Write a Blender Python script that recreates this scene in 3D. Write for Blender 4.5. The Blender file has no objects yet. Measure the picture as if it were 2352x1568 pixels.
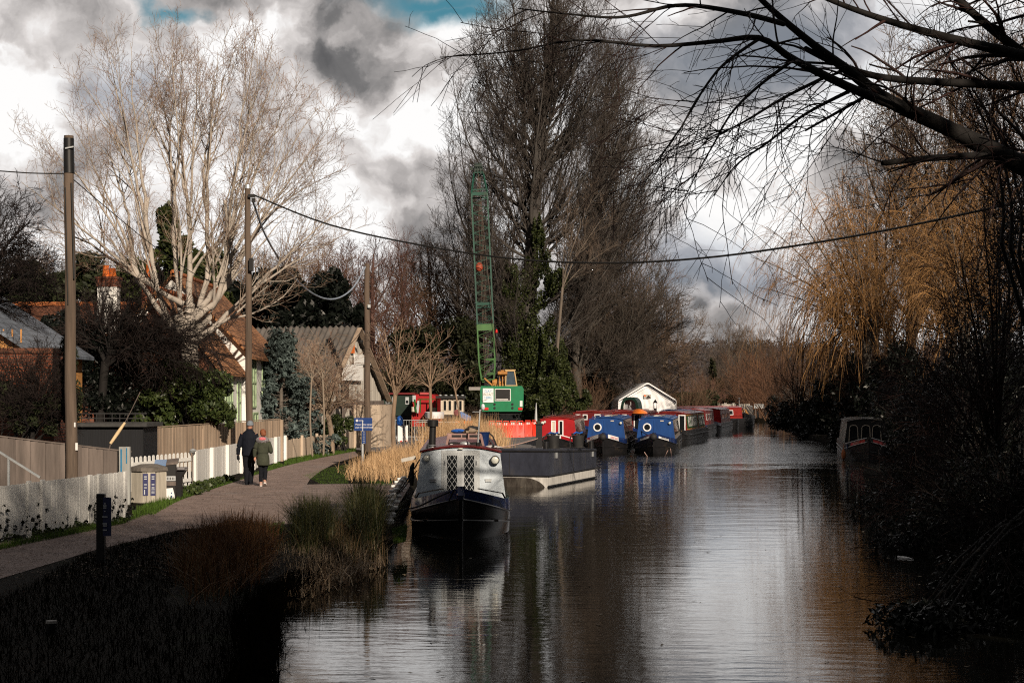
import bpy, math, random
import numpy as np
from mathutils import Vector, Matrix

R = math.radians
S = bpy.context.scene
COL = S.collection
random.seed(7)
rng = np.random.default_rng(11)

# ------------------------------------------------------------------ camera
F, U0, V0, H, GZ = 3800.0, 1176.0, 908.0, 2.8, 0.35
cam = bpy.data.cameras.new('camera')
cam.sensor_width = 36.0
cam.lens = 36.0 * F / 2352.0
cam.shift_y = (V0 - 784.0) / 2352.0
cam.clip_start, cam.clip_end = 0.2, 6000
co = bpy.data.objects.new('camera', cam)
co.location = (0, 0, H)
co.rotation_euler = (R(90), 0, 0)
COL.objects.link(co)
S.camera = co

def P(u, v, Y):
    return Vector(((u - U0) / F * Y, Y, H + (V0 - v) / F * Y))

def G(u, v, z=GZ):
    return P(u, v, F * (H - z) / (v - V0))

# ------------------------------------------------------------------ light
SUN_AZ, SUN_EL = R(159), R(25)          # azimuth clockwise from +Y
sd = Vector((math.sin(SUN_AZ) * math.cos(SUN_EL), math.cos(SUN_AZ) * math.cos(SUN_EL), math.sin(SUN_EL)))
sun = bpy.data.lights.new('sun', 'SUN')
sun.energy, sun.angle, sun.color = 5.0, R(0.5), (1.0, 0.84, 0.66)
so = bpy.data.objects.new('sun', sun)
so.rotation_euler = sd.to_track_quat('Z', 'Y').to_euler()
so.location = (30, -50, 40)
COL.objects.link(so)

w = bpy.data.worlds.new('World')
S.world = w
w.use_nodes = True
nt = w.node_tree
nt.nodes.clear()

def nd(tree, typ, ins=None, **kw):
    n = tree.nodes.new(typ)
    for k, v in kw.items():
        setattr(n, k, v)
    for k, v in (ins or {}).items():
        s = n.inputs[k]
        if hasattr(v, 'is_output') or isinstance(v, bpy.types.NodeSocket):
            tree.links.new(v, s)
        else:
            s.default_value = v
    return n

def M_(tree, op, a, b=0.0, c=None):
    ins = {0: a, 1: b}
    if c is not None:
        ins[2] = c
    return nd(tree, 'ShaderNodeMath', ins, operation=op).outputs[0]

def build_sky():
    t = nt
    gen = nd(t, 'ShaderNodeTexCoord').outputs['Generated']
    sx = nd(t, 'ShaderNodeSeparateXYZ', {0: gen})
    x, y, z = sx.outputs
    yy = M_(t, 'MAXIMUM', y, 0.12)
    px = M_(t, 'DIVIDE', x, yy)
    pz = M_(t, 'DIVIDE', z, yy)
    cv = nd(t, 'ShaderNodeCombineXYZ', {0: px, 1: pz, 2: 0.0}).outputs[0]
    n1 = nd(t, 'ShaderNodeTexNoise', {'Vector': cv, 'Scale': 12.0, 'Detail': 7.0, 'Roughness': 0.55})
    n2 = nd(t, 'ShaderNodeTexNoise', {'Vector': cv, 'Scale': 7.0, 'Detail': 7.0, 'Roughness': 0.5, 'Distortion': 0.5})
    off = nd(t, 'ShaderNodeVectorMath', {0: n1.outputs['Color'], 1: (0.5, 0.5, 0.5)}, operation='SUBTRACT').outputs[0]
    wv = nd(t, 'ShaderNodeVectorMath', {0: off, 1: (0.125, 0.105, 0.0), 2: cv}, operation='MULTIPLY_ADD').outputs[0]

    def blob(u, v, ru, rv):
        a = nd(t, 'ShaderNodeVectorMath', {0: wv, 1: ((u - U0) / F, (V0 - v) / F, 0)}, operation='SUBTRACT').outputs[0]
        b = nd(t, 'ShaderNodeVectorMath', {0: a, 1: (F / ru, F / rv, 0)}, operation='MULTIPLY').outputs[0]
        l = nd(t, 'ShaderNodeVectorMath', {0: b}, operation='LENGTH').outputs['Value']
        return nd(t, 'ShaderNodeMapRange', {0: l, 1: 0.1, 2: 1.3, 3: 1.0, 4: 0.0}, interpolation_type='SMOOTHSTEP').outputs[0]
    B = M_(t, 'MULTIPLY_ADD', n2.outputs['Fac'], 2.1, -0.29)
    def relief(scale, dx, dz, k, det=7.0):
        c2 = nd(t, 'ShaderNodeVectorMath', {0: wv, 1: (dx, dz, 0)}, operation='ADD').outputs[0]
        na = nd(t, 'ShaderNodeTexNoise', {'Vector': wv, 'Scale': scale, 'Detail': det, 'Roughness': 0.5}).outputs['Fac']
        nb2 = nd(t, 'ShaderNodeTexNoise', {'Vector': c2, 'Scale': scale, 'Detail': det, 'Roughness': 0.5}).outputs['Fac']
        return M_(t, 'MULTIPLY', M_(t, 'SUBTRACT', na, nb2), k)
    B = M_(t, 'ADD', B, relief(9.0, -0.012, 0.028, 3.0, 6.0))
    B = M_(t, 'ADD', B, relief(24.0, -0.004, 0.010, 0.8, 4.0))
    for (u, v, ru, rv, k) in [
            (815, 128, 105, 52, -0.62), (960, 150, 160, 90, -0.22), (905, 400, 170, 66, -0.38), (90, 62, 220, 75, -0.50), (240, 180, 260, 90, -0.22),
            (180, 140, 300, 80, -0.10), (270, 190, 170, 100, -0.16), (415, 60, 50, 130, -0.18),
            (590, 110, 230, 170, 0.36), (760, 240, 180, 110, 0.3), (500, 20, 240, 60, 0.3), (920, 280, 150, 90, 0.2), (60, 260, 140, 160, 0.22),
            (1000, 520, 320, 90, -0.10), (1600, 130, 420, 110, -0.18), (2050, 80, 520, 110, -0.14),
            (1720, 280, 330, 130, 0.42), (1950, 270, 300, 120, 0.30), (1640, 520, 330, 110, 0.16), (1620, 640, 260, 60, -0.3), (1600, 705, 200, 28, 0.25),
            (1150, 60, 120, 80, 0.2), (2250, 250, 220, 160, 0.2)]:
        B = M_(t, 'MULTIPLY_ADD', blob(u, v, ru, rv), k, B)
    B = M_(t, 'MAXIMUM', B, M_(t, 'MULTIPLY_ADD', B, 0.35, 0.12))
    cr = nd(t, 'ShaderNodeValToRGB', {0: B})
    e = cr.color_ramp.elements
    e[0].position, e[0].color = 0.0, (0.085, 0.085, 0.09, 1)
    e[1].position, e[1].color = 1.0, (1.0, 0.99, 0.98, 1)
    for p_, c_ in ((0.2, (0.19, 0.185, 0.185, 1)), (0.48, (0.42, 0.395, 0.385, 1)), (0.78, (0.74, 0.70, 0.68, 1))):
        q = e.new(p_)
        q.color = c_
    # bluish gaps inside the clouds and the lilac-grey right part
    m1 = M_(t, 'MAXIMUM', blob(300, 160, 170, 90), blob(1640, 630, 300, 95))
    m2 = M_(t, 'MAXIMUM', M_(t, 'MULTIPLY', blob(1850, 110, 620, 150), 0.6), M_(t, 'MULTIPLY', m1, 0.75))
    tint = nd(t, 'ShaderNodeMix', {0: m2, 6: cr.outputs[0], 7: (0.33, 0.385, 0.47, 1)}, data_type='RGBA')
    tint2 = nd(t, 'ShaderNodeMix', {0: 0.72, 6: cr.outputs[0], 7: tint.outputs[2]}, data_type='RGBA')
    # sky dimmed overhead and behind the viewer to lower the ambient light
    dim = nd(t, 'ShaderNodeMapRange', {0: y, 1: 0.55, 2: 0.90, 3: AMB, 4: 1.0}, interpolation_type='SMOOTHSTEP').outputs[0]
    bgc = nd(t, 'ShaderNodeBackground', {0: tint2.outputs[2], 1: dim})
    sk = nd(t, 'ShaderNodeTexSky', sky_type='NISHITA', sun_disc=False, sun_elevation=SUN_EL, sun_rotation=SUN_AZ)
    teal = nd(t, 'ShaderNodeMix', {0: 1.0, 6: sk.outputs[0], 7: (0.42, 0.92, 0.88, 1)}, data_type='RGBA', blend_type='MULTIPLY').outputs[2]
    bgs = nd(t, 'ShaderNodeBackground', {0: teal, 1: 0.06})
    hole = M_(t, 'MAXIMUM', blob(1045, 5, 130, 62), M_(t, 'MAXIMUM', blob(1010, -30, 190, 60), M_(t, 'MULTIPLY', blob(385, -2, 60, 34), 0.9)))
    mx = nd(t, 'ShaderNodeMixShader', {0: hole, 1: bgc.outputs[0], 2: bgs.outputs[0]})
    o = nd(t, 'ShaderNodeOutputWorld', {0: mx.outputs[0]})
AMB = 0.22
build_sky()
w.cycles.sampling_method = 'MANUAL'
w.cycles.sample_map_resolution = 512

S.view_settings.view_transform = 'Standard'
S.view_settings.look = 'None'
S.view_settings.exposure = 0.0
S.view_settings.gamma = 1.0
cy = S.cycles
cy.max_bounces, cy.diffuse_bounces, cy.glossy_bounces, cy.transmission_bounces, cy.transparent_max_bounces = 4, 2, 3, 3, 4
cy.caustics_reflective = cy.caustics_refractive = False
cy.use_denoising = False
cy.pixel_filter_type, cy.filter_width = 'BLACKMAN_HARRIS', 1.15
cy.sample_clamp_indirect = 4.0

# ------------------------------------------------------------------ materials
def mat(name, col, rough=0.7, metal=0.0, var=0.25, scale=6.0, bump=0.0, bscale=None, spec=0.4, stretch=(1, 1, 1), dirt=None, tinted=False, island=None, detail=5.0, coat=0.0):
    m = bpy.data.materials.new(name)
    m.use_nodes = True
    t = m.node_tree
    b = t.nodes['Principled BSDF']
    oc = nd(t, 'ShaderNodeTexCoord').outputs['Object']
    mp = nd(t, 'ShaderNodeMapping', {0: oc, 3: stretch}).outputs[0]
    nz = nd(t, 'ShaderNodeTexNoise', {'Vector': mp, 'Scale': scale, 'Detail': detail, 'Roughness': 0.65}).outputs['Fac']
    f = nd(t, 'ShaderNodeMapRange', {0: nz, 1: 0.28, 2: 0.72, 3: 1.0 - var, 4: 1.0 + var}).outputs[0]
    base = nd(t, 'ShaderNodeRGB').outputs[0]
    base.default_value = (*col, 1)
    if island:
        g = nd(t, 'ShaderNodeNewGeometry').outputs['Random Per Island']
        base = nd(t, 'ShaderNodeMix', {0: g, 6: (*col, 1), 7: (*island, 1)}, data_type='RGBA').outputs[2]
    if tinted:
        oi = nd(t, 'ShaderNodeObjectInfo').outputs['Color']
        base = nd(t, 'ShaderNodeMix', {0: 1.0, 6: base, 7: oi}, data_type='RGBA', blend_type='MULTIPLY').outputs[2]
    c = nd(t, 'ShaderNodeVectorMath', {0: base, 3: f}, operation='SCALE').outputs[0]
    if dirt:
        n2 = nd(t, 'ShaderNodeTexNoise', {'Vector': mp, 'Scale': scale * 0.37, 'Detail': 7.0, 'Roughness': 0.75}).outputs['Fac']
        k = nd(t, 'ShaderNodeMapRange', {0: n2, 1: dirt[1], 2: dirt[1] + 0.16, 3: 0.0, 4: dirt[2]}).outputs[0]
        c = nd(t, 'ShaderNodeMix', {0: k, 6: c, 7: (*dirt[0], 1)}, data_type='RGBA').outputs[2]
    t.links.new(c, b.inputs['Base Color'])
    b.inputs['Roughness'].default_value = rough
    b.inputs['Metallic'].default_value = metal
    b.inputs['Specular IOR Level'].default_value = spec
    b.inputs['Coat Weight'].default_value = coat
    if bump:
        nb = nd(t, 'ShaderNodeTexNoise', {'Vector': mp, 'Scale': bscale or scale * 3, 'Detail': 6.0, 'Roughness': 0.7}).outputs['Fac']
        bp = nd(t, 'ShaderNodeBump', {'Strength': bump, 'Distance': 0.03, 'Height': nb})
        t.links.new(bp.outputs[0], b.inputs['Normal'])
    return m

def brick_mat(name, c1, c2, mortar, bw=0.23, bh=0.075, rough=0.85, rot=(R(90), 0, 0), msize=0.012, off=0.5, dirt=None):
    m = bpy.data.materials.new(name)
    m.use_nodes = True
    t = m.node_tree
    b = t.nodes['Principled BSDF']
    oc = nd(t, 'ShaderNodeTexCoord').outputs['Object']
    s_ = nd(t, 'ShaderNodeSeparateXYZ', {0: oc})
    h = M_(t, 'ADD', s_.outputs[0], M_(t, 'MULTIPLY', s_.outputs[1], 0.97))
    cv = nd(t, 'ShaderNodeCombineXYZ', {0: h, 1: s_.outputs[2], 2: 0.0}).outputs[0]
    br = nd(t, 'ShaderNodeTexBrick', {'Vector': cv, 'Color1': (*c1, 1), 'Color2': (*c2, 1), 'Mortar': (*mortar, 1), 'Scale': 1.0,
                                      'Mortar Size': msize, 'Brick Width': bw, 'Row Height': bh, 'Bias': 0.0}, offset=off)
    nz = nd(t, 'ShaderNodeTexNoise', {'Vector': oc, 'Scale': 1.6, 'Detail': 8.0, 'Roughness': 0.7}).outputs['Fac']
    f = nd(t, 'ShaderNodeMapRange', {0: nz, 1: 0.3, 2: 0.7, 3: 0.5, 4: 1.35}).outputs[0]
    c = nd(t, 'ShaderNodeVectorMath', {0: br.outputs[0], 3: f}, operation='SCALE').outputs[0]
    t.links.new(c, b.inputs['Base Color'])
    bp = nd(t, 'ShaderNodeBump', {'Strength': 0.6, 'Distance': 0.02, 'Height': br.outputs['Fac']}, invert=True)
    t.links.new(bp.outputs[0], b.inputs['Normal'])
    b.inputs['Roughness'].default_value = rough
    return m

M = {}
M['bark_pale'] = mat('bark_pale', (0.36, 0.32, 0.28), 0.8, var=0.35, scale=2.5, bump=0.4, stretch=(1, 1, 0.4))
M['twig_red'] = mat('twig_red', (0.20, 0.10, 0.065), 0.8, var=0.35, scale=0.5, island=(0.36, 0.28, 0.21))
M['bark'] = mat('bark', (0.125, 0.108, 0.092), 0.85, var=0.4, scale=3.0, bump=0.4, stretch=(1, 1, 0.35), tinted=True)
M['twig'] = mat('twig', (0.085, 0.064, 0.050), 0.85, var=0.35, scale=0.4, tinted=True, island=(0.165, 0.130, 0.105))
M['branch_mid'] = mat('branch_mid', (0.24, 0.185, 0.145), 0.8, var=0.35, scale=0.7, island=(0.32, 0.27, 0.22))
M['willow'] = mat('willow', (0.40, 0.22, 0.08), 0.65, var=0.4, scale=0.5, island=(0.19, 0.10, 0.04))
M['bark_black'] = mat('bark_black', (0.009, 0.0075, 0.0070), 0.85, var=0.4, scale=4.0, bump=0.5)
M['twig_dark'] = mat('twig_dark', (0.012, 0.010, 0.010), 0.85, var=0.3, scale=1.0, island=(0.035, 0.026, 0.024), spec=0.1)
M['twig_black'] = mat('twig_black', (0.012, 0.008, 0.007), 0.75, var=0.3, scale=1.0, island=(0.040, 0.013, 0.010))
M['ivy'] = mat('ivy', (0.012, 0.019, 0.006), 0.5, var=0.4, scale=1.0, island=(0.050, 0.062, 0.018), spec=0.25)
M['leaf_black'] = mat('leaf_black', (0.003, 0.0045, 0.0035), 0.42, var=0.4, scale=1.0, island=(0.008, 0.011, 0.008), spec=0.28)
M['leaf_dark'] = mat('leaf_dark', (0.012, 0.017, 0.008), 0.6, var=0.4, scale=1.0, island=(0.035, 0.042, 0.018), spec=0.2, tinted=True)
M['laurel'] = mat('laurel', (0.018, 0.031, 0.009), 0.4, var=0.4, scale=1.0, island=(0.066, 0.090, 0.026), spec=0.4)
M['spruce'] = mat('spruce', (0.045, 0.065, 0.062), 0.7, var=0.4, scale=2.0, island=(0.13, 0.17, 0.165), spec=0.2)
M['reed_tan'] = mat('reed_tan', (0.62, 0.43, 0.25), 0.7, var=0.3, scale=1.0, island=(0.36, 0.22, 0.11), spec=0.15)
M['reed_brown'] = mat('reed_brown', (0.16, 0.075, 0.030), 0.7, var=0.3, scale=1.0, island=(0.07, 0.035, 0.018), spec=0.15)
M['reed_pale'] = mat('reed_pale', (0.42, 0.34, 0.25), 0.7, var=0.3, scale=1.0, island=(0.16, 0.10, 0.06), spec=0.15)
M['sedge'] = mat('sedge', (0.018, 0.032, 0.008), 0.5, var=0.3, scale=1.0, island=(0.085, 0.075, 0.03), spec=0.25)
M['grass'] = mat('grass', (0.075, 0.14, 0.018), 0.65, var=0.3, scale=1.0, island=(0.035, 0.06, 0.012), spec=0.15)
M['white_wood'] = mat('white_wood', (0.80, 0.80, 0.78), 0.55, island=(0.72, 0.73, 0.72), var=0.06, scale=5.0, bump=0.15, stretch=(1, 1, 0.15), dirt=((0.33, 0.36, 0.27), 0.60, 0.5))
M['wood_tan'] = mat('wood_tan', (0.40, 0.31, 0.235), 0.8, island=(0.29, 0.22, 0.165), var=0.3, scale=5.0, bump=0.4, stretch=(1, 1, 0.1))
M['wood_pale'] = mat('wood_pale', (0.56, 0.46, 0.36), 0.8, island=(0.44, 0.355, 0.275), var=0.25, scale=5.0, bump=0.4, stretch=(1, 1, 0.1))
M['wood_grey'] = mat('wood_grey', (0.17, 0.14, 0.125), 0.85, island=(0.115, 0.095, 0.085), var=0.4, scale=5.0, bump=0.5, stretch=(1, 1, 0.1))
M['wood_white'] = mat('wood_white', (0.56, 0.535, 0.49), 0.8, island=(0.46, 0.435, 0.395), var=0.25, scale=4.0, bump=0.4, stretch=(1, 1, 0.08), dirt=((0.25, 0.23, 0.20), 0.56, 0.7))
M['pole'] = mat('pole', (0.125, 0.092, 0.070), 0.85, var=0.5, scale=5.0, bump=0.5, stretch=(1, 1, 0.06), dirt=((0.035, 0.028, 0.022), 0.50, 0.85))
M['brick'] = brick_mat('brick', (0.28, 0.075, 0.032), (0.17, 0.05, 0.026), (0.12, 0.08, 0.06))
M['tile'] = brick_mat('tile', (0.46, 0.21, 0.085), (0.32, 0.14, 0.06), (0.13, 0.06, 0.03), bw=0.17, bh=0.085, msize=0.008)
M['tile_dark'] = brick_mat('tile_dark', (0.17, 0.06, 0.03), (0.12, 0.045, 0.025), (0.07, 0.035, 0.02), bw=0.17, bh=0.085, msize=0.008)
M['slate'] = brick_mat('slate', (0.17, 0.20, 0.25), (0.13, 0.15, 0.19), (0.07, 0.08, 0.09), bw=0.3, bh=0.16, msize=0.008, rough=0.5)
M['render'] = mat('render', (0.83, 0.83, 0.81), 0.8, var=0.06, scale=2.0, bump=0.2, bscale=20)
M['orange_wood'] = mat('orange_wood', (0.55, 0.27, 0.09), 0.7, var=0.25, scale=4.0, bump=0.3, stretch=(3, 3, 0.1))
M['green_frame'] = mat('green_frame', (0.40, 0.54, 0.33), 0.6, var=0.1)
M['glass'] = mat('glass', (0.012, 0.014, 0.016), 0.06, var=0.1, spec=0.6)
M['asbestos'] = mat('asbestos', (0.105, 0.095, 0.088), 0.9, var=0.45, scale=1.6, bump=0.4, dirt=((0.045, 0.04, 0.032), 0.54, 0.9))
M['black'] = mat('black', (0.012, 0.012, 0.013), 0.45, var=0.2)
M['black_gloss'] = mat('black_gloss', (0.009, 0.009, 0.010), 0.22, var=0.2, spec=0.5, bump=0.03, bscale=3)
M['rubber'] = mat('rubber', (0.02, 0.02, 0.021), 0.7, var=0.3, dirt=((0.07, 0.065, 0.06), 0.56, 0.6))
M['hull_black'] = mat('hull_black', (0.014, 0.014, 0.016), 0.38, var=0.35, scale=2.0, bump=0.1, dirt=((0.065, 0.052, 0.042), 0.55, 0.6), stretch=(1, 1, 2.2), detail=9.0)
M['steel'] = mat('steel', (0.42, 0.44, 0.46), 0.4, 0.7, var=0.15)
M['galv'] = mat('galv', (0.50, 0.53, 0.55), 0.45, 0.5, var=0.15)
M['white'] = mat('white', (0.80, 0.80, 0.79), 0.5, var=0.05)
M['white_clean'] = mat('white_clean', (0.84, 0.85, 0.87), 0.45, var=0.03)
M['cream'] = mat('cream', (0.60, 0.52, 0.42), 0.6, var=0.12)
M['grey_paint'] = mat('grey_paint', (0.60, 0.68, 0.76), 0.5, var=0.05, scale=14.0, bump=0.05, bscale=60)
M['grey_trim'] = mat('grey_trim', (0.52, 0.55, 0.57), 0.5, var=0.05)
M['maroon'] = mat('maroon', (0.13, 0.011, 0.013), 0.35, var=0.2, spec=0.5)
M['maroon_side'] = mat('maroon_side', (0.23, 0.022, 0.018), 0.3, var=0.3, spec=0.5)
M['red'] = mat('red', (0.36, 0.010, 0.014), 0.38, var=0.2, scale=3, spec=0.4)
M['blue'] = mat('blue', (0.006, 0.050, 0.205), 0.42, var=0.25, scale=4, spec=0.4, stretch=(1, 1, .3), dirt=((0.02, 0.05, 0.13), 0.56, 0.6))
M['navy'] = mat('navy', (0.010, 0.028, 0.12), 0.18, var=0.2, spec=0.6, coat=0.4)
M['navy_sign'] = mat('navy_sign', (0.006, 0.040, 0.185), 0.45, var=0.08)
M['boat_side'] = mat('boat_side', (0.33, 0.29, 0.27), 0.22, var=0.35, scale=5.0, stretch=(3, 3, 0.3), spec=0.6)  # grey of the reflected sky painted into the side colour
M['boat_green'] = mat('boat_green', (0.018, 0.10, 0.022), 0.25, var=0.2, spec=0.5)
M['boat_red_trim'] = mat('boat_red_trim', (0.28, 0.035, 0.012), 0.3, var=0.2, spec=0.5)
M['gold'] = mat('gold', (0.55, 0.36, 0.10), 0.4, var=0.1)
M['crane_green'] = mat('crane_green', (0.006, 0.185, 0.075), 0.45, var=0.18, scale=2.5, dirt=((0.055, 0.06, 0.03), 0.57, 0.55), detail=9.0)
M['boom_green'] = mat('boom_green', (0.007, 0.062, 0.043), 0.55, var=0.35, scale=2.0, dirt=((0.07, 0.045, 0.025), 0.56, 0.6), detail=9.0)
M['boom_green_light'] = mat('boom_green_light', (0.038, 0.125, 0.026), 0.55, var=0.3, scale=2.0)
M['crane_orange'] = mat('crane_orange', (0.42, 0.19, 0.045), 0.55, var=0.3)
M['crane_cream'] = mat('crane_cream', (0.52, 0.36, 0.17), 0.55, var=0.2)
M['rust'] = mat('rust', (0.22, 0.17, 0.125), 0.85, var=0.4, scale=4.0, bump=0.4)
M['red_plastic'] = mat('red_plastic', (0.80, 0.055, 0.030), 0.42, var=0.15)
M['orange_plastic'] = mat('orange_plastic', (0.85, 0.20, 0.02), 0.45, var=0.1)
M['lamp_red'] = mat('lamp_red', (0.65, 0.03, 0.03), 0.3, var=0.1)
M['ridge_tile'] = mat('ridge_tile', (0.46, 0.15, 0.05), 0.8, var=0.3, scale=5)
M['terracotta'] = mat('terracotta', (0.72, 0.17, 0.03), 0.75, var=0.2)
M['paint_blue'] = mat('paint_blue', (0.02, 0.17, 0.33), 0.6, var=0.3)
M['sky_blue'] = mat('sky_blue', (0.03, 0.32, 0.62), 0.5, var=0.05)
M['olive'] = mat('olive', (0.10, 0.12, 0.04), 0.5, var=0.05)
M['tarp_white'] = mat('tarp_white', (0.82, 0.83, 0.86), 0.5, var=0.05, scale=1.2, bump=0.5, bscale=2.2)
M['tarp_green'] = mat('tarp_green', (0.006, 0.03, 0.02), 0.45, var=0.2, bump=0.2)
M['tarp_blue'] = mat('tarp_blue', (0.12, 0.20, 0.42), 0.5, var=0.3, bump=0.4)
M['tarp_grey'] = mat('tarp_grey', (0.16, 0.15, 0.15), 0.4, var=0.4, scale=3, bump=0.3)
M['blue_plastic'] = mat('blue_plastic', (0.015, 0.10, 0.42), 0.4, var=0.15)
M['barge'] = mat('barge', (0.034, 0.038, 0.056), 0.38, var=0.45, scale=2.2, bump=0.15, bscale=8, stretch=(1, 1, 0.5), dirt=((0.085, 0.08, 0.078), 0.53, 0.65), detail=9.0)
M['barge_white'] = mat('barge_white', (0.56, 0.55, 0.53), 0.7, var=0.35, scale=4.0, stretch=(1, 1, 0.25), dirt=((0.10, 0.09, 0.08), 0.52, 0.8), detail=9.0)
M['concrete'] = mat('concrete', (0.30, 0.285, 0.27), 0.9, var=0.2, scale=3.0, bump=0.3)
M['fabric_black'] = mat('fabric_black', (0.008, 0.009, 0.013), 0.8, var=0.25, scale=20.0, bump=0.3, bscale=40, spec=0.15)
M['fabric_navy'] = mat('fabric_navy', (0.007, 0.009, 0.016), 0.75, var=0.25, scale=12.0, bump=0.25, bscale=25, spec=0.15)
M['fabric_olive'] = mat('fabric_olive', (0.052, 0.058, 0.042), 0.85, var=0.25, scale=10.0, bump=0.35, bscale=25, spec=0.1)
M['fabric_grey'] = mat('fabric_grey', (0.19, 0.22, 0.26), 0.9, var=0.3, scale=20.0, bump=0.4, spec=0.1)
M['fur'] = mat('fur', (0.33, 0.31, 0.33), 0.95, var=0.4, scale=30.0, bump=0.6, bscale=60, spec=0.05)
M['pink'] = mat('pink', (0.62, 0.16, 0.19), 0.9, var=0.2, scale=20.0, bump=0.3)
M['hair'] = mat('hair', (0.21, 0.07, 0.03), 0.6, var=0.4, scale=25.0, bump=0.4, bscale=50)
M['skin'] = mat('skin', (0.52, 0.26, 0.18), 0.6, var=0.1)
M['shoe'] = mat('shoe', (0.55, 0.38, 0.32), 0.7, var=0.1)
M['curtain'] = mat('curtain', (0.20, 0.13, 0.13), 0.9, var=0.3, scale=10.0, stretch=(4, 4, 0.2))
M['rope'] = mat('rope', (0.010, 0.010, 0.012), 0.9, var=0.3)
M['rope_pale'] = mat('rope_pale', (0.62, 0.42, 0.36), 0.9, var=0.3)
M['cable'] = mat('cable', (0.012, 0.012, 0.012), 0.6, var=0.1)
M['cable_blue'] = mat('cable_blue', (0.25, 0.30, 0.38), 0.5, var=0.1)
M['lens'] = mat('lens', (0.70, 0.72, 0.66), 0.15, var=0.1, spec=0.7)

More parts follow.
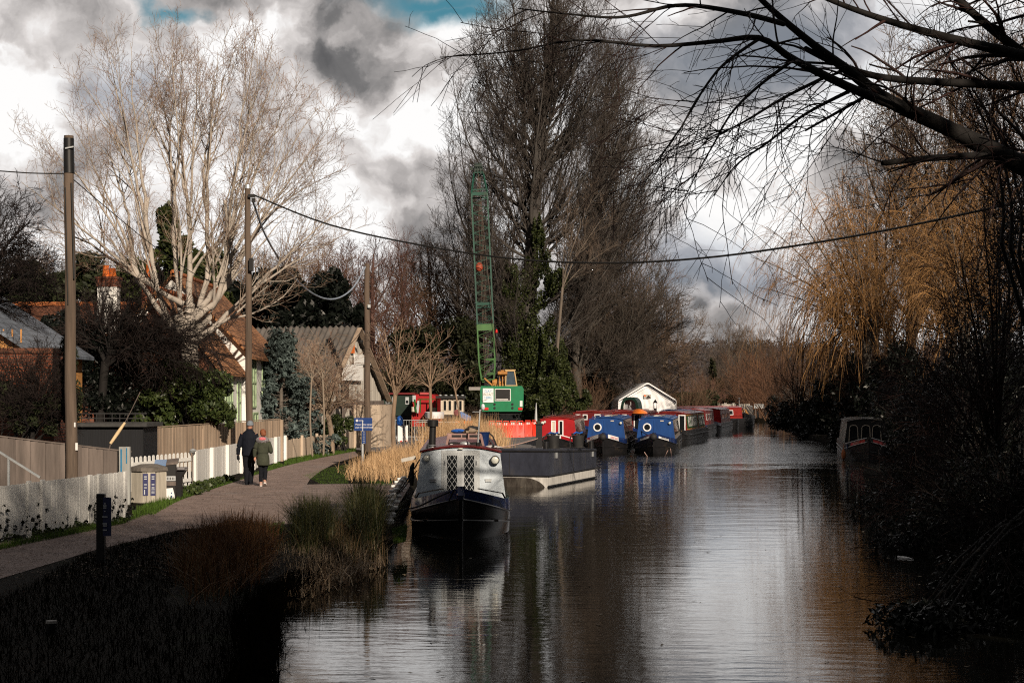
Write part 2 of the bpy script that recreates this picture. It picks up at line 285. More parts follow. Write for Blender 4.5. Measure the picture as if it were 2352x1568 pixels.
# ------------------------------------------------------------------ mesh helpers
class MB:
    def __init__(s):
        s.v, s.f = [], []
    def add(s, vs, fs, T=None):
        n = len(s.v)
        s.v += [tuple(T @ Vector(p)) if T else tuple(p) for p in vs]
        s.f += [tuple(n + i for i in q) for q in fs]
        return s
    def box(s, c, d, rz=0.0, T=None):
        x, y, z = d[0] / 2, d[1] / 2, d[2] / 2
        vs = [(i * x, j * y, k * z) for i in (-1, 1) for j in (-1, 1) for k in (-1, 1)]
        T2 = Matrix.Translation(c) @ Matrix.Rotation(rz, 4, 'Z') @ (T or Matrix.Identity(4))
        return s.add(vs, [(0, 1, 3, 2), (4, 6, 7, 5), (0, 4, 5, 1), (2, 3, 7, 6), (0, 2, 6, 4), (1, 5, 7, 3)], T2)
    def bar(s, a, b, w, h=None, up=(0, 0, 1)):
        a, b = Vector(a), Vector(b)
        h = h or w
        d = (b - a).normalized()
        u = Vector(up)
        if abs(d.dot(u)) > 0.98:
            u = Vector((0, 1, 0))
        x = d.cross(u).normalized() * w / 2
        z = x.cross(d).normalized() * h / 2
        vs = [p + i * x + k * z for p in (a, b) for i, k in ((-1, -1), (1, -1), (1, 1), (-1, 1))]
        return s.add(vs, [(0, 1, 2, 3), (7, 6, 5, 4), (0, 4, 5, 1), (1, 5, 6, 2), (2, 6, 7, 3), (3, 7, 4, 0)])
    def prism(s, pts, ext):
        e = Vector(ext)
        n = len(pts)
        pts = [Vector(p) for p in pts]
        s.add(pts + [p + e for p in pts], [tuple(range(n)), tuple(range(2 * n - 1, n - 1, -1))] + [(i, (i + 1) % n + 0, (i + 1) % n + n, i + n) for i in range(n)])
        return s
    def tube(s, pts, rad, n=8, cap=True):
        pts = [Vector(p) for p in pts]
        m = len(pts)
        rad = [float(a) for a in rad] if hasattr(rad, '__len__') else [float(rad)] * m
        vs = []
        ref = Vector((0.21, 0.35, 0.91)).normalized()
        for i, p in enumerate(pts):
            t = (pts[min(i + 1, m - 1)] - pts[max(i - 1, 0)]).normalized()
            rf = ref if abs(t.dot(ref)) < 0.93 else Vector((0.9, -0.3, 0.1)).normalized()
            x = t.cross(rf).normalized()
            y = t.cross(x)
            vs += [p + rad[i] * (math.cos(a) * x + math.sin(a) * y) for a in (2 * math.pi * k / n for k in range(n))]
        fs = [(i * n + k, i * n + (k + 1) % n, (i + 1) * n + (k + 1) % n, (i + 1) * n + k) for i in range(m - 1) for k in range(n)]
        if cap:
            fs += [tuple(range(n - 1, -1, -1)), tuple((m - 1) * n + k for k in range(n))]
        return s.add(vs, fs)
    def loft(s, secs, n=16, T=None):
        """secs: (cx, cy, cz, rx, ry) horizontal ellipses"""
        vs = []
        for (cx, cy_, cz, rx, ry) in secs:
            vs += [(cx + rx * math.cos(2 * math.pi * k / n), cy_ + ry * math.sin(2 * math.pi * k / n), cz) for k in range(n)]
        m = len(secs)
        fs = [(i * n + k, i * n + (k + 1) % n, (i + 1) * n + (k + 1) % n, (i + 1) * n + k) for i in range(m - 1) for k in range(n)]
        fs += [tuple(range(n - 1, -1, -1)), tuple((m - 1) * n + k for k in range(n))]
        return s.add(vs, fs, T)
    def ell(s, c, r, n=14, m=9, T=None):
        secs = []
        for i in range(m + 1):
            a = math.pi * (i / m - 0.5)
            secs.append((c[0], c[1], c[2] + r[2] * math.sin(a), max(r[0] * math.cos(a), 1e-4), max(r[1] * math.cos(a), 1e-4)))
        return s.loft(secs, n, T)
    def disc(s, c, r, axis, th, n=20):
        """short cylinder with its axis along a vector"""
        a = Vector(axis).normalized() * th / 2
        return s.tube([Vector(c) - a, Vector(c) + a], r, n)
    def ring(s, c, r, rt, axis, n=24, k=8):
        a = Vector(axis).normalized()
        x = a.orthogonal().normalized()
        y = a.cross(x)
        vs, fs = [], []
        for i in range(n):
            t = 2 * math.pi * i / n
            d = math.cos(t) * x + math.sin(t) * y
            for j in range(k):
                q = 2 * math.pi * j / k
                vs.append(Vector(c) + d * (r + rt * math.cos(q)) + a * rt * math.sin(q))
        for i in range(n):
            for j in range(k):
                fs.append((i * k + j, ((i + 1) % n) * k + j, ((i + 1) % n) * k + (j + 1) % k, i * k + (j + 1) % k))
        return s.add(vs, fs)
    def build(s, name, m, parent=None, w=False, smooth=False, bevel=0.0):
        me = bpy.data.meshes.new(name)
        vs = s.v
        if w and parent is not None:
            rt = parent
            while rt.parent:
                rt = rt.parent
            inv = rt.matrix_basis.inverted()
            vs = [tuple(inv @ Vector(p)) for p in vs]
        me.from_pydata(vs, [], s.f)
        me.validate()
        me.materials.append(M[m] if isinstance(m, str) else m)
        if smooth:
            me.shade_smooth()
            if smooth != 2:
                me.set_sharp_from_angle(angle=R(40))
        o = bpy.data.objects.new(name, me)
        COL.objects.link(o)
        if parent is not None:
            o.parent = parent
        if bevel:
            b = o.modifiers.new('edge', 'BEVEL')
            b.width, b.segments, b.limit_method, b.angle_limit = bevel, 2, 'ANGLE', R(35)
        return o

def tag(o, label=None, cat=None, group=None, kind=None):
    if label: o['label'] = label
    if cat: o['category'] = cat
    if group: o['group'] = group
    if kind: o['kind'] = kind
    return o

def thing(name, label, cat, loc=(0, 0, 0), rz=0.0, group=None):
    o = bpy.data.objects.new(name, None)
    o.empty_display_size = 0.3
    COL.objects.link(o)
    o.location = loc
    o.rotation_euler = (0, 0, rz)
    o.matrix_basis = Matrix.Translation(loc) @ Matrix.Rotation(rz, 4, 'Z')
    return tag(o, label, cat, group)

def dup(root, loc, rz=0.0, scale=None, label=None, group=None, color=None):
    def cp(o, par):
        c = o.copy()
        COL.objects.link(c)
        if par: c.parent = par
        if color: c.color = color
        for ch in list(o.children):
            cp(ch, c)
        return c
    r = cp(root, None)
    r.location = loc
    r.rotation_euler = (0, 0, rz)
    if scale: r.scale = scale
    if label: r['label'] = label
    if group: r['group'] = group
    return r

def text(name, s, size, m, parent, loc, rot=(R(90), 0, 0), align='CENTER', ext=0.002):
    c = bpy.data.curves.new(name, 'FONT')
    c.body, c.size, c.align_x, c.align_y, c.extrude = s, size, align, 'CENTER', ext
    c.resolution_u = 3
    c.materials.append(M[m])
    tmp = bpy.data.objects.new(name, c)
    COL.objects.link(tmp)
    me = bpy.data.meshes.new_from_object(tmp)
    bpy.data.objects.remove(tmp)
    o = bpy.data.objects.new(name, me)
    COL.objects.link(o)
    o.parent = parent
    o.location, o.rotation_euler = loc, rot
    return o

def np_mesh(name, V, Q, m, parent=None, w=True, smooth=False):
    V = np.asarray(V, dtype=np.float32).reshape(-1, 3)
    if w and parent is not None:
        V = V - np.array(parent.location, dtype=np.float32)
    k = Q.shape[1]
    me = bpy.data.meshes.new(name)
    me.vertices.add(len(V))
    me.vertices.foreach_set('co', V.ravel())
    me.loops.add(Q.size)
    me.loops.foreach_set('vertex_index', Q.astype(np.int32).ravel())
    me.polygons.add(len(Q))
    me.polygons.foreach_set('loop_start', np.arange(0, Q.size, k, dtype=np.int32))
    if smooth:
        me.polygons.foreach_set('use_smooth', np.ones(len(Q), dtype=bool))
    me.update(calc_edges=True)
    me.materials.append(M[m] if isinstance(m, str) else m)
    o = bpy.data.objects.new(name, me)
    COL.objects.link(o)
    if parent is not None:
        o.parent = parent
    return o
# ------------------------------------------------------------------ ground, water, path
LB = [(-2.0, -60), (-2.0, 8), (-2.5, 16), (-3.2, 21.6), (-2.9, 25), (-2.3, 28.5), (-2.25, 31), (-2.55, 40), (-2.75, 46), (-2.6, 50.5), (-2.2, 56), (-1.4, 66), (-0.2, 76), (1.2, 84), (2.6, 92), (5.0, 103), (6.2, 110), (11.9, 113.5), (12.3, 122), (12.8, 140), (19.5, 160), (22.2, 171), (23.0, 178)]
RB = [(3.0, -60), (4.5, 8), (6.2, 16), (8.6, 28), (10.6, 40), (12.3, 58), (16.6, 68), (17.2, 76), (18.0, 84), (18.6, 104), (22.2, 130), (25.6, 160), (27.0, 170), (27.5, 178)]
def make_ground():
    b = MB()
    def zed(x, y):
        d = max(0.0, abs(x) - 60) / 1000 + max(0.0, y - 220) / 1000
        return GZ + d * 18
    def side(line, sgn):
        offs = [0, 0.25, 1, 3, 8, 20, 60, 200, 900]
        rows = []
        for i, (x, y) in enumerate(line):
            row = [(x, y, -0.6), (x + 0.02 * sgn, y, 0.12), (x + 0.12 * sgn, y, GZ - 0.04)]
            row += [(x + 0.12 * sgn + o * sgn, y, zed(x + o * sgn, y)) for o in offs[1:]]
            rows.append(row)
        n = len(rows[0])
        vs = [p for r in rows for p in r]
        fs = []
        for i in range(len(rows) - 1):
            for j in range(n - 1):
                q = (i * n + j, i * n + j + 1, (i + 1) * n + j + 1, (i + 1) * n + j)
                fs.append(q if sgn > 0 else q[::-1])
        b.add(vs, fs)
    side(LB, -1)
    side(RB, 1)
    # the land that closes the reach behind the far lock
    y0 = 178
    xs = [-900, -200, -40, 0, 23.0, 27.5, 40, 200, 900]
    ys = [178, 182, 190, 230, 400, 900, 3000]
    vs = [(x if j == 0 else x * (1 + j * 0.3), y, GZ + (0.0 if j == 0 else j * 0.01) + max(0, y - 220) / 1000 * 8) for j, y in enumerate(ys) for x in xs]
    n = len(xs)
    b.add(vs, [(j * n + i, j * n + i + 1, (j + 1) * n + i + 1, (j + 1) * n + i) for j in range(len(ys) - 1) for i in range(n - 1)])
    b.add([(22.9, 178, -0.6), (27.6, 178, -0.6), (27.6, 178, GZ), (22.9, 178, GZ)], [(0, 1, 2, 3)])
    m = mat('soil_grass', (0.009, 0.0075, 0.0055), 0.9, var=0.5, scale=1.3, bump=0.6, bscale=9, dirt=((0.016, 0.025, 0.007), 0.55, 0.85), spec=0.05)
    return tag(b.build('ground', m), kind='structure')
make_ground()

def make_water():
    m = bpy.data.materials.new('canal_water')
    m.use_nodes = True
    t = m.node_tree
    b = t.nodes['Principled BSDF']
    b.inputs['Base Color'].default_value = (0.008, 0.008, 0.006, 1)
    b.inputs['Roughness'].default_value = 0.03
    b.inputs['IOR'].default_value = 1.6
    b.inputs['Specular IOR Level'].default_value = 0.8
    oc = nd(t, 'ShaderNodeTexCoord').outputs['Object']
    a1 = nd(t, 'ShaderNodeMapping', {0: oc, 3: (0.7, 2.2, 1)}).outputs[0]
    n1 = nd(t, 'ShaderNodeTexNoise', {'Vector': a1, 'Scale': 2.3, 'Detail': 4.0, 'Roughness': 0.55, 'Distortion': 0.3}).outputs['Fac']
    n2 = nd(t, 'ShaderNodeTexNoise', {'Vector': a1, 'Scale': 0.55, 'Detail': 2.0, 'Roughness': 0.5}).outputs['Fac']
    n3 = nd(t, 'ShaderNodeTexNoise', {'Vector': nd(t, 'ShaderNodeMapping', {0: oc, 3: (0.5, 1.0, 1)}).outputs[0], 'Scale': 0.09, 'Detail': 3.0, 'Roughness': 0.5}).outputs['Fac']
    sy = nd(t, 'ShaderNodeSeparateXYZ', {0: oc}).outputs[1]
    sy = M_(t, 'ADD', sy, M_(t, 'MULTIPLY_ADD', nd(t, 'ShaderNodeTexNoise', {'Vector': oc, 'Scale': 0.16, 'Detail': 4.0, 'Roughness': 0.6}).outputs['Fac'], 60.0, -30.0))
    band = M_(t, 'MULTIPLY', nd(t, 'ShaderNodeMapRange', {0: sy, 1: 58.0, 2: 84.0, 3: 0.0, 4: 1.0}, interpolation_type='SMOOTHSTEP').outputs[0],
              nd(t, 'ShaderNodeMapRange', {0: sy, 1: 118.0, 2: 106.0, 3: 0.0, 4: 1.0}, interpolation_type='SMOOTHSTEP').outputs[0])
    gust = M_(t, 'MULTIPLY', band, nd(t, 'ShaderNodeMapRange', {0: n3, 1: 0.42, 2: 0.60, 3: 0.3, 4: 1.0}).outputs[0])
    h = M_(t, 'ADD', M_(t, 'MULTIPLY', n1, M_(t, 'MULTIPLY_ADD', gust, 4.5, 0.20)), M_(t, 'MULTIPLY', n2, 0.30))
    bp = nd(t, 'ShaderNodeBump', {'Strength': 1.0, 'Distance': 0.016, 'Height': h})
    t.links.new(bp.outputs[0], b.inputs['Normal'])
    mb = MB()
    mb.add([(-30, -60, 0), (60, -60, 0), (60, 178.5, 0), (-30, 178.5, 0)], [(0, 1, 2, 3)])
    tag(mb.build('water', m), kind='structure')
make_water()

def sheet(name, px, z, m, kind='structure'):
    b = MB()
    pts = [G(u, v, z) for u, v in px]
    b.add(pts, [tuple(range(len(pts)))])
    me = b.build(name, m)
    return tag(me, kind=kind)
M['path'] = mat('path_gravel', (0.245, 0.185, 0.165), 0.85, var=0.35, scale=2.2, bump=0.7, bscale=26, dirt=((0.26, 0.235, 0.23), 0.54, 0.5), spec=0.25, detail=10.0)
M['yard'] = mat('yard_gravel', (0.15, 0.145, 0.15), 0.9, var=0.4, scale=2.0, bump=0.5, bscale=20, detail=9.0)
M['wet'] = mat('puddle_mud', (0.20, 0.19, 0.19), 0.35, var=0.35, scale=1.2, bump=0.2, detail=8.0)
def path():
    Lp = [(-500, 1330), (-100, 1262), (290, 1197), (430, 1142), (545, 1104), (600, 1085), (650, 1071), (700, 1058), (760, 1046), (815, 1036)]
    Rp = [(-300, 1440), (-80, 1352), (220, 1262), (420, 1214), (650, 1206), (704, 1113), (712, 1100), (735, 1082), (768, 1064), (824, 1046)]
    b = MB()
    L3 = [G(u, v, GZ + 0.006) for u, v in Lp]
    R3 = [G(u, v, GZ + 0.006) for u, v in Rp]
    vs = [p for a, c in zip(L3, R3) for p in (a, c)]
    b.add(vs, [(2 * i, 2 * i + 1, 2 * i + 3, 2 * i + 2) for i in range(len(Lp) - 1)])
    b.build('path', 'path')['kind'] = 'structure'
    b = MB()          # concrete apron between the path and the mooring edge
    b.add([G(638, 1204, GZ + 0.012), G(700, 1112, GZ + 0.012), (-2.80, 46.2, GZ + 0.012), (-2.42, 33.0, GZ + 0.012)], [(0, 3, 2, 1)])
    b.build('mooring_pavement', mat('pavement_gravel', (0.225, 0.175, 0.16), 0.85, var=0.35, scale=2.0, bump=0.6, bscale=24, spec=0.25, detail=10.0))['kind'] = 'structure'
path()
sheet('yard_ground', [(1120, 1052), (1000, 1052), (800, 1030), (860, 1000), (1300, 992), (1262, 1030)], GZ + 0.01, 'yard')

# ------------------------------------------------------------------ far hill
def hill():
    b = MB()
    nx, ny = 60, 10
    vs = []
    for j in range(ny):
        for i in range(nx):
            x = -900 + 2000 * i / (nx - 1)
            y = 420 + 620 * j / (ny - 1)
            hh = 25 * math.sin(math.pi * min(1, j / (ny - 1) * 0.9)) * (0.8 + 0.12 * math.sin(i * 0.5) + 0.06 * math.sin(i * 1.7 + 1)) + 1.0
            vs.append((x, y, hh))
    b.add(vs, [(j * nx + i, j * nx + i + 1, (j + 1) * nx + i + 1, (j + 1) * nx + i) for j in range(ny - 1) for i in range(nx - 1)])
    tag(b.build('hill', mat('hill_scrub', (0.055, 0.048, 0.052), 0.95, var=0.5, scale=0.06, bump=1.0, bscale=0.3, dirt=((0.03, 0.034, 0.045), 0.5, 0.8)), smooth=2), kind='structure')
hill()
# ------------------------------------------------------------------ trees: branching
def norm(a):
    return a / np.maximum(np.linalg.norm(a, axis=-1, keepdims=True), 1e-9)

def sprout(br, k, t0, t1, ang, length, n=4, rf=0.6, rmin=0.004, trop=(0, 0, 0), wig=0.12, fall=0.5, end=0.35):
    """k side branches on every polyline of br = (pts (N,m,3), rad (N,m))"""
    pts, rad = br
    N, m, _ = pts.shape
    t = t0 + (t1 - t0) * (np.arange(k)[None] + rng.random((N, k))) / k
    x = t * (m - 1)
    i = np.minimum(x.astype(int), m - 2)
    f = (x - i)[..., None]
    ar = np.arange(N)[:, None]
    A, B = pts[ar, i], pts[ar, i + 1]
    p = A * (1 - f) + B * f
    T = norm(B - A)
    r = rad[ar, i] * (1 - f[..., 0]) + rad[ar, i + 1] * f[..., 0]
    q = rng.normal(size=(N, k, 3))
    q = norm(q - (q * T).sum(-1, keepdims=True) * T)
    a = ang[0] + (ang[1] - ang[0]) * rng.random((N, k, 1))
    d = (np.cos(a) * T + np.sin(a) * q).reshape(-1, 3)
    L = (length * (1 - fall * t) * (0.65 + 0.7 * rng.random((N, k)))).reshape(-1, 1)
    p = p.reshape(-1, 3)
    out = np.empty((N * k, n, 3))
    tr = np.array(trop) / (n - 1)
    for j in range(n):
        out[:, j] = p
        d = norm(d + tr + rng.normal(size=d.shape) * wig)
        p = p + d * L / (n - 1)
    r0 = np.maximum(r.reshape(-1) * rf, rmin)
    rr = np.maximum(r0[:, None] * np.linspace(1, end, n)[None], rmin * 0.7)
    return out, rr

def tubes(br, sides=3):
    pts, rad = br
    N, n, _ = pts.shape
    T = norm(np.gradient(pts, axis=1))
    ref = np.where(np.abs(T[..., 2:3]) > 0.9, np.array([1.0, 0.1, 0]), np.array([0.1, 0.2, 1.0]))
    X = norm(np.cross(T, ref))
    Y = np.cross(T, X)
    a = np.arange(sides) * 2 * math.pi / sides
    V = pts[:, :, None] + rad[:, :, None, None] * (np.cos(a)[None, None, :, None] * X[:, :, None] + np.sin(a)[None, None, :, None] * Y[:, :, None])
    idx = np.arange(N * n * sides).reshape(N, n, sides)
    nx = np.roll(idx, -1, axis=2)
    Q = np.stack([idx[:, :-1], nx[:, :-1], nx[:, 1:], idx[:, 1:]], axis=-1).reshape(-1, 4)
    return V.reshape(-1, 3), Q

def merge(parts):
    Vs, Qs, o = [], [], 0
    for V, Q in parts:
        Vs.append(V)
        Qs.append(Q + o)
        o += len(V)
    return np.concatenate(Vs), np.concatenate(Qs)

def curve(p0, p1, r0, r1, n=10, bulge=(0, 0, 0), wig=0.02, d0=None):
    """one polyline from p0 to p1, starting along d0 if given"""
    p0, p1 = np.array(p0, float), np.array(p1, float)
    L = np.linalg.norm(p1 - p0)
    c = p0 + np.array(d0, float) * L * 0.45 if d0 is not None else (p0 + p1) / 2
    c = c + np.array(bulge)
    t = np.linspace(0, 1, n)[:, None]
    q = (1 - t) ** 2 * p0 + 2 * t * (1 - t) * c + t ** 2 * p1
    nz = rng.normal(size=(n, 3)) * wig * L
    nz[0] = 0
    nz = np.cumsum(nz, axis=0) * 0.4
    nz -= t * nz[-1]
    return (q + nz)[None], (r0 + (r1 - r0) * t[:, 0] ** 0.8)[None]

def poly(pts, rads, n=14):
    """smooth polyline through points"""
    pts, rads = np.array(pts, float), np.array(rads, float)
    m = len(pts)
    s = np.linspace(0, m - 1, n)
    i = np.minimum(s.astype(int), m - 2)
    f = (s - i)[:, None]
    g = lambda a, j: a[np.clip(j, 0, m - 1)]
    p0, p1, p2, p3 = g(pts, i - 1), g(pts, i), g(pts, i + 1), g(pts, i + 2)
    q = 0.5 * (2 * p1 + (p2 - p0) * f + (2 * p0 - 5 * p1 + 4 * p2 - p3) * f ** 2 + (3 * p1 - p0 - 3 * p2 + p3) * f ** 3)
    return q[None], np.interp(s, np.arange(m), rads)[None]

def cat(*brs):
    n = max(b[0].shape[1] for b in brs)
    P_, R_ = [], []
    for p, r in brs:
        if p.shape[1] != n:
            s = np.linspace(0, p.shape[1] - 1, n)
            i = np.minimum(s.astype(int), p.shape[1] - 2)
            f = s - i
            r = r[:, i] * (1 - f) + r[:, i + 1] * f
            p = p[:, i] * (1 - f)[None, :, None] + p[:, i + 1] * f[None, :, None]
        P_.append(p)
        R_.append(r)
    return np.concatenate(P_), np.concatenate(R_)

def leaf_geo(cen, rad, count, size, aspect=0.45, shell=0.5, droop=0.0):
    """rhombic leaves inside ellipsoids"""
    cen, rad = np.array(cen, float).reshape(-1, 3), np.array(rad, float).reshape(-1, 3)
    wgt = rad.prod(1) ** 0.67
    which = rng.choice(len(cen), size=count, p=wgt / wgt.sum())
    d = norm(rng.normal(size=(count, 3)))
    rr = shell + (1 - shell) * rng.random((count, 1)) ** 0.6
    rr = np.where(rng.random((count, 1)) < 0.3, rng.random((count, 1)), rr)
    p = cen[which] + d * rr * rad[which]
    a = norm(rng.normal(size=(count, 3)) + np.array([0, 0, -droop]))
    b = norm(np.cross(a, rng.normal(size=(count, 3))))
    L = size * (0.6 + 0.8 * rng.random((count, 1)))
    V = np.stack([p - a * L / 2, p + b * L * aspect / 2, p + a * L / 2, p - b * L * aspect / 2], axis=1).reshape(-1, 3)
    return V, np.arange(count * 4).reshape(-1, 4)

def blobs(c, r, n, jit=0.75, rs=(0.3, 0.5)):
    """n lobes spread in one big ellipsoid"""
    c, r = np.array(c, float), np.array(r, float)
    d = norm(rng.normal(size=(n, 3))) * (rng.random((n, 1)) ** 0.4) * jit
    return c + d * r, r * (rs[0] + (rs[1] - rs[0]) * rng.random((n, 1)))

def plant(name, label, category, base, trunk=None, crown=None, tm='bark', cm='twig', ts=7, cs=3, group=None, color=None, extra=None, crown_name='crown', w=True, tname='trunk'):
    """trunk / crown: lists of branch sets; extra: list of (part, V, Q, material)"""
    o = thing(name, label, category, base, 0, group)
    ob = []
    if trunk:
        ob.append(np_mesh(tname, *merge([tubes(b, ts) for b in trunk]), tm, o, w, True))
    if crown:
        ob.append(np_mesh(crown_name, *merge([tubes(b, cs) for b in crown]), cm, o, w))
    for nm, V, Q, m in extra or []:
        ob.append(np_mesh(nm, V, Q, m, o, w))
    if color:
        for x in ob:
            x.color = (*color, 1)
    return o

# ---- the big pale fan-shaped tree behind the cottages
def pale_tree():
    Y = 56.3
    base = P(436, 920, Y); base.z = GZ
    fork = P(430, 735, Y)
    tr = [poly([base, P(436, 830, Y), fork], [0.40, 0.30, 0.24], 10)]
    for du, dv in ((24, 20), (-22, 14), (8, -12)):
        tr.append(curve(P(430, 800, Y), P(430 + du, 735 + dv - 25, Y + du * 0.02), 0.22, 0.15, 6))
    tg = [(50, 420, 3), (95, 300, -2), (140, 250, 4), (190, 190, -3), (250, 130, 2), (300, 100, -4), (345, 105, 4), (395, 95, -1), (410, 85, 3), (455, 115, -4),
          (500, 120, 2), (545, 100, 4), (592, 66, -2), (625, 95, 3), (655, 130, -4), (690, 185, 2), (730, 250, -2), (755, 300, 4), (785, 390, 1), (805, 470, -3), (770, 560, 3), (110, 590, 3), (70, 520, -3), (700, 600, -2), (330, 250, -6), (520, 250, -6), (430, 220, 6), (610, 320, -6), (230, 330, -6), (680, 430, 6)]
    # a few main limbs leave the trunk at different heights and fork again and again
    limbs, main = [], []
    order = sorted(tg, key=lambda q: math.atan2(q[0] - 430, 760 - q[1]))
    groups = [order[i:i + 3] for i in range(0, len(order), 3)]
    for gi, gp in enumerate(groups):
        cu = sum(q[0] for q in gp) / len(gp); cv = sum(q[1] for q in gp) / len(gp); cd = sum(abs(q[2]) for q in gp) / len(gp)
        hv = 700 + 95 * abs(math.sin(gi * 2.3))
        s0 = P(430 + (cu - 430) * .02, hv, Y)
        f_ = random.uniform(.34, .52)
        m_ = P(430 + (cu - 430) * f_, hv + (cv - hv) * (f_ + .03), Y + cd * f_)
        d0 = norm(np.array([(cu - 430) * 0.0046, cd * 0.08, 1.15]))
        mb_ = curve(s0, m_, random.uniform(.10, .15), .058, 14, (0, 0, -.1), 0.018, d0)
        main.append(mb_)
        for (u, v, dy) in gp:
            k = random.randint(7, 13)
            p0 = mb_[0][0, k]
            tdir = norm(mb_[0][0, min(k + 1, 13)] - mb_[0][0, k - 1])
            e = P(u, v, Y + abs(dy) + .6)
            limbs.append(curve(p0, e, .060 + .02 * random.random(), 0.008, 14, (0, 0, -0.1), 0.014, norm(tdir + np.array([0, 0, .25]))))
    L = cat(*limbs)
    Mn = cat(*main)
    tr.append(Mn)
    b0 = sprout(cat(L, Mn), 3, 0.25, 0.75, (0.25, 0.6), 4.5, 9, 0.55, 0.009, (0, 0, 0.55), 0.07, 0.55, 0.2)
    b1 = sprout(L, 9, 0.32, 0.98, (0.35, 0.8), 1.95, 6, 0.5, 0.0065, (0, 0, 0.45), 0.10, 0.55)
    b2 = sprout(b0, 9, 0.25, 0.98, (0.4, 0.85), 1.4, 5, 0.5, 0.006, (0, 0, 0.4), 0.12, 0.5)
    b3 = sprout(cat(b1, b2), 5, 0.25, 1.0, (0.45, 0.95), 0.62, 4, 0.6, 0.0052, (0, 0, 0.25), 0.15, 0.4)
    b4 = sprout(b3, 3, 0.3, 1.0, (0.5, 1.0), 0.24, 3, 0.8, 0.0048, (0, 0, 0.2), 0.1, 0.3, 0.7)
    keep = rng.random(len(b4[0])) < 0.6
    b4 = (b4[0][keep], b4[1][keep])
    o = plant('bare_tree', 'big pale barked bare tree fanning out above the tiled cottages', 'tree', base, tr + [L, b0], [b3, b4], 'bark_pale', 'twig_red', 8)
    np_mesh('branches', *merge([tubes(cat(b1, b2), 4)]), M['branch_mid'], o)
pale_tree()

# ---- the tall poplar in the middle with its ivy, and its neighbour
def column_tree(label, Y, base_px, ax_px, ax_r, tg, rep, cu, inner, lean, ivy, color, lw=(0.09, 0.08), tall=(240, 420), k1=13):
    base = P(*base_px, Y); base.z = GZ
    axis = poly([base] + [P(*q, Y) for q in ax_px], ax_r, 22)
    v0, v1 = base_px[1], ax_px[-1][1]
    limbs = []
    for i, (u, v) in enumerate(tg * rep):
        if i >= len(tg):
            u, v = cu + (u - cu) * random.uniform(*inner), v + random.uniform(10, 170)
        t = min(max((v0 - v - random.uniform(*tall)) / (v0 - v1), 0.14), 0.85)
        j = t * 21
        k = int(j)
        s0 = axis[0][0, k] * (1 - j + k) + axis[0][0, k + 1] * (j - k)
        dy = random.uniform(-5, 5)
        e = P(u, v, Y + dy)
        d0 = norm(np.array([(u - cu) * lean, dy * 0.1, 0.75]))
        limbs.append(curve(s0, e, lw[0] + lw[1] * random.random(), 0.02, 14, (0, 0, -0.8), 0.008, d0))
    L = cat(*limbs)
    b1 = sprout(L, k1, 0.12, 0.99, (0.3, 0.75), 3.8, 7, 0.5, 0.014, (0, 0, 0.5), 0.09, 0.5)
    a1 = sprout(axis, 40, 0.3, 0.98, (0.3, 0.6), 5.0, 8, 0.35, 0.02, (0, 0, 0.5), 0.08, 0.45)
    b2 = sprout(cat(b1, a1), 9, 0.15, 1.0, (0.35, 0.85), 1.5, 5, 0.55, 0.011, (0, 0, 0.25), 0.12, 0.45)
    b3 = sprout(b2, 4, 0.2, 1.0, (0.4, 0.95), 0.62, 3, 0.7, 0.0095, (0, 0, 0.2), 0.12, 0.3, 0.7)
    ex = []
    if ivy:
        c2, r2 = [], []
        for (u, v, ru, rv) in ivy:
            a, b = blobs(P(u, v, Y - 0.8), (ru * Y / F, 1.3, rv * Y / F), 22, 0.95, (0.18, 0.36))
            c2.append(a); r2.append(b)
        V, Q = leaf_geo(np.concatenate(c2), np.concatenate(r2), 52000, 0.16, 0.7, 0.6)
        ex = [('ivy', V, Q, 'ivy')]
    plant('poplar_tree', label, 'tree', base, [axis, L, b1, a1], [b2, b3], 'bark', 'twig', 6, 3, color=color, extra=ex)
column_tree('tallest bare tree in the view, with dark ivy climbing its trunk behind the crane', 118.0, (1222, 985), [(1215, 700), (1235, 400), (1262, 120), (1275, -70)], [0.75, 0.6, 0.42, 0.22, 0.06],
            [(1025, 470), (1040, 385), (1030, 330), (1050, 240), (1040, 175), (1080, 95), (1105, 50), (1140, 0), (1175, -40), (1210, -60), (1300, -60), (1340, -30), (1375, 20), (1410, 60),
             (1440, 130), (1455, 190), (1470, 260), (1475, 330), (1480, 400), (1050, 540), (1060, 610), (1130, 130), (1180, 60), (1330, 80), (1380, 160), (1410, 260), (1430, 380), (1120, 250), (1100, 380), (1250, -20), (1290, 30)],
            3, 1262, (0.3, 1.0), 0.0075, [(1200, 800, 55, 150), (1190, 690, 50, 90), (1255, 640, 45, 70), (1230, 900, 60, 70), (1260, 850, 38, 120), (1170, 640, 26, 50), (1235, 560, 14, 60), (1300, 890, 30, 50)], (0.46, 0.48, 0.52))
column_tree('broad grey bare tree merging with the right side of the ivy clad poplar', 124.0, (1330, 985), [(1325, 760), (1350, 520), (1385, 300), (1400, 140)], [0.45, 0.36, 0.26, 0.14, 0.05],
            [(1450, 150), (1470, 210), (1485, 270), (1500, 330), (1510, 390), (1520, 450), (1528, 510), (1532, 570), (1538, 630), (1545, 690), (1548, 750), (1540, 810), (1420, 130), (1400, 200), (1440, 330), (1470, 470), (1490, 600), (1500, 700), (1380, 330), (1400, 480), (1430, 620), (1450, 720), (1300, 420), (1320, 560), (1370, 640)],
            3, 1390, (0.4, 1.02), 0.006, None, (0.54, 0.56, 0.58), (0.06, 0.06), (150, 330), 12)

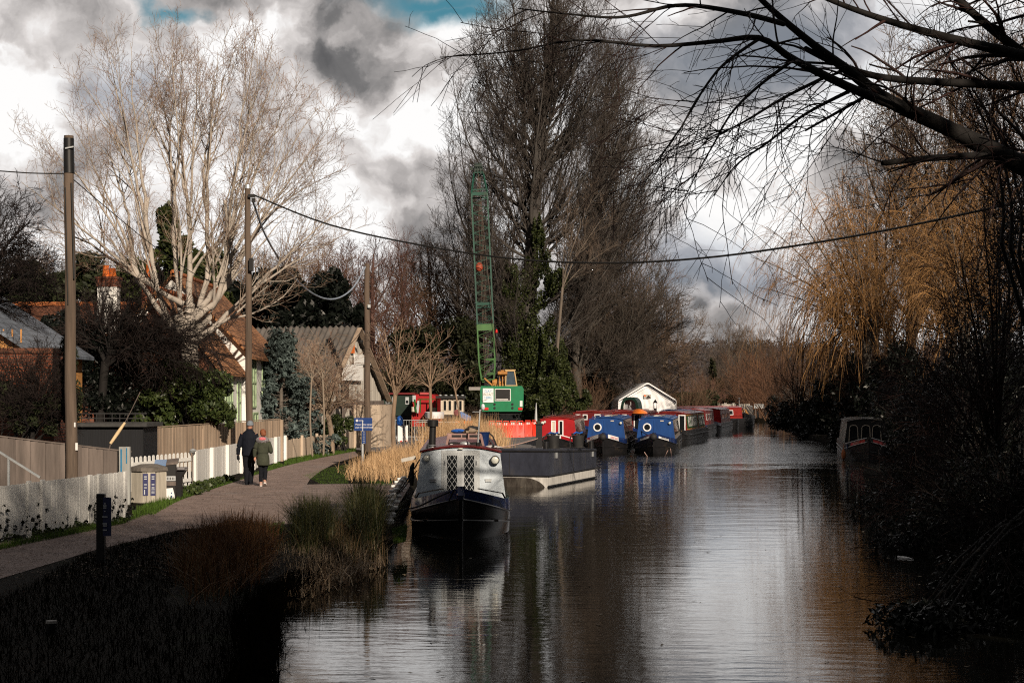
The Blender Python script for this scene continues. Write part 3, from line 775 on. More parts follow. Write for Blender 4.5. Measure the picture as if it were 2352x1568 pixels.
def spread_tree(name, label, Y, base_px, fork_px, tg, r=(0.2, 0.1), n1=(9, 2.0), n2=(7, 0.9), n3=(3, 0.4), up=0.35, tm='bark', cm='twig', color=(1, 1, 1), dep=2.5, rmin=0.008, group=None, extra=None, w0=0.012):
    """bare tree whose limbs end at chosen points (pixels, at depth Y)"""
    base = P(*base_px, Y); base.z = GZ
    fork = P(*fork_px, Y)
    tr = [poly([base, (base + fork) / 2 + Vector((random.uniform(-.1, .1), 0, 0)), fork], [r[0], r[0] * 0.85, r[1]], 8)]
    limbs = []
    for i, (u, v) in enumerate(tg):
        dy = random.uniform(-dep, dep)
        e = P(u, v, Y + dy)
        d = Vector(e) - fork
        d0 = norm(np.array([d.x * 0.6, d.y * 0.6, max(abs(d.z), d.length * 0.5)]))
        limbs.append(curve(fork + Vector((0, 0, random.uniform(-0.25, 0.0) * r[1] * 6)), e, r[1] * random.uniform(0.4, 0.7), rmin, 9, (0, 0, 0), w0, d0))
    L = cat(*limbs)
    b1 = sprout(L, n1[0], 0.15, 0.98, (0.4, 0.9), n1[1], 6, 0.5, rmin, (0, 0, up), 0.1, 0.5)
    b2 = sprout(b1, n2[0], 0.2, 1.0, (0.4, 1.0), n2[1], 4, 0.6, rmin * 0.85, (0, 0, up * 0.6), 0.13, 0.4)
    cr = [b2]
    if n3[0]:
        cr.append(sprout(b2, n3[0], 0.3, 1.0, (0.4, 1.0), n3[1], 3, 0.8, rmin * 0.75, (0, 0, up * 0.5), 0.12, 0.3, 0.7))
    return plant(name, label, 'tree', base, tr + [L, b1], cr, tm, cm, 6, 3, color=color, group=group, extra=extra)

spread_tree('silver_tree', 'slim silver stemmed bare tree leaning right before the ivy clad poplar', 113, (1268, 985), (1292, 660), [(1330, 470), (1375, 420), (1400, 480), (1310, 440), (1420, 560), (1350, 540), (1390, 600)],
            (0.13, 0.10), (7, 2.2), (6, 1.0), (3, 0.5), color=(1.15, 1.1, 1.05), rmin=0.010)
spread_tree('rounded_tree', 'rounded grey twiggy tree behind the white tent', 132, (1470, 985), (1460, 850), [(1350, 640), (1400, 590), (1450, 570), (1500, 600), (1535, 650), (1548, 720), (1540, 790), (1330, 720), (1320, 800), (1425, 680), (1490, 690), (1380, 760), (1552, 840), (1345, 860)],
            (0.35, 0.3), (12, 3.2), (10, 1.5), (4, 0.7), color=(1.25, 1.05, 0.88), rmin=0.013, dep=5)
# small trees of the garden and the wharf
spread_tree('pollard_tree', 'young multi stemmed tree with orange brown twigs beside the curved fence', 72, (905, 1032), (908, 905), [(862, 735), (882, 752), (870, 800), (910, 745), (940, 790), (965, 765), (1000, 775), (1035, 770), (1028, 800), (850, 810), (975, 830), (925, 730)],
            (0.115, 0.10), (8, 1.0), (4, 0.5), (0, 0), 0.25, 'bark', 'twig_red', color=(1.9, 1.55, 1.25), dep=1.6, rmin=0.010, w0=0.008)
spread_tree('pollard_tree', 'slim pale stemmed tree with a low spreading head, nearer the crane', 80, (988, 1018), (988, 888), [(935, 860), (950, 838), (965, 820), (990, 800), (1010, 815), (1035, 838), (1055, 845), (1020, 850), (945, 880), (1000, 840)],
            (0.085, 0.075), (6, 0.8), (3, 0.4), (0, 0), 0.2, 'bark', 'twig_red', color=(1.9, 1.55, 1.25), dep=1.3, rmin=0.010)
spread_tree('wharf_sapling', 'thin leaning sapling among the tan reeds left of the crane', 84, (1075, 1012), (1046, 900), [(1030, 850), (1040, 835), (1062, 850), (1020, 870), (1085, 860)],
            (0.06, 0.045), (5, 0.7), (3, 0.4), (0, 0), 0.2, 'bark', 'twig_red', color=(1.9, 1.55, 1.25), dep=1.0, rmin=0.009)
spread_tree('crab_apple_tree', 'low round headed bare tree with tangled straw coloured twigs before the barn', 69, (762, 1012), (752, 950), [(645, 880), (655, 830), (680, 800), (710, 782), (745, 778), (775, 800), (800, 840), (808, 890), (660, 910), (700, 840), (740, 830), (770, 880), (795, 920), (690, 930), (725, 800)],
            (0.14, 0.12), (9, 1.2), (6, 0.65), (2, 0.35), -0.05, 'bark', 'twig_red', color=(2.0, 1.75, 1.5), dep=1.6, rmin=0.009)
for i, (u, lab) in enumerate([(718, 'slim straight pale sapling stem nearer the blue spruce'), (743, 'slim straight pale sapling stem nearer the blue sign')]):
    spread_tree('sapling', lab, 66 + i, (u, 1012), (u - 2, 870), [(u - 30, 830), (u - 10, 805), (u + 15, 810), (u + 28, 840), (u - 22, 850)], (0.045, 0.034), (5, 0.7), (4, 0.4), (0, 0), 0.2, 'bark', 'twig_red', color=(2.0, 1.9, 1.75), dep=0.8, rmin=0.008, group='sapling stems before the barn')
# dark twisted garden tree, and the black twigs at the very left
spread_tree('apple_tree', 'dark twisted old garden tree in front of the red brick cottage', 53, (208, 1000), (242, 830), [(300, 700), (360, 690), (420, 715), (470, 740), (505, 770), (480, 800), (440, 840), (380, 770), (260, 690), (215, 710), (320, 760), (500, 830), (400, 830), (190, 770), (350, 850)],
            (0.17, 0.14), (11, 1.5), (9, 0.8), (4, 0.35), 0.0, 'bark_black', 'twig_dark', dep=2.2, rmin=0.010)
spread_tree('hedgerow_tree', 'dark twiggy tree at the left edge behind the tall pole', 48, (-60, 980), (-70, 720), [(30, 470), (55, 520), (70, 580), (20, 600), (-20, 440), (60, 640), (0, 540), (90, 610), (40, 690)],
            (0.2, 0.15), (11, 1.6), (9, 0.8), (4, 0.35), -0.05, 'bark_black', 'twig_dark', dep=1.5, rmin=0.009)
spread_tree('bramble_bush', 'tangle of dark red stems over the brick outbuilding at the left edge', 37.5, (70, 1030), (75, 1000), [(0, 830), (30, 800), (60, 850), (95, 810), (130, 830), (150, 880), (20, 900), (110, 880), (-20, 860), (70, 900), (140, 940), (40, 940)],
            (0.07, 0.06), (11, 0.9), (8, 0.5), (3, 0.25), 0.0, 'bark_black', 'twig_dark', dep=0.5, rmin=0.006)
# willows on the right bank
def willow(label, Y, base_px, fork_px, tg, n=(11, 2.6), drop=(16, 3.6), depth=3.0, r=(0.45, 0.34), seed_tone=None):
    base = P(*base_px, Y); base.z = GZ
    fork = P(*fork_px, Y)
    tr = [poly([base, (base + fork) / 2 + Vector((0.2, 0, 0)), fork], [r[0], r[0] * 0.9, r[1]], 8)]
    limbs = []
    for (u, v) in tg:
        dy = random.uniform(-depth, depth)
        e = P(u, v, Y + dy)
        d = Vector(e) - fork
        d0 = norm(np.array([d.x * 0.5, d.y * 0.5, max(d.z, 0) + d.length * 0.55]))
        limbs.append(curve(fork + Vector((0, 0, random.uniform(-.5, .2))), e, random.uniform(0.07, 0.14), 0.014, 12, (0, 0, 0.2), 0.010, d0))
    L = cat(*limbs)
    b1 = sprout(L, n[0], 0.2, 0.98, (0.4, 0.9), n[1], 7, 0.45, 0.011, (0, 0, -0.25), 0.1, 0.4)
    b2 = sprout(cat(b1, L), drop[0], 0.15, 1.0, (0.4, 1.1), drop[1], 8, 0.45, 0.0085, (0, 0, -2.4), 0.05, 0.15, 0.6)
    pk = np.clip((b2[0][:, 0, 0] / b2[0][:, 0, 1] * F + U0 - 1700) / 230.0, 0.12, 1.0) * 0.62
    keep = rng.random(len(b2[0])) < pk
    b2 = (b2[0][keep], b2[1][keep])
    b3 = sprout(b2, 2, 0.1, 0.8, (0.2, 0.5), drop[1] * 0.35, 4, 0.8, 0.0075, (0, 0, -1.5), 0.06, 0.3, 0.8)
    plant('willow_tree', label, 'tree', base, tr + [L], [b1, b2, b3], 'bark', 'willow', 7, 3)
willow('golden weeping willow hanging over the water on the right bank', 86, (2010, 1000), (1995, 830),
       [(1725, 590), (1760, 520), (1800, 470), (1850, 430), (1905, 400), (1740, 660), (1790, 640), (1860, 520), (1950, 450), (1990, 420), (1830, 600), (1900, 560), (1960, 600), (2050, 500), (1870, 690), (2080, 600)], (10, 2.4), (13, 3.6), 3.0)
willow('golden willow standing farther right behind the black thicket', 80, (2240, 1000), (2220, 800),
       [(2080, 480), (2120, 420), (2160, 390), (2200, 400), (2250, 420), (2300, 440), (2060, 560), (2110, 560), (2180, 520), (2260, 540), (2330, 520), (2140, 620)], (10, 2.0), (11, 2.8), 3.0)

# ---- prototypes copied into the woods
def proto_bare(name, label, h, spread, color, tm='bark', cm='twig', stems=10, low=0.25, rmin=0.013, n=(10, 9, 4), base=(0, -500, GZ), trunk_r=0.28):
    z = np.array(base, float)
    tr = [poly([z, z + [0.1, 0, h * 0.35], z + [0, 0.1, h * 0.7], z + [0.1, 0, h * 0.95]], [trunk_r, trunk_r * .8, trunk_r * .45, 0.04], 12)]
    lim = []
    for i in range(stems):
        a = i * 2.399 + random.uniform(-.3, .3)
        t = low + (0.75 - low) * i / stems
        rr = spread * (0.55 + 0.5 * random.random()) * (1.15 - 0.7 * (t - low))
        e = z + np.array([rr * math.cos(a), rr * math.sin(a), h * min(t + random.uniform(0.22, 0.4), 1.02)])
        lim.append(curve(z + [0, 0, h * t], e, trunk_r * 0.42 * (1.2 - t), 0.02, 9, (0, 0, 0.2), 0.012, norm(np.array([math.cos(a) * .9, math.sin(a) * .9, .6]))))
    L = cat(*lim)
    b1 = sprout(cat(L, tr[0]), n[0], 0.2, 0.99, (0.4, 0.85), h * 0.19, 6, 0.5, rmin, (0, 0, 0.35), 0.11, 0.45)
    b2 = sprout(b1, n[1], 0.15, 1.0, (0.4, 0.95), h * 0.085, 4, 0.6, rmin * .85, (0, 0, 0.25), 0.13, 0.4)
    b3 = sprout(b2, n[2], 0.2, 1.0, (0.4, 1.0), h * 0.04, 3, 0.8, rmin * .75, (0, 0, 0.2), 0.12, 0.3, 0.7)
    return plant(name, label, 'tree', base, tr + [L, b1], [b2, b3], tm, cm, 5, 3, color=color)

def proto_bush(name, label, h, spread, color, stems=26, base=(0, -500, GZ), cm='twig', rmin=0.009, up=0.4):
    z = np.array(base, float)
    lim = []
    for i in range(stems):
        a = i * 2.399
        rr = spread * math.sqrt((i + 0.5) / stems)
        hh = h * (1.0 - 0.45 * (rr / spread) ** 2) * random.uniform(0.75, 1.05)
        s0 = z + [0.35 * rr * math.cos(a), 0.35 * rr * math.sin(a), 0]
        lim.append(curve(s0, z + np.array([rr * math.cos(a), rr * math.sin(a), hh]), 0.035, 0.01, 8, (0, 0, 0), 0.015, norm(np.array([math.cos(a) * .4, math.sin(a) * .4, 1]))))
    L = cat(*lim)
    b1 = sprout(L, 10, 0.1, 0.99, (0.3, 0.8), h * 0.3, 5, 0.5, rmin, (0, 0, up), 0.12, 0.45)
    b2 = sprout(b1, 7, 0.15, 1.0, (0.4, 1.0), h * 0.14, 4, 0.7, rmin * .8, (0, 0, up), 0.13, 0.4, 0.7)
    return plant(name, label, 'shrub', base, [L], [b1, b2], 'bark', cm, 5, 3, color=color, tname='stems')

def place(o, u, v, Y, rz, s, label, color, group):
    b = P(u, v, Y)
    return dup(o, (b.x, b.y, GZ - 0.1), rz, s, label, group, (*color, 1))

wood = 'bare trees of the wood behind the buildings'
PT = proto_bare('woodland_tree', 'x', 12.5, 4.6, (1, 1, 1))
PT2 = proto_bare('woodland_tree', 'x', 13.0, 3.6, (1, 1, 1), stems=14, low=0.15, n=(11, 8, 4))
PB = proto_bush('scrub_bush', 'x', 5.0, 3.2, (1, 1, 1))
DK = (0.48, 0.31, 0.22)
BR, PU, GR, RD = (1.05, 0.80, 0.62), (0.80, 0.48, 0.45), (0.95, 0.88, 0.80), (1.05, 0.66, 0.46)
first = [True, True]
for i, (pt, u, Y, s, col, lab) in enumerate([
        (0, -40, 118, 0.98, GR, 'grey brown bare tree at the left edge of the wood'),
        (0, 40, 122, 1.02, BR, 'brown bare tree seen left of the tall left pole'),
        (1, 105, 116, 0.92, GR, 'bare tree showing just left of the tall left pole'),
        (0, 190, 120, 0.95, BR, 'brown bare tree above the white chimney'),
        (1, 270, 124, 0.98, PU, 'purplish bare tree between the chimney and the pale tree'),
        (0, 350, 118, 0.95, BR, 'bare tree half hidden by the left limbs of the pale tree'),
        (0, 500, 124, 1.02, BR, 'bare tree half hidden by the right limbs of the pale tree'),
        (1, 590, 126, 1.0, GR, 'bare tree behind the middle pole'),
        (0, 660, 128, 1.05, BR, 'reddish brown tree above the left end of the barn roof'),
        (1, 730, 126, 1.04, RD, 'rusty twigged tree above the middle of the barn roof'),
        (0, 790, 122, 1.0, BR, 'bare brown tree above the drooping blue cable'),
        (1, 858, 112, 0.98, PU, 'dark purple tree right of the third pole'),
        (0, 925, 126, 1.02, BR, 'brown bare tree above the curved fence'),
        (1, 985, 130, 1.06, GR, 'slender grey tree standing over the red boat on the wharf'),
        (0, 1050, 126, 1.12, BR, 'bare tree immediately left of the crane boom'),
        (1, 1100, 128, 1.3, GR, 'bare tree right behind the crane boom'),
        (0, 1330, 140, 1.05, GR, 'bare tree behind the silver stemmed tree'),
        (1, 1395, 142, 1.0, BR, 'brown tree behind the left slope of the tent'),
        (0, 1530, 152, 0.92, GR, 'grey tree just right of the tent gable')]):
    src = (PT, PT2)[pt]
    place(src, u, 985, Y, i * 1.3, (s, s, s), lab, col, wood)
for i, (u, Y, s, col, lab) in enumerate([
        (1330, 122, 0.9, BR, 'brown scrub behind the red hire boat'), (1400, 126, 1.0, GR, 'grey scrub at the left end of the tent'),
        (1570, 150, 1.1, BR, 'brown scrub right of the white tent'), (1610, 172, 0.9, (1.5, 0.95, 0.85), 'pinkish scrub above the far red boats'),
        (1650, 185, 1.3, GR, 'grey scrub behind the far lock gate'), (1700, 190, 1.5, RD, 'russet scrub behind the farthest grey boat'),
        (1745, 180, 1.5, RD, 'russet scrub right of the farthest grey boat'), (1790, 168, 1.4, RD, 'russet scrub filling the bend of the canal'),
        (1850, 128, 1.3, DK, 'brown scrub under the weeping willow'), (1905, 118, 1.3, DK, 'rusty scrub under the right side of the willow'),
        (1960, 104, 1.35, DK, 'brown scrub above the half hidden boat'), (2030, 94, 1.4, DK, 'brown scrub right of the half hidden boat'), (2100, 88, 1.4, DK, 'rusty scrub behind the black thicket'),
        (1100, 122, 0.9, GR, 'grey scrub behind the crane cab'), (950, 112, 0.8, GR, 'scrub behind the red boat on the wharf'), (1040, 114, 0.8, BR, 'scrub behind the cream boat on the wharf')]):
    place(PB, u, 985, Y, i * 0.9, (s, s, s), lab, col, 'bare scrub bushes along the canal')
for i, (u, Y, s, col, lab) in enumerate([
        (1640, 190, 0.62, (0.75, 0.75, 0.78), 'thin grey tree left of the far russet scrub'), (1675, 200, 0.85, GR, 'tall thin tree on the skyline behind the farthest boat'),
        (1715, 205, 0.8, GR, 'thin skyline tree left of the willow'), (1750, 200, 0.78, GR, 'thin skyline tree behind the willow tips'), (1800, 190, 0.8, BR, 'skyline tree behind the weeping willow'),
        (2015, 101, 1.12, GR, 'tall grey tree rising behind the weeping willow'), (2095, 98, 1.5, GR, 'tall grey tree between the two willows'), (2180, 96, 1.7, GR, 'tall grey tree above the farther willow'),
        (2285, 94, 1.7, BR, 'tall brown tree at the right edge')]):
    place(PT2, u, 985, Y, i * 1.7, (s * 0.85, s * 0.85, s), lab, col, 'bare trees beyond the right bank')
bare = 'bare trees out of view added to dapple the light'
for i, (x, y, sc) in enumerate([(7.5, -1, 1.35), (3.5, -5, 1.35), (-2, -5, 1.4), (-7, -5, 1.35), (12, 4, 1.3), (15.5, 14, 1.2), (0, -12, 1.7), (7, -12, 1.6)]):  # unseen trees, added so the middle ground gets only broken sunlight
    dup((PT, PT2)[i % 2], (x, y, GZ), i * 1.1, (sc, sc, sc), 'tall bare tree out of view near the viewer, added to thin the sunlight', bare, (0.9, 0.85, 0.8, 1))
for o in (PT, PT2, PB):
    for c in list(o.children):
        bpy.data.objects.remove(c)
    bpy.data.objects.remove(o)

# the far wood on the hillside
def far_wood():
    parts = []
    n = 2600
    x = rng.uniform(-200, 420, n)
    y = rng.uniform(380, 760, n)
    t = (y - 420) / 620
    hz = np.where(y < 420, 1.5, 25 * np.sin(math.pi * np.clip(t / 1.0 * 0.9, 0, 1)) * 0.85)
    cen = np.stack([x, y, hz + 2.5], 1)
    V, Q = leaf_geo(cen, np.tile([[3.2, 3.2, 4.2]], (n, 1)), 90000, 1.1, 0.6, 0.4)
    o = np_mesh('far_wood', V, Q, mat('far_wood', (0.045, 0.042, 0.050), 0.9, var=0.3, scale=0.02, island=(0.10, 0.085, 0.085), spec=0.05))
    tag(o, kind='stuff')
far_wood()

# ---- evergreens
def bush(name, label, lobes, count, size, m, category='shrub', aspect=0.45, stem=None, group=None, sub=10, rs=(0.25, 0.45), color=None, shell=0.5, droop=0.3, cname='foliage', twigs=False):
    """lobes: (u, v, Y, ru, rv, depth) ellipsoids in pixels at depth Y"""
    C_, R_ = [], []
    for (u, v, Y, ru, rv, dp) in lobes:
        a, b = blobs(P(u, v, Y), (ru * Y / F, dp, rv * Y / F), sub, 0.85, rs)
        b[:, 1] = np.minimum(b[:, 1], np.maximum(b[:, 0], b[:, 2]) * 1.2)
        a[:, 2] = np.maximum(a[:, 2], b[:, 2] * 0.6)
        C_.append(a); R_.append(b)
    C_, R_ = np.concatenate(C_), np.concatenate(R_)
    V, Q = leaf_geo(C_, R_, count, size, aspect, shell, droop)
    u, v, Y = lobes[0][:3]
    base = P(u, v, Y); base.z = GZ if stem is None else stem[2]
    if stem is not None:
        base.x, base.y = stem[0], stem[1]
    st = []
    for c in C_[:: max(1, len(C_) // 14)]:
        st.append(curve(base + Vector((random.uniform(-.3, .3), random.uniform(-.3, .3), -0.1)), c, 0.05, 0.012, 7, (0, 0, 0.2), 0.02, (0, 0, 1)))
    S_ = cat(*st)
    tw = None
    if twigs:
        t1 = sprout(S_, 9, 0.3, 1.0, (0.3, 0.9), 1.6, 7, 0.5, 0.006, (0, 0, 0.0), 0.1, 0.3)
        tw = [t1, sprout(t1, 6, 0.2, 1.0, (0.4, 1.0), 0.7, 5, 0.6, 0.004, (0, 0, -0.1), 0.12, 0.3)]
    o = plant(name, label, category, base, [S_], tw, 'bark_black', 'twig_dark', 5, extra=[(cname, V, Q, m)], group=group, tname='stems', color=color, crown_name='twigs')
    return o
bush('laurel_shrub', 'glossy green laurel spilling over the tan fence left of the middle pole', [(430, 920, 54, 85, 75, 1.4), (490, 880, 55, 50, 50, 1.2), (360, 950, 53, 55, 55, 1.2), (400, 860, 54, 50, 40, 1.2), (520, 950, 55, 26, 40, 0.7)], 12000, 0.19, 'laurel', sub=14)
bush('dark_shrub', 'black green shrub behind the tall left pole, in front of the cottages', [(235, 860, 54, 75, 110, 1.4), (290, 800, 55, 60, 80, 1.2), (200, 780, 55, 45, 60, 1.2), (270, 930, 53, 80, 50, 1.2), (340, 880, 54, 50, 50, 1)], 14000, 0.15, 'leaf_black', sub=14)
bush('dark_shrub', 'black evergreen under the orange ridge left of the chimney', [(105, 770, 58, 50, 50, 1.5), (150, 740, 59, 40, 45, 1.5), (70, 830, 57, 50, 60, 1.5), (180, 800, 58, 40, 70, 1.2)], 9000, 0.16, 'leaf_black', sub=14)
bush('ivy_hedge', 'dark ivy growing over the brick outbuilding at the left edge', [(20, 930, 37.5, 60, 60, 0.5), (100, 950, 37.5, 50, 50, 0.5), (160, 830, 38, 26, 60, 0.4), (160, 930, 37.5, 30, 60, 0.4)], 7000, 0.10, 'leaf_dark', sub=14)
bush('dark_hedge_tree', 'black evergreen mass behind the barn roof', [(640, 680, 92, 80, 80, 4), (740, 680, 94, 70, 70, 4), (560, 720, 92, 60, 80, 3), (800, 740, 96, 40, 60, 3), (690, 740, 92, 90, 60, 3)], 22000, 0.42, 'leaf_black', 'tree', sub=16)
bush('ivy_tree', 'ivy covered tree glimpsed through the pale limbs', [(410, 600, 92, 60, 60, 3), (480, 640, 92, 60, 70, 3), (520, 730, 90, 40, 50, 2), (380, 520, 94, 26, 60, 2), (330, 650, 94, 50, 70, 2)], 16000, 0.36, 'ivy', 'tree', sub=14)
bush('dark_understorey', 'dark evergreen undergrowth behind the two chimneys', [(60, 660, 100, 110, 70, 3), (200, 650, 100, 90, 60, 3), (300, 700, 98, 60, 60, 3), (120, 740, 98, 110, 50, 3)], 22000, 0.36, 'leaf_dark', 'tree', sub=16)
bush('wharf_hedge', 'dark evergreen hedge along the back of the wharf left of the crane', [(930, 870, 110, 60, 70, 2), (1010, 880, 112, 60, 60, 2), (1080, 880, 112, 50, 70, 2), (960, 800, 112, 60, 60, 2), (1050, 790, 114, 60, 70, 2)], 22000, 0.3, 'leaf_dark', 'hedge', sub=16, color=(0.75, 0.7, 0.65))
bush('ivy_hedge', 'ivy covered stumps and hedge right of the crane', [(1265, 905, 108, 48, 52, 2), (1328, 922, 108, 30, 36, 1.6), (1280, 850, 110, 30, 60, 1.6), (1240, 930, 106, 28, 36, 1.2)], 14000, 0.2, 'ivy', 'hedge', sub=16)
bush('dark_hedge', 'dark low hedge between the ivy and the white tent', [(1390, 900, 128, 50, 40, 2), (1590, 920, 160, 60, 30, 3), (1340, 860, 128, 50, 60, 2)], 12000, 0.3, 'leaf_dark', 'hedge', sub=14)
bush('conifer_bush', 'small dark evergreen behind the sapling stems', [(780, 985, 72, 34, 38, 0.9), (735, 1000, 71, 28, 26, 0.7)], 4500, 0.14, 'laurel', sub=14, color=(0.8, 0.8, 0.8))
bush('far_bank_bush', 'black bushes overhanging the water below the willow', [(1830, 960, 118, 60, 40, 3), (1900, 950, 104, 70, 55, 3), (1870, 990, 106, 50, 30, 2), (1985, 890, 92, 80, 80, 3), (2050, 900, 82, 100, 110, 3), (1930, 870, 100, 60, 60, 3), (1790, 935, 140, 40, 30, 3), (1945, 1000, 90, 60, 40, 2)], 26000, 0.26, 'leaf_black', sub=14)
bush('russet_bush', 'small rust coloured bush at the water edge below the willow', [(1775, 942, 150, 24, 22, 1.2)], 2600, 0.2, mat('russet_leaf', (0.34, 0.17, 0.11), 0.8, island=(0.22, 0.11, 0.08)), sub=10)
spread_tree('pale_shrub', 'pale leafless shrub among the black bushes of the right bank', 122, (1840, 985), (1835, 930), [(1800, 905), (1815, 890), (1830, 880), (1850, 895), (1870, 905), (1845, 880), (1880, 925), (1812, 925)], (0.08, 0.06), (8, 1.2), (5, 0.7), (0, 0), 0.2, 'bark_pale', 'bark_pale', dep=1.2, rmin=0.011)
tg = [(1644, 900, 185, 20, 40, 2), (1638, 850, 185, 9, 40, 1.2), (1660, 925, 182, 30, 22, 2)]
bush('ivy_tree', 'slim ivy clad trunk rising left of the farthest grey boat', tg, 5000, 0.30, 'leaf_dark', 'tree', sub=12, color=(.8, .7, .62))

def spruce():
    Y = 68.0
    base = P(646, 1000, Y); base.z = GZ
    top = P(646, 772, Y)
    h = top.z - base.z
    tr = poly([base, (base + top) / 2, top], [0.14, 0.09, 0.02], 10)
    lev = sprout(tr, 105, 0.06, 0.99, (1.2, 1.8), 2.0, 6, 0.3, 0.012, (0, 0, 0.15), 0.10, 0.96)
    tw = sprout(lev, 9, 0.2, 1.0, (0.5, 1.1), 0.5, 4, 0.6, 0.006, (0, 0, -0.1), 0.1, 0.3)
    pts = np.concatenate([tw[0][:, 1:].reshape(-1, 3), lev[0][:, 2:].reshape(-1, 3)])
    pts = np.repeat(pts, 7, axis=0) + rng.normal(size=(len(pts) * 7, 3)) * 0.035
    a = norm(rng.normal(size=pts.shape) + [0, 0, 0.3])
    b = norm(np.cross(a, rng.normal(size=pts.shape)))
    L = 0.10 * (0.6 + 0.8 * rng.random((len(pts), 1)))
    V = np.stack([pts - a * L, pts + b * L * 0.32, pts + a * L, pts - b * L * 0.32], 1).reshape(-1, 3)
    plant('spruce_tree', 'bushy blue green spruce between the middle pole and the barn', 'tree', base, [tr, lev], None, 'bark', 'twig', 5, extra=[('needles', V, np.arange(len(V)).reshape(-1, 4), 'spruce')])
spruce()

# ---- the black thicket of the near right bank
nb = 'black evergreen shrubs of the near right bank'
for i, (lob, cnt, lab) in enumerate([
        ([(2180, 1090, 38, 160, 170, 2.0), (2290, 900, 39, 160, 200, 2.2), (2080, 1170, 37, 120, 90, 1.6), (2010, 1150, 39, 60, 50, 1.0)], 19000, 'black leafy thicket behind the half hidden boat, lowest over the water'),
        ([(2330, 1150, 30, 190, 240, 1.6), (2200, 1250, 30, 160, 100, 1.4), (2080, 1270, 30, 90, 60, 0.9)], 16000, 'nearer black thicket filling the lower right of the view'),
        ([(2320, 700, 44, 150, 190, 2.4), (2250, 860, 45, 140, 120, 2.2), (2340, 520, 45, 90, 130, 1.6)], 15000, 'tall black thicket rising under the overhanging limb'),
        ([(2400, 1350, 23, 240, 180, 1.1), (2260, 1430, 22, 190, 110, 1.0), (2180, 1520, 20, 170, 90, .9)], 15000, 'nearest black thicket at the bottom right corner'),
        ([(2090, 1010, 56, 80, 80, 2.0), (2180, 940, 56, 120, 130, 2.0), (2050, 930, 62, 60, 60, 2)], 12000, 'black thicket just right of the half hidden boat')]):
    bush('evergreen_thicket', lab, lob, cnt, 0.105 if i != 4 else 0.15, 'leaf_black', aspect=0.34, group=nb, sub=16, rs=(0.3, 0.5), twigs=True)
spread_tree('thicket_twigs', 'bare dark stems arching out of the near right thicket', 33, (2300, 1250), (2290, 1100), [(2130, 900), (2180, 760), (2230, 640), (2290, 560), (2340, 600), (2110, 1050), (2090, 1150), (2150, 980), (2200, 560), (2260, 470), (2330, 450), (2120, 820)],
            (0.09, 0.08), (11, 1.5), (8, 0.9), (4, 0.4), 0.05, 'bark_black', 'twig_black', dep=1.5, rmin=0.006)

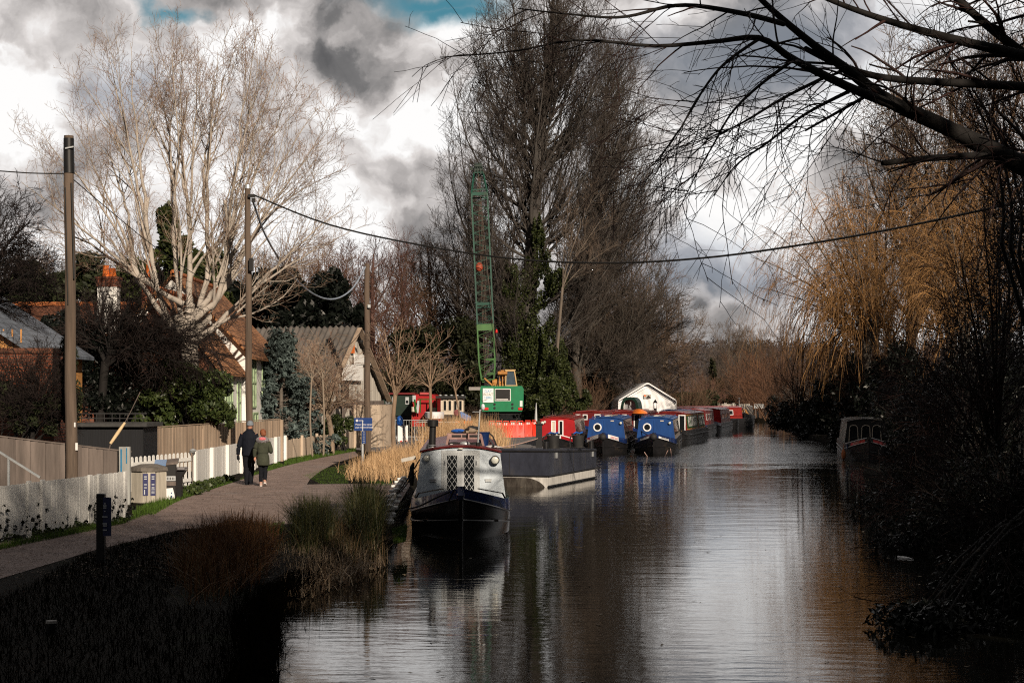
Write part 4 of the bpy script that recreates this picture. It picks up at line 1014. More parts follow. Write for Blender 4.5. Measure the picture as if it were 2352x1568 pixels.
def overhang():
    Y = 21.0
    def pl(px, r, n=16):
        return poly([P(u, v, Y + d) for u, v, d in px], r, n)
    base = P(2860, 1100, Y + 1.5); base.z = GZ
    tr = [poly([base, P(2800, 850, Y + 1.2), P(2640, 560, Y + 0.5), P(2500, 452, Y + .2), P(2380, 396, Y), P(2184, 298, Y), P(2042, 232, Y - .3), P(1952, 165, Y - .6), P(1862, 98, Y - .9), P(1771, 21, Y - 1.2), P(1720, -30, Y - 1.4)],
               [0.38, 0.30, 0.20, 0.155, 0.135, 0.102, 0.086, 0.066, 0.048, 0.036, 0.03], 40)]
    lim = [
        pl([(2080, 252, -.2), (1960, 205, -1), (1823, 137, -1.4), (1746, 88, -1.7), (1640, 96, -2), (1500, 106, -2.3), (1330, 92, -2.6), (1180, 118, -3), (1010, 132, -3.4)], [0.065, 0.055, 0.045, 0.035, 0.026, 0.020, 0.014, 0.009, 0.005], 30),
        pl([(2500, 215, .8), (2352, 199, .5), (2180, 190, .2), (2025, 178, -.3), (1922, 147, -.5), (1850, 112, -.9)], [0.07, 0.06, 0.05, 0.042, 0.038, 0.034]),
        pl([(2560, 190, 1.6), (2352, 129, 1.2), (2209, 95, 1), (2068, 57, .6), (1951, 18, .3), (1860, -20, 0)], [0.09, 0.075, 0.06, 0.045, 0.036, 0.03]),
        pl([(2600, 320, 2), (2440, 190, 1.8), (2340, 116, 1.6), (2235, 31, 1.4), (2170, -30, 1.3)], [0.1, 0.08, 0.07, 0.055, 0.05]),
        pl([(2450, 380, .6), (2352, 362, .2), (2235, 358, -.2), (2120, 365, -.4), (2026, 375, -.6)], [0.07, 0.055, 0.045, 0.04, 0.034]),
        pl([(1800, 55, -1.1), (1700, 30, -2), (1560, 12, -2.4), (1430, 40, -2.8), (1300, 32, -3.2), (1190, 20, -3.4)], [0.035, 0.03, 0.022, 0.016, 0.010, 0.006], 24),
        pl([(1746, 88, -1.7), (1660, 150, -2.1), (1600, 230, -2.4), (1560, 300, -2.7), (1500, 380, -3)], [0.022, 0.016, 0.012, 0.009, 0.006], 20),
        pl([(1823, 137, -1.4), (1740, 200, -1.6), (1680, 260, -1.9), (1640, 330, -2.2), (1600, 400, -2.5), (1560, 480, -2.7)], [0.024, 0.018, 0.013, 0.010, 0.007, 0.005], 20),
        pl([(1900, 175, -.9), (1800, 225, -1.3), (1700, 285, -1.7), (1620, 320, -2)], [0.024, 0.018, 0.012, 0.006]),
        pl([(2000, 215, -.5), (1920, 260, -.9), (1850, 300, -1.2)], [0.024, 0.018, 0.012]),
        pl([(1960, 205, -1), (1850, 262, -1.2), (1760, 330, -1.5), (1690, 380, -1.8), (1640, 450, -2)], [0.026, 0.018, 0.013, 0.009, 0.005], 18),
        pl([(2500, 60, 2), (2420, -5, 1.9), (2300, -40, 1.8)], [0.1, 0.09, 0.08]),
    ]
    L = cat(*lim)
    up = sprout(cat(tr[0], L), 10, 0.14, 0.97, (0.4, 0.95), 1.55, 9, 0.33, 0.0065, (0, 0, -0.15), 0.075, 0.4)
    b2 = sprout(cat(up, L), 4, 0.15, 1.0, (0.35, 0.9), 0.95, 7, 0.55, 0.0042, (0, 0, -0.2), 0.08, 0.35)
    b3 = sprout(b2, 1, 0.2, 1.0, (0.4, 0.9), 0.42, 4, 0.75, 0.0034, (0, 0, -0.15), 0.10, 0.3, 0.7)
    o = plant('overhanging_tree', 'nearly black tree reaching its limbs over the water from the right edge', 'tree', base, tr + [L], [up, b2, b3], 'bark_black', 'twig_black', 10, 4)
    # dense twigs of the same tree at the right edge
    st = [curve(P(2300 + 20 * i, 560 + 10 * (i % 4), Y + 3 + i * .3), P(2120 + 32 * i, 40 + 55 * (i % 5), Y + 3 + (i % 4)), 0.03, 0.007, 10, (0, 0, 0), 0.015, (0.1, 0, 1)) for i in range(11)]
    s1 = sprout(cat(*st), 16, 0.1, 0.98, (0.4, 0.9), 1.3, 6, 0.5, 0.006, (0, 0, 0.1), 0.1, 0.4)
    s2 = sprout(s1, 8, 0.2, 1.0, (0.4, 1.0), 0.55, 4, 0.7, 0.0045, (0, 0, 0.1), 0.12, 0.3)
    b0 = P(2430, 1000, Y + 4); b0.z = GZ
    stem = [curve(b0, s[0][0, 0], 0.07, 0.03, 8, (0, 0, 0), 0.01, (0, 0, 1)) for s in st]
    plant('twiggy_tree', 'dense black twigs at the right edge behind the thick overhanging limb', 'tree', b0, [cat(*st), cat(*stem)], [s1, s2], 'bark_black', 'twig_black', 5, 3)
overhang()

# ---- evergreens out of view, added beside and behind the viewer to cast shade
sh = None
for i, (x, y, s, rz) in enumerate([(9.5, 3, 0.92, 0), (14, 7, 1.05, 1), (18, 12, 1.1, 2), (21, 19, 1.1, 3), (18.5, 31, 1.1, 4), (22, 39, 1.1, 5), (-4.5, -9, 1.03, .5), (1, -9, 1.08, 1.5), (5.5, -6, 1.02, 2.5), (-9, -11, 1.0, 3.5), (-14, -12, 1.0, .7), (25, 47, 1.0, .3), (12.2, 9.0, 0.85, 1.9)]):
    if sh is None:
        z = np.array([x, y, GZ])
        t_ = poly([z, z + [0, 0, 6], z + [0, 0, 15.5]], [0.35, 0.28, 0.05], 10)
        C_ = np.array([[x + 3.1 * (1 - h / 19) * math.cos(k * 2.4) * random.uniform(.3, 1), y + 3.1 * (1 - h / 19) * math.sin(k * 2.4) * random.uniform(.3, 1), h] for k, h in enumerate(np.linspace(1.8, 16.2, 60))])
        V, Q = leaf_geo(C_, np.full((60, 3), 1.6) * rng.uniform(.7, 1.1, (60, 1)), 15000, 0.42, 0.55, 0.3)
        sh = plant('shade_evergreen', 'tall dark evergreen out of view near the viewer, added for its shade', 'tree', z, [t_], None, 'bark_black', 'twig_black', 6, extra=[('foliage', V, Q, 'leaf_black')], group='evergreens out of view added for their shade')
    else:
        dup(sh, (x, y, GZ), rz, (s, s, s), None)

# ------------------------------------------------------------------ grass and reeds
def blades(name, zones, m, kind='stuff', seg=4):
    """zones: (polygon of ground pixels or world points, count, height, lean, width)"""
    parts = []
    for pts, n, h, lean, wd, z in zones:
        W = np.array([tuple(G(u, v, z))[:2] for u, v in pts])
        lo, hi = W.min(0), W.max(0)
        out = []
        while sum(map(len, out)) < n:
            c = lo + (hi - lo) * rng.random((n * 2, 2))
            ins = np.zeros(len(c), bool)
            j = len(W) - 1
            for i in range(len(W)):
                a, b = W[i], W[j]
                cond = ((a[1] > c[:, 1]) != (b[1] > c[:, 1])) & (c[:, 0] < (b[0] - a[0]) * (c[:, 1] - a[1]) / (b[1] - a[1] + 1e-12) + a[0])
                ins ^= cond
                j = i
            out.append(c[ins])
        c = np.concatenate(out)[:n]
        # clumps
        cl = c[rng.integers(0, n, max(n // 40, 1))]
        c = c * 0.55 + 0.45 * cl[rng.integers(0, len(cl), n)] if h > 0.25 else c
        ht = h * (0.45 + 0.75 * rng.random(n))
        d = rng.normal(size=(n, 2))
        d /= np.linalg.norm(d, axis=1, keepdims=True)
        ln = lean * rng.random(n) ** 1.3
        wv = np.stack([-d[:, 1], d[:, 0]], 1) + rng.normal(size=(n, 2)) * 0.5
        wv /= np.linalg.norm(wv, axis=1, keepdims=True)
        t = np.linspace(0, 1, seg)
        P3 = np.empty((n, seg, 2, 3))
        for k in range(seg):
            off = d * (ln * ht * (t[k] ** 1.9))[:, None]
            zz = z - 0.03 + ht * (t[k] - 0.55 * np.clip(ln - 0.5, 0, 1) * t[k] ** 2.2)
            hw = wd * (1.0 - 0.88 * t[k] ** 1.5) / 2
            for s_, sg in ((0, -1), (1, 1)):
                P3[:, k, s_, :2] = c + off + sg * wv * hw
                P3[:, k, s_, 2] = zz
        idx = np.arange(n * seg * 2).reshape(n, seg, 2)
        Q = np.stack([idx[:, :-1, 0], idx[:, :-1, 1], idx[:, 1:, 1], idx[:, 1:, 0]], -1).reshape(-1, 4)
        parts.append((P3.reshape(-1, 3), Q))
    return tag(np_mesh(name, *merge(parts), m), kind=kind)
# tan reeds beyond the mooring
blades('tan_reeds', [([(770, 1086), (860, 1055), (930, 1040), (1000, 1055), (955, 1112), (890, 1118), (800, 1112)], 4800, 0.55, 1.4, 0.018, GZ),
                     ([(850, 1062), (1000, 1040), (1150, 1030), (1010, 1090), (940, 1110)], 3200, 0.75, 1.3, 0.018, GZ),
                     ([(930, 1050), (1030, 1030), (1150, 1020), (1155, 1036), (1000, 1075)], 3800, 1.45, 0.8, 0.021, GZ),
                     ([(1050, 1030), (1140, 1022), (1200, 1040), (1100, 1060)], 1500, 1.25, 0.7, 0.018, GZ)], 'reed_tan')
blades('dead_reeds', [([(380, 1400), (395, 1290), (470, 1245), (560, 1225), (660, 1250), (640, 1340), (560, 1400), (450, 1440)], 5200, 0.62, 1.25, 0.017, 0.22)], 'reed_brown')
blades('pale_dead_reeds', [([(600, 1330), (640, 1280), (760, 1260), (890, 1270), (905, 1300), (820, 1345), (700, 1375), (620, 1390)], 3800, 0.40, 1.6, 0.019, 0.06)], 'reed_pale')
blades('mixed_dead_grass', [([(380, 1400), (395, 1290), (470, 1245), (660, 1250), (640, 1340), (450, 1440)], 1900, 0.5, 1.5, 0.017, 0.22), ([(650, 1290), (670, 1225), (780, 1215), (890, 1215), (905, 1290), (780, 1320)], 2200, 0.55, 1.5, 0.016, 0.15), ([(420, 1240), (560, 1215), (650, 1206), (660, 1235), (480, 1262)], 1600, .3, 1.2, .009, .3)], mat('mixed_dead_grass', (.20, .13, .07), .7, island=(.05, .045, .02), spec=.15))
blades('sedge', [([(650, 1275), (670, 1225), (740, 1215), (780, 1240), (770, 1285), (700, 1295)], 2600, 0.78, 0.9, 0.015, 0.22),
                 ([(790, 1265), (800, 1200), (850, 1190), (885, 1215), (890, 1270), (840, 1290)], 2600, 0.94, 0.75, 0.015, 0.22),
                 ([(560, 1300), (640, 1270), (800, 1260), (905, 1262), (905, 1290), (760, 1320)], 2300, 0.42, 1.2, 0.014, 0.12)], 'sedge')
blades('grass', [([(560, 1232), (600, 1206), (655, 1200), (650, 1226), (600, 1245)], 6500, 0.07, 0.9, 0.008, GZ),
                 ([(290, 1200), (330, 1160), (440, 1118), (520, 1096), (548, 1104), (430, 1143), (320, 1190)], 9000, 0.085, 0.9, 0.010, GZ),
                 ([(300, 1180), (370, 1150), (410, 1150), (350, 1185)], 1500, 0.16, 0.9, 0.014, GZ),
                 ([(545, 1104), (640, 1062), (655, 1070), (560, 1100)], 2600, 0.09, 0.9, 0.012, GZ),
                 ([(652, 1071), (655, 1058), (760, 1036), (818, 1030), (818, 1036), (740, 1051)], 4200, 0.13, 0.9, 0.014, GZ),
                 ([(695, 1092), (750, 1075), (800, 1066), (800, 1110), (740, 1112)], 8000, 0.055, 0.9, 0.011, GZ),
                 ([(850, 1104), (900, 1104), (900, 1116), (850, 1116)], 1500, 0.07, 0.9, 0.011, GZ),
                 ([(900, 1215), (935, 1205), (932, 1240), (905, 1245)], 2200, 0.08, 0.9, 0.009, GZ),
                 ([(-40, 1262), (150, 1225), (290, 1194), (290, 1202), (-40, 1272)], 3600, 0.12, 0.9, 0.010, GZ)], 'grass')
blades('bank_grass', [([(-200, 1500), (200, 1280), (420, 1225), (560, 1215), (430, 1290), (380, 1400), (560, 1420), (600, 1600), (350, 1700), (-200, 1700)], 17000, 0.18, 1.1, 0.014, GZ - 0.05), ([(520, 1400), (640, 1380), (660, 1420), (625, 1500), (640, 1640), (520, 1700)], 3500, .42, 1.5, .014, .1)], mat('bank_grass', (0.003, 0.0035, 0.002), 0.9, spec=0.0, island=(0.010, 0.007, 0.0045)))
def edge_blades():
    zs = []
    ln = [(-2.0, 8), (-2.5, 16), (-3.2, 21.6), (-2.9, 25), (-2.3, 28.5)]
    n = 5200
    t = rng.random(n) * (len(ln) - 1)
    i = t.astype(int); f = t - i
    A_ = np.array(ln)
    c = A_[i] * (1 - f)[:, None] + A_[np.minimum(i + 1, len(ln) - 1)] * f[:, None]
    c = c + np.stack([rng.normal(-.06, .14, n), rng.normal(0, .05, n)], 1)
    h = rng.uniform(.15, .55, n) * (.6 + .4 * np.sin(c[:, 1] * 2.1) ** 2)
    d = np.stack([rng.uniform(-.3, 1.2, n), rng.normal(0, .5, n)], 1)
    P3 = np.empty((n, 4, 2, 3))
    for k, q in enumerate((0, .35, .7, 1)):
        for s_, sg in ((0, -1), (1, 1)):
            P3[:, k, s_, :2] = c + d * (h * .9 * q ** 1.6)[:, None] + sg * .009 * (1 - .85 * q) * np.stack([d[:, 1], -d[:, 0]], 1)
            P3[:, k, s_, 2] = .18 + h * (q - .75 * q ** 2.2)
    idx = np.arange(n * 8).reshape(n, 4, 2)
    Q = np.stack([idx[:, :-1, 0], idx[:, :-1, 1], idx[:, 1:, 1], idx[:, 1:, 0]], -1).reshape(-1, 4)
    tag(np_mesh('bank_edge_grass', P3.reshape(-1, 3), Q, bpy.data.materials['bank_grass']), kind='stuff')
edge_blades()
# broad-leaved weeds at the foot of the solid white fence
def weeds():
    c, r = [], []
    for u, v in ((440, 1125), (460, 1116), (480, 1112), (500, 1106), (520, 1100), (470, 1122), (450, 1130)):
        g = G(u, v + 6)
        c.append((g.x, g.y, GZ + 0.09)); r.append((0.22, 0.3, 0.12))
    V, Q = leaf_geo(c, r, 1100, 0.10, 0.8, 0.4)
    tag(np_mesh('weeds', V, Q, 'laurel'), kind='stuff')
weeds()
def litter():
    n = 5200
    u = rng.uniform(-100, 830, n); v = rng.uniform(1040, 1330, n)
    Yv = F * (H - GZ) / (v - V0)
    x, y = (u - U0) / F * Yv, Yv
    ok = (x > -11.5) & (x < -2.9)
    x, y = x[ok], y[ok]
    n = len(x)
    a = rng.uniform(0, 6.28, n); L = rng.uniform(.012, .035, n); W = L * rng.uniform(.3, .8, n)
    z = GZ + .022
    dx, dy = np.cos(a), np.sin(a)
    V = np.stack([np.stack([x - dx * L, y - dy * L, np.full(n, z)], 1), np.stack([x + dy * W, y - dx * W, np.full(n, z + .006)], 1), np.stack([x + dx * L, y + dy * L, np.full(n, z + .003)], 1), np.stack([x - dy * W, y + dx * W, np.full(n, z + .008)], 1)], 1).reshape(-1, 3)
    tag(np_mesh('leaf_litter', V, np.arange(4 * n).reshape(-1, 4), mat('litter', (.07, .045, .03), .9, island=(.26, .2, .16), spec=.1)), kind='stuff')
litter()
def scum():
    n = 900
    y = rng.uniform(16, 95, n)
    lx = np.interp(y, [q[1] for q in LB], [q[0] for q in LB]); rx = np.interp(y, [q[1] for q in RB], [q[0] for q in RB])
    t = np.where(rng.random(n) < .5, rng.random(n) ** 3, 1 - rng.random(n) ** 3)
    t = np.where(rng.random(n) < .18, rng.random(n), t)
    x = lx + .15 + (rx - lx - .3) * t
    a = rng.uniform(0, 6.28, n); L = rng.uniform(.015, .05, n)
    V = np.stack([np.stack([x - np.cos(a) * L, y - np.sin(a) * L, np.full(n, .004)], 1), np.stack([x + np.sin(a) * L * .5, y - np.cos(a) * L * .5, np.full(n, .008)], 1), np.stack([x + np.cos(a) * L, y + np.sin(a) * L, np.full(n, .012)], 1), np.stack([x - np.sin(a) * L * .5, y + np.cos(a) * L * .5, np.full(n, .006)], 1)], 1).reshape(-1, 3)
    tag(np_mesh('floating_leaves', V, np.arange(4 * n).reshape(-1, 4), mat('floating_leaf', (.16, .11, .06), .7, island=(.42, .36, .26), spec=.2)), kind='stuff')
scum()
# ------------------------------------------------------------------ buildings
def gable_house(name, label, x0, x1, y0, y1, ze, zr, wall, roof, axis='y', over=0.25, gable_wall=None, category='house', loc=None, rz=0.0, ridge_tiles=True, roof_th=0.10):
    """gabled block; axis: the ridge's direction"""
    cx, cy_ = (x0 + x1) / 2, (y0 + y1) / 2
    o = thing(name, label, category, loc or (cx, cy_, GZ), rz)
    hx, hy = (x1 - x0) / 2, (y1 - y0) / 2
    e, r = ze - GZ, zr - GZ
    b = MB()
    if axis == 'y':
        b.prism([(-hx, -hy, -0.3), (hx, -hy, -0.3), (hx, -hy, e), (0, -hy, r), (-hx, -hy, e)], (0, 2 * hy, 0))
        sl = (r - e) / hx
        rf = MB()
        for s in (-1, 1):
            pts = [(0, -hy - over, r + .03), (s * (hx + over), -hy - over, e - sl * over + .03), (s * (hx + over), -hy - over, e - sl * over + .03 + roof_th), (0, -hy - over, r + .03 + roof_th * 1.2)]
            rf.prism(pts, (0, 2 * hy + 2 * over, 0))
        rd = MB().tube([(0, -hy - over, r + roof_th + .05), (0, hy + over, r + roof_th + .05)], 0.11, 8)
    else:
        b.prism([(-hx, -hy, -0.3), (-hx, hy, -0.3), (-hx, hy, e), (-hx, 0, r), (-hx, -hy, e)], (2 * hx, 0, 0))
        sl = (r - e) / hy
        rf = MB()
        for s in (-1, 1):
            pts = [(-hx - over, 0, r + .03), (-hx - over, s * (hy + over), e - sl * over + .03), (-hx - over, s * (hy + over), e - sl * over + .03 + roof_th), (-hx - over, 0, r + .03 + roof_th * 1.2)]
            rf.prism(pts, (2 * hx + 2 * over, 0, 0))
        rd = MB().tube([(-hx - over, 0, r + roof_th + .05), (hx + over, 0, r + roof_th + .05)], 0.11, 8)
    wl = b.build('wall', wall, o)
    ro = rf.build('roof', roof, o)
    if ridge_tiles:
        rd.build('ridge', 'ridge_tile' if roof != 'slate' else 'slate', ro, smooth=True)
    return o, wl, ro

def chimney(parent, x, y, z0, z1, wx, wy, pots, m='render', cap='brick'):
    b = MB().box((x, y, (z0 + z1) / 2), (wx, wy, z1 - z0))
    c = b.build('chimney', m, parent, w=True)
    k = MB().box((x, y, z1 + 0.16), (wx + 0.06, wy + 0.06, 0.32)).box((x, y, z1 + 0.36), (wx + 0.16, wy + 0.16, 0.1))
    k.build('chimney_head', cap, parent, w=True)
    for (dx, dy, h) in pots:
        p = MB().tube([(x + dx, y + dy, z1 + 0.4), (x + dx, y + dy, z1 + 0.4 + h * .8), (x + dx, y + dy, z1 + 0.4 + h)], [0.16, 0.12, 0.155], 12)
        p.build('chimney_pot', 'terracotta', parent, w=True, smooth=True)

def cottage_window(parent, c, wx, h, axis='x', n=2):
    """green framed window standing proud of a wall that faces +x"""
    x, y, z = c
    f = MB()
    for k in range(n + 1):
        f.box((x, y - wx / 2 + wx * k / n, z), (0.05, 0.055, h))
    for s in (-1, 0, 1):
        f.box((x, y, z + s * h / 2), (0.063, wx + 0.08, 0.07))
    fr = f.build('window', 'green_frame', parent, w=True)
    MB().box((x - 0.02, y, z), (0.02, wx - 0.02, h - 0.02)).build('pane', 'glass', fr, w=True)

# lower wing with the catslide roof, then the taller white block behind it
Y1, Y2 = 58.0, 63.4
o, wl, ro = gable_house('cottage', 'low red tiled cottage wing with white side wall behind the laurel', -14.3, -10.35, Y1, Y2, 3.75, 6.35, 'render', 'tile', 'y', 0.22)
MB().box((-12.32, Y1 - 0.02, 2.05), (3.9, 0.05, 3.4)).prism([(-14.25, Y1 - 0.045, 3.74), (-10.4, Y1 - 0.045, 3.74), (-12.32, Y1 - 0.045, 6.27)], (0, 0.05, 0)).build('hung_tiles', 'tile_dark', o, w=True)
cottage_window(o, (-10.33, 60.4, 2.55), 1.5, 1.5, n=3)
cottage_window(o, (-10.33, 62.6, 2.55), 0.7, 1.5, n=1)
o, wl, ro = gable_house('cottage', 'taller white rendered cottage block whose tiled verge slopes down behind the lower wing', -15.7, -10.2, Y2 + 0.05, 72.5, 4.45, 7.35, 'render', 'tile', 'y', 0.28)
cottage_window(o, (-10.18, 65.2, 3.3), 1.1, 1.9, n=2)
cottage_window(o, (-10.18, 68.0, 3.3), 1.1, 1.9, n=2)
cottage_window(o, (-10.18, 65.6, 1.5), 1.3, 1.2, n=2)
chimney(o, P(342, 0, 69).x, 69, 6.2, 7.1, 0.5, 0.5, [(0, 0, 0.9)], 'brick')
# long brick cottage with the orange ridge, at the left behind the tall pole
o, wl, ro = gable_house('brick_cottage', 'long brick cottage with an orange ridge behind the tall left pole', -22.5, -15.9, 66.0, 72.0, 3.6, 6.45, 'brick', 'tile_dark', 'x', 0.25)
chimney(o, P(250, 0, 68).x, 68, 4.8, 7.25, 0.80, 0.62, [(-0.12, 0, 0.5), (0.16, 0, 0.38)])
# slate roofed house at the left edge
o, wl, ro = gable_house('timber_house', 'orange boarded house with a slate roof cut by the left edge', -20.4, -13.25, 45.0, 51.0, 4.05, 6.4, 'orange_wood', 'slate', 'y', 0.3, ridge_tiles=False)
MB().box((-16.8, 44.9, 2.3), (7.0, 0.14, 3.2)).build('lower_wall', 'brick', o, w=True)
b = MB()
for i in range(30):
    b.box((-20.3 + 0.24 * i, 44.97, 4.0), (0.03, 0.05, 1.2))
b.build('cover_strip', 'orange_wood', o, w=True)
MB().box((-16.8, 44.72, 3.93), (7.7, 0.08, 0.2)).build('fascia', 'black', o, w=True)
MB().disc((-14.0 - 0.55, 44.93, 3.25), 0.42, (0, 1, 0), 0.06, 28).build('round_window', 'black', o, w=True)
# brick outbuilding at the left edge
o = thing('brick_outbuilding', 'low shaded brick outbuilding overgrown with brambles at the left edge', 'outbuilding', (-11.6, 40.5, GZ))
MB().box((-13.1, 39.6, 2.0), (4.6, 1.2, 3.6)).build('wall', 'brick', o, w=True)
MB().box((-13.1, 39.6, 3.86), (4.7, 1.3, 0.12)).build('coping', 'tile_dark', o, w=True)
# dark flat roofed shed
o = thing('garden_shed', 'black flat roofed garden shed left of the brick pier', 'shed', P(265, 1060, 46))
MB().box((-11.0, 46.0, 1.10), (1.9, 1.8, 1.7)).build('wall', mat('shed_wall', (0.006, 0.007, 0.010), 0.7, var=0.3, bump=0.3, stretch=(3, 3, .1)), o, w=True)
b = MB().box((-11.0, 46.0, 2.0), (2.15, 2.1, 0.10))
b.build('roof', mat('felt', (0.05, 0.05, 0.05), 0.9, var=0.3), o, w=True)
b = MB()
for i in range(10):
    b.box((-11.95 + 0.21 * i, 45.1, 2.2), (0.02, 0.02, 0.2))
b.bar((-12.0, 45.1, 2.31), (-9.95, 45.1, 2.31), 0.03).bar((-12.0, 45.1, 2.18), (-9.95, 45.1, 2.18), 0.025)
b.build('roof_rail', 'rubber', o, w=True)

# ------------------------------------------------------------------ barn
def barn():
    c0 = Vector((-8.6, 75.0, 0)); c1 = Vector((-6.5, 82.0, 0))     # gable feet
    g = (c1 - c0)
    wd = g.length
    ux = g.normalized()                         # along the gable
    uy = Vector((-ux.y, ux.x, 0))               # into the barn (to the left)
    o = thing('barn', 'weathered white boarded barn with a corrugated roof and open gable to the right', 'barn', (c0.x, c0.y, GZ))
    L, ze, zr = 15.0, 2.75, 5.95
    q = lambda a, d, z: Vector((c0.x, c0.y, 0)) + ux * a + uy * d + Vector((0, 0, z))
    # boarded gable
    b = MB()
    n = 28
    for i in range(n):
        a0, a1 = wd * i / n + 0.006, wd * (i + 1) / n - 0.006
        tz = lambda a: ze + (zr - ze) * (1 - abs(a - wd / 2) / (wd / 2))
        dd = 0.02 * ((i * 7) % 3)
        zb0 = GZ
        b.prism([q(a0, dd, zb0), q(a1, dd, zb0), q(a1, dd, tz(a1)), q((a0 + a1) / 2, dd, tz((a0 + a1) / 2)), q(a0, dd, tz(a0))], uy * 0.04)
    b.build('gable_wall', 'wood_white', o, w=True)
    b = MB()
    b.prism([q(0.05, 0.1, GZ), q(0.05, L, GZ), q(0.05, L, ze), q(0.05, 0.1, ze)], ux * 0.1)
    b.prism([q(wd - .15, 0.1, GZ), q(wd - .15, L, GZ), q(wd - .15, L, ze), q(wd - .15, 0.1, ze)], ux * 0.1)
    b.build('side_wall', 'wood_grey', o, w=True)
    # corrugated sheets
    b = MB()
    nd_, pitch = 60, 0.29
    for sgn in (0, 1):
        vs, fs = [], []
        m = int(L / pitch * 6)
        for i in range(m + 1):
            d = -0.3 + (L + 0.3) * i / m
            w_ = 0.055 * math.cos(2 * math.pi * d / pitch)
            for k in range(3):
                t = k / 2
                a = wd / 2 + (-1 if sgn == 0 else 1) * (wd / 2 + 0.35) * t
                z = zr + 0.12 - (zr - ze) * (1 + 0.35 / (wd / 2)) * t + w_ + 0.018 * math.sin(i * 0.11 + t * 3)
                vs.append(q(a, d, z))
        fs = [(i * 3 + k, i * 3 + k + 1, (i + 1) * 3 + k + 1, (i + 1) * 3 + k) for i in range(m) for k in range(2)]
        b.add(vs, fs)
    rf = b.build('roof', 'asbestos', o, w=True, smooth=2)
    b = MB()
    for sgn in (-1, 1):
        b.bar(q(wd / 2, -0.33, zr + 0.05), q(wd / 2 + sgn * (wd / 2 + 0.36), -0.33, ze - 0.26), 0.05, 0.26, up=uy)
    b.build('bargeboard', 'wood_tan', o, w=True)
    # beam at the foot of the boarding, open bay, hatches and notices
    b = MB().bar(q(-0.1, -0.06, 2.42), q(wd + 0.1, -0.06, 2.42), 0.12, 0.24)
    b.build('tie_beam', 'wood_grey', o, w=True)
    MB().prism([q(2.2, -0.03, 2.62), q(3.3, -0.03, 2.62), q(3.3, -0.03, 3.32), q(2.2, -0.03, 3.32)], uy * 0.02).build('hatch', 'black', o, w=True)
    MB().prism([q(3.1, -0.07, 2.62), q(4.0, -0.07, 2.62), q(4.0, -0.07, 3.32), q(3.1, -0.07, 3.32)], uy * 0.03).build('hatch_door', 'wood_white', o, w=True)
    nb = MB().prism([q(1.9, -0.22, 3.5), q(4.4, -0.22, 3.5), q(4.4, -0.22, 4.25), q(1.9, -0.22, 4.25)], uy * 0.05).build('notice_board', 'white', o, w=True)
    text('lettering', 'NO MOORING', 0.28, 'galv', o, o.matrix_basis.inverted() @ q(3.1, -0.235, 3.88), (R(90), 0, math.atan2(ux.y, ux.x))) if False else None
    MB().prism([q(3.5, -0.16, 4.28), q(5.8, -0.16, 4.28), q(5.8, -0.16, 4.74), q(3.5, -0.16, 4.74)], uy * 0.05).build('notice_board', 'white', o, w=True)
    MB().prism([q(3.25, -0.12, 4.8), q(3.6, -0.12, 4.8), q(3.6, -0.12, 5.2), q(3.25, -0.12, 5.2)], uy * 0.05).build('orange_plate', 'terracotta', o, w=True)
    k = MB().bar(q(3.4, -0.05, 5.34), q(3.4, -0.45, 5.38), 0.05).ell(q(3.45, -0.5, 5.34), (0.11, 0.11, 0.09))
    k.build('floodlight', 'black', o, w=True)
    MB().prism([q(5.3, -0.09, GZ), q(6.9, -0.09, GZ), q(6.9, -0.09, 2.3), q(5.3, -0.09, 2.3)], uy * 0.03).build('door', mat('barn_door', (0.50, 0.52, 0.42), 0.7, var=0.2, stretch=(1, 1, .1)), o, w=True)
    b = MB()
    for a in (0.2, 1.6, 3.0):
        b.bar(q(a, -0.3, GZ), q(a, -0.3, 2.3), 0.14)
        b.bar(q(a, -0.3, 1.7), q(a + 0.6, -0.3, 2.3), 0.09)
    b.build('porch_post', 'wood_grey', o, w=True)
barn()

# ------------------------------------------------------------------ poles and cables
def pole(label, u, v_top, Y, r0, r1, lean=0.0):
    t = P(u, v_top, Y)
    b = Vector((t.x + lean, Y, GZ - 0.2))
    o = thing('utility_pole', label, 'pole', (b.x, Y, GZ), 0, 'wooden utility poles')
    pts = [b + (t - b) * k / 6 + Vector((0.015 * math.sin(k * 2.1), 0, 0)) for k in range(7)]
    MB().tube(pts, [r0 + (r1 - r0) * k / 6 for k in range(7)], 14).build('shaft', 'pole', o, w=True, smooth=True)
    return o, b, t
Y = 36.5
o, b_, t_ = pole('thick dark wooden pole standing behind the board fence, left of the cottages', 158, 312, Y, 0.135, 0.105, 0.07)
MB().tube([P(159, 398, Y), P(158, 360, Y), P(158, 318, Y)], [0.118, 0.116, 0.113], 14).build('wrap', 'black', o, w=True, smooth=True)
MB().bar(P(150, 341, Y - 0.14), P(169, 337, Y - 0.14), 0.03).build('bracket', 'galv', o, w=True)
MB().tube([P(150, 430, Y - .12), P(156, 700, Y - .13)], 0.012, 6).tube([P(164, 420, Y - .11), P(170, 640, Y - .13)], 0.02, 6).build('conduit', 'cable', o, w=True)
MB().box(P(176, 1025, Y - 0.1), (0.05, 0.03, 0.16)).box(P(172, 975, Y - 0.1), (0.03, 0.03, 0.10)).build('tag_plate', 'white', o, w=True)
o, b2_, t2 = pole('weathered wooden pole behind the walking couple', 569, 432, 54.2, 0.12, 0.095, 0.06)
MB().tube([t2 + Vector((0, 0, -0.02)), t2 + Vector((0, 0, 0.10))], [0.11, 0.09], 12).build('cap', 'galv', o, w=True)
MB().box(P(577, 608, 54.0), (0.14, 0.14, 0.42)).build('junction_box', 'black', o, w=True, bevel=0.015)
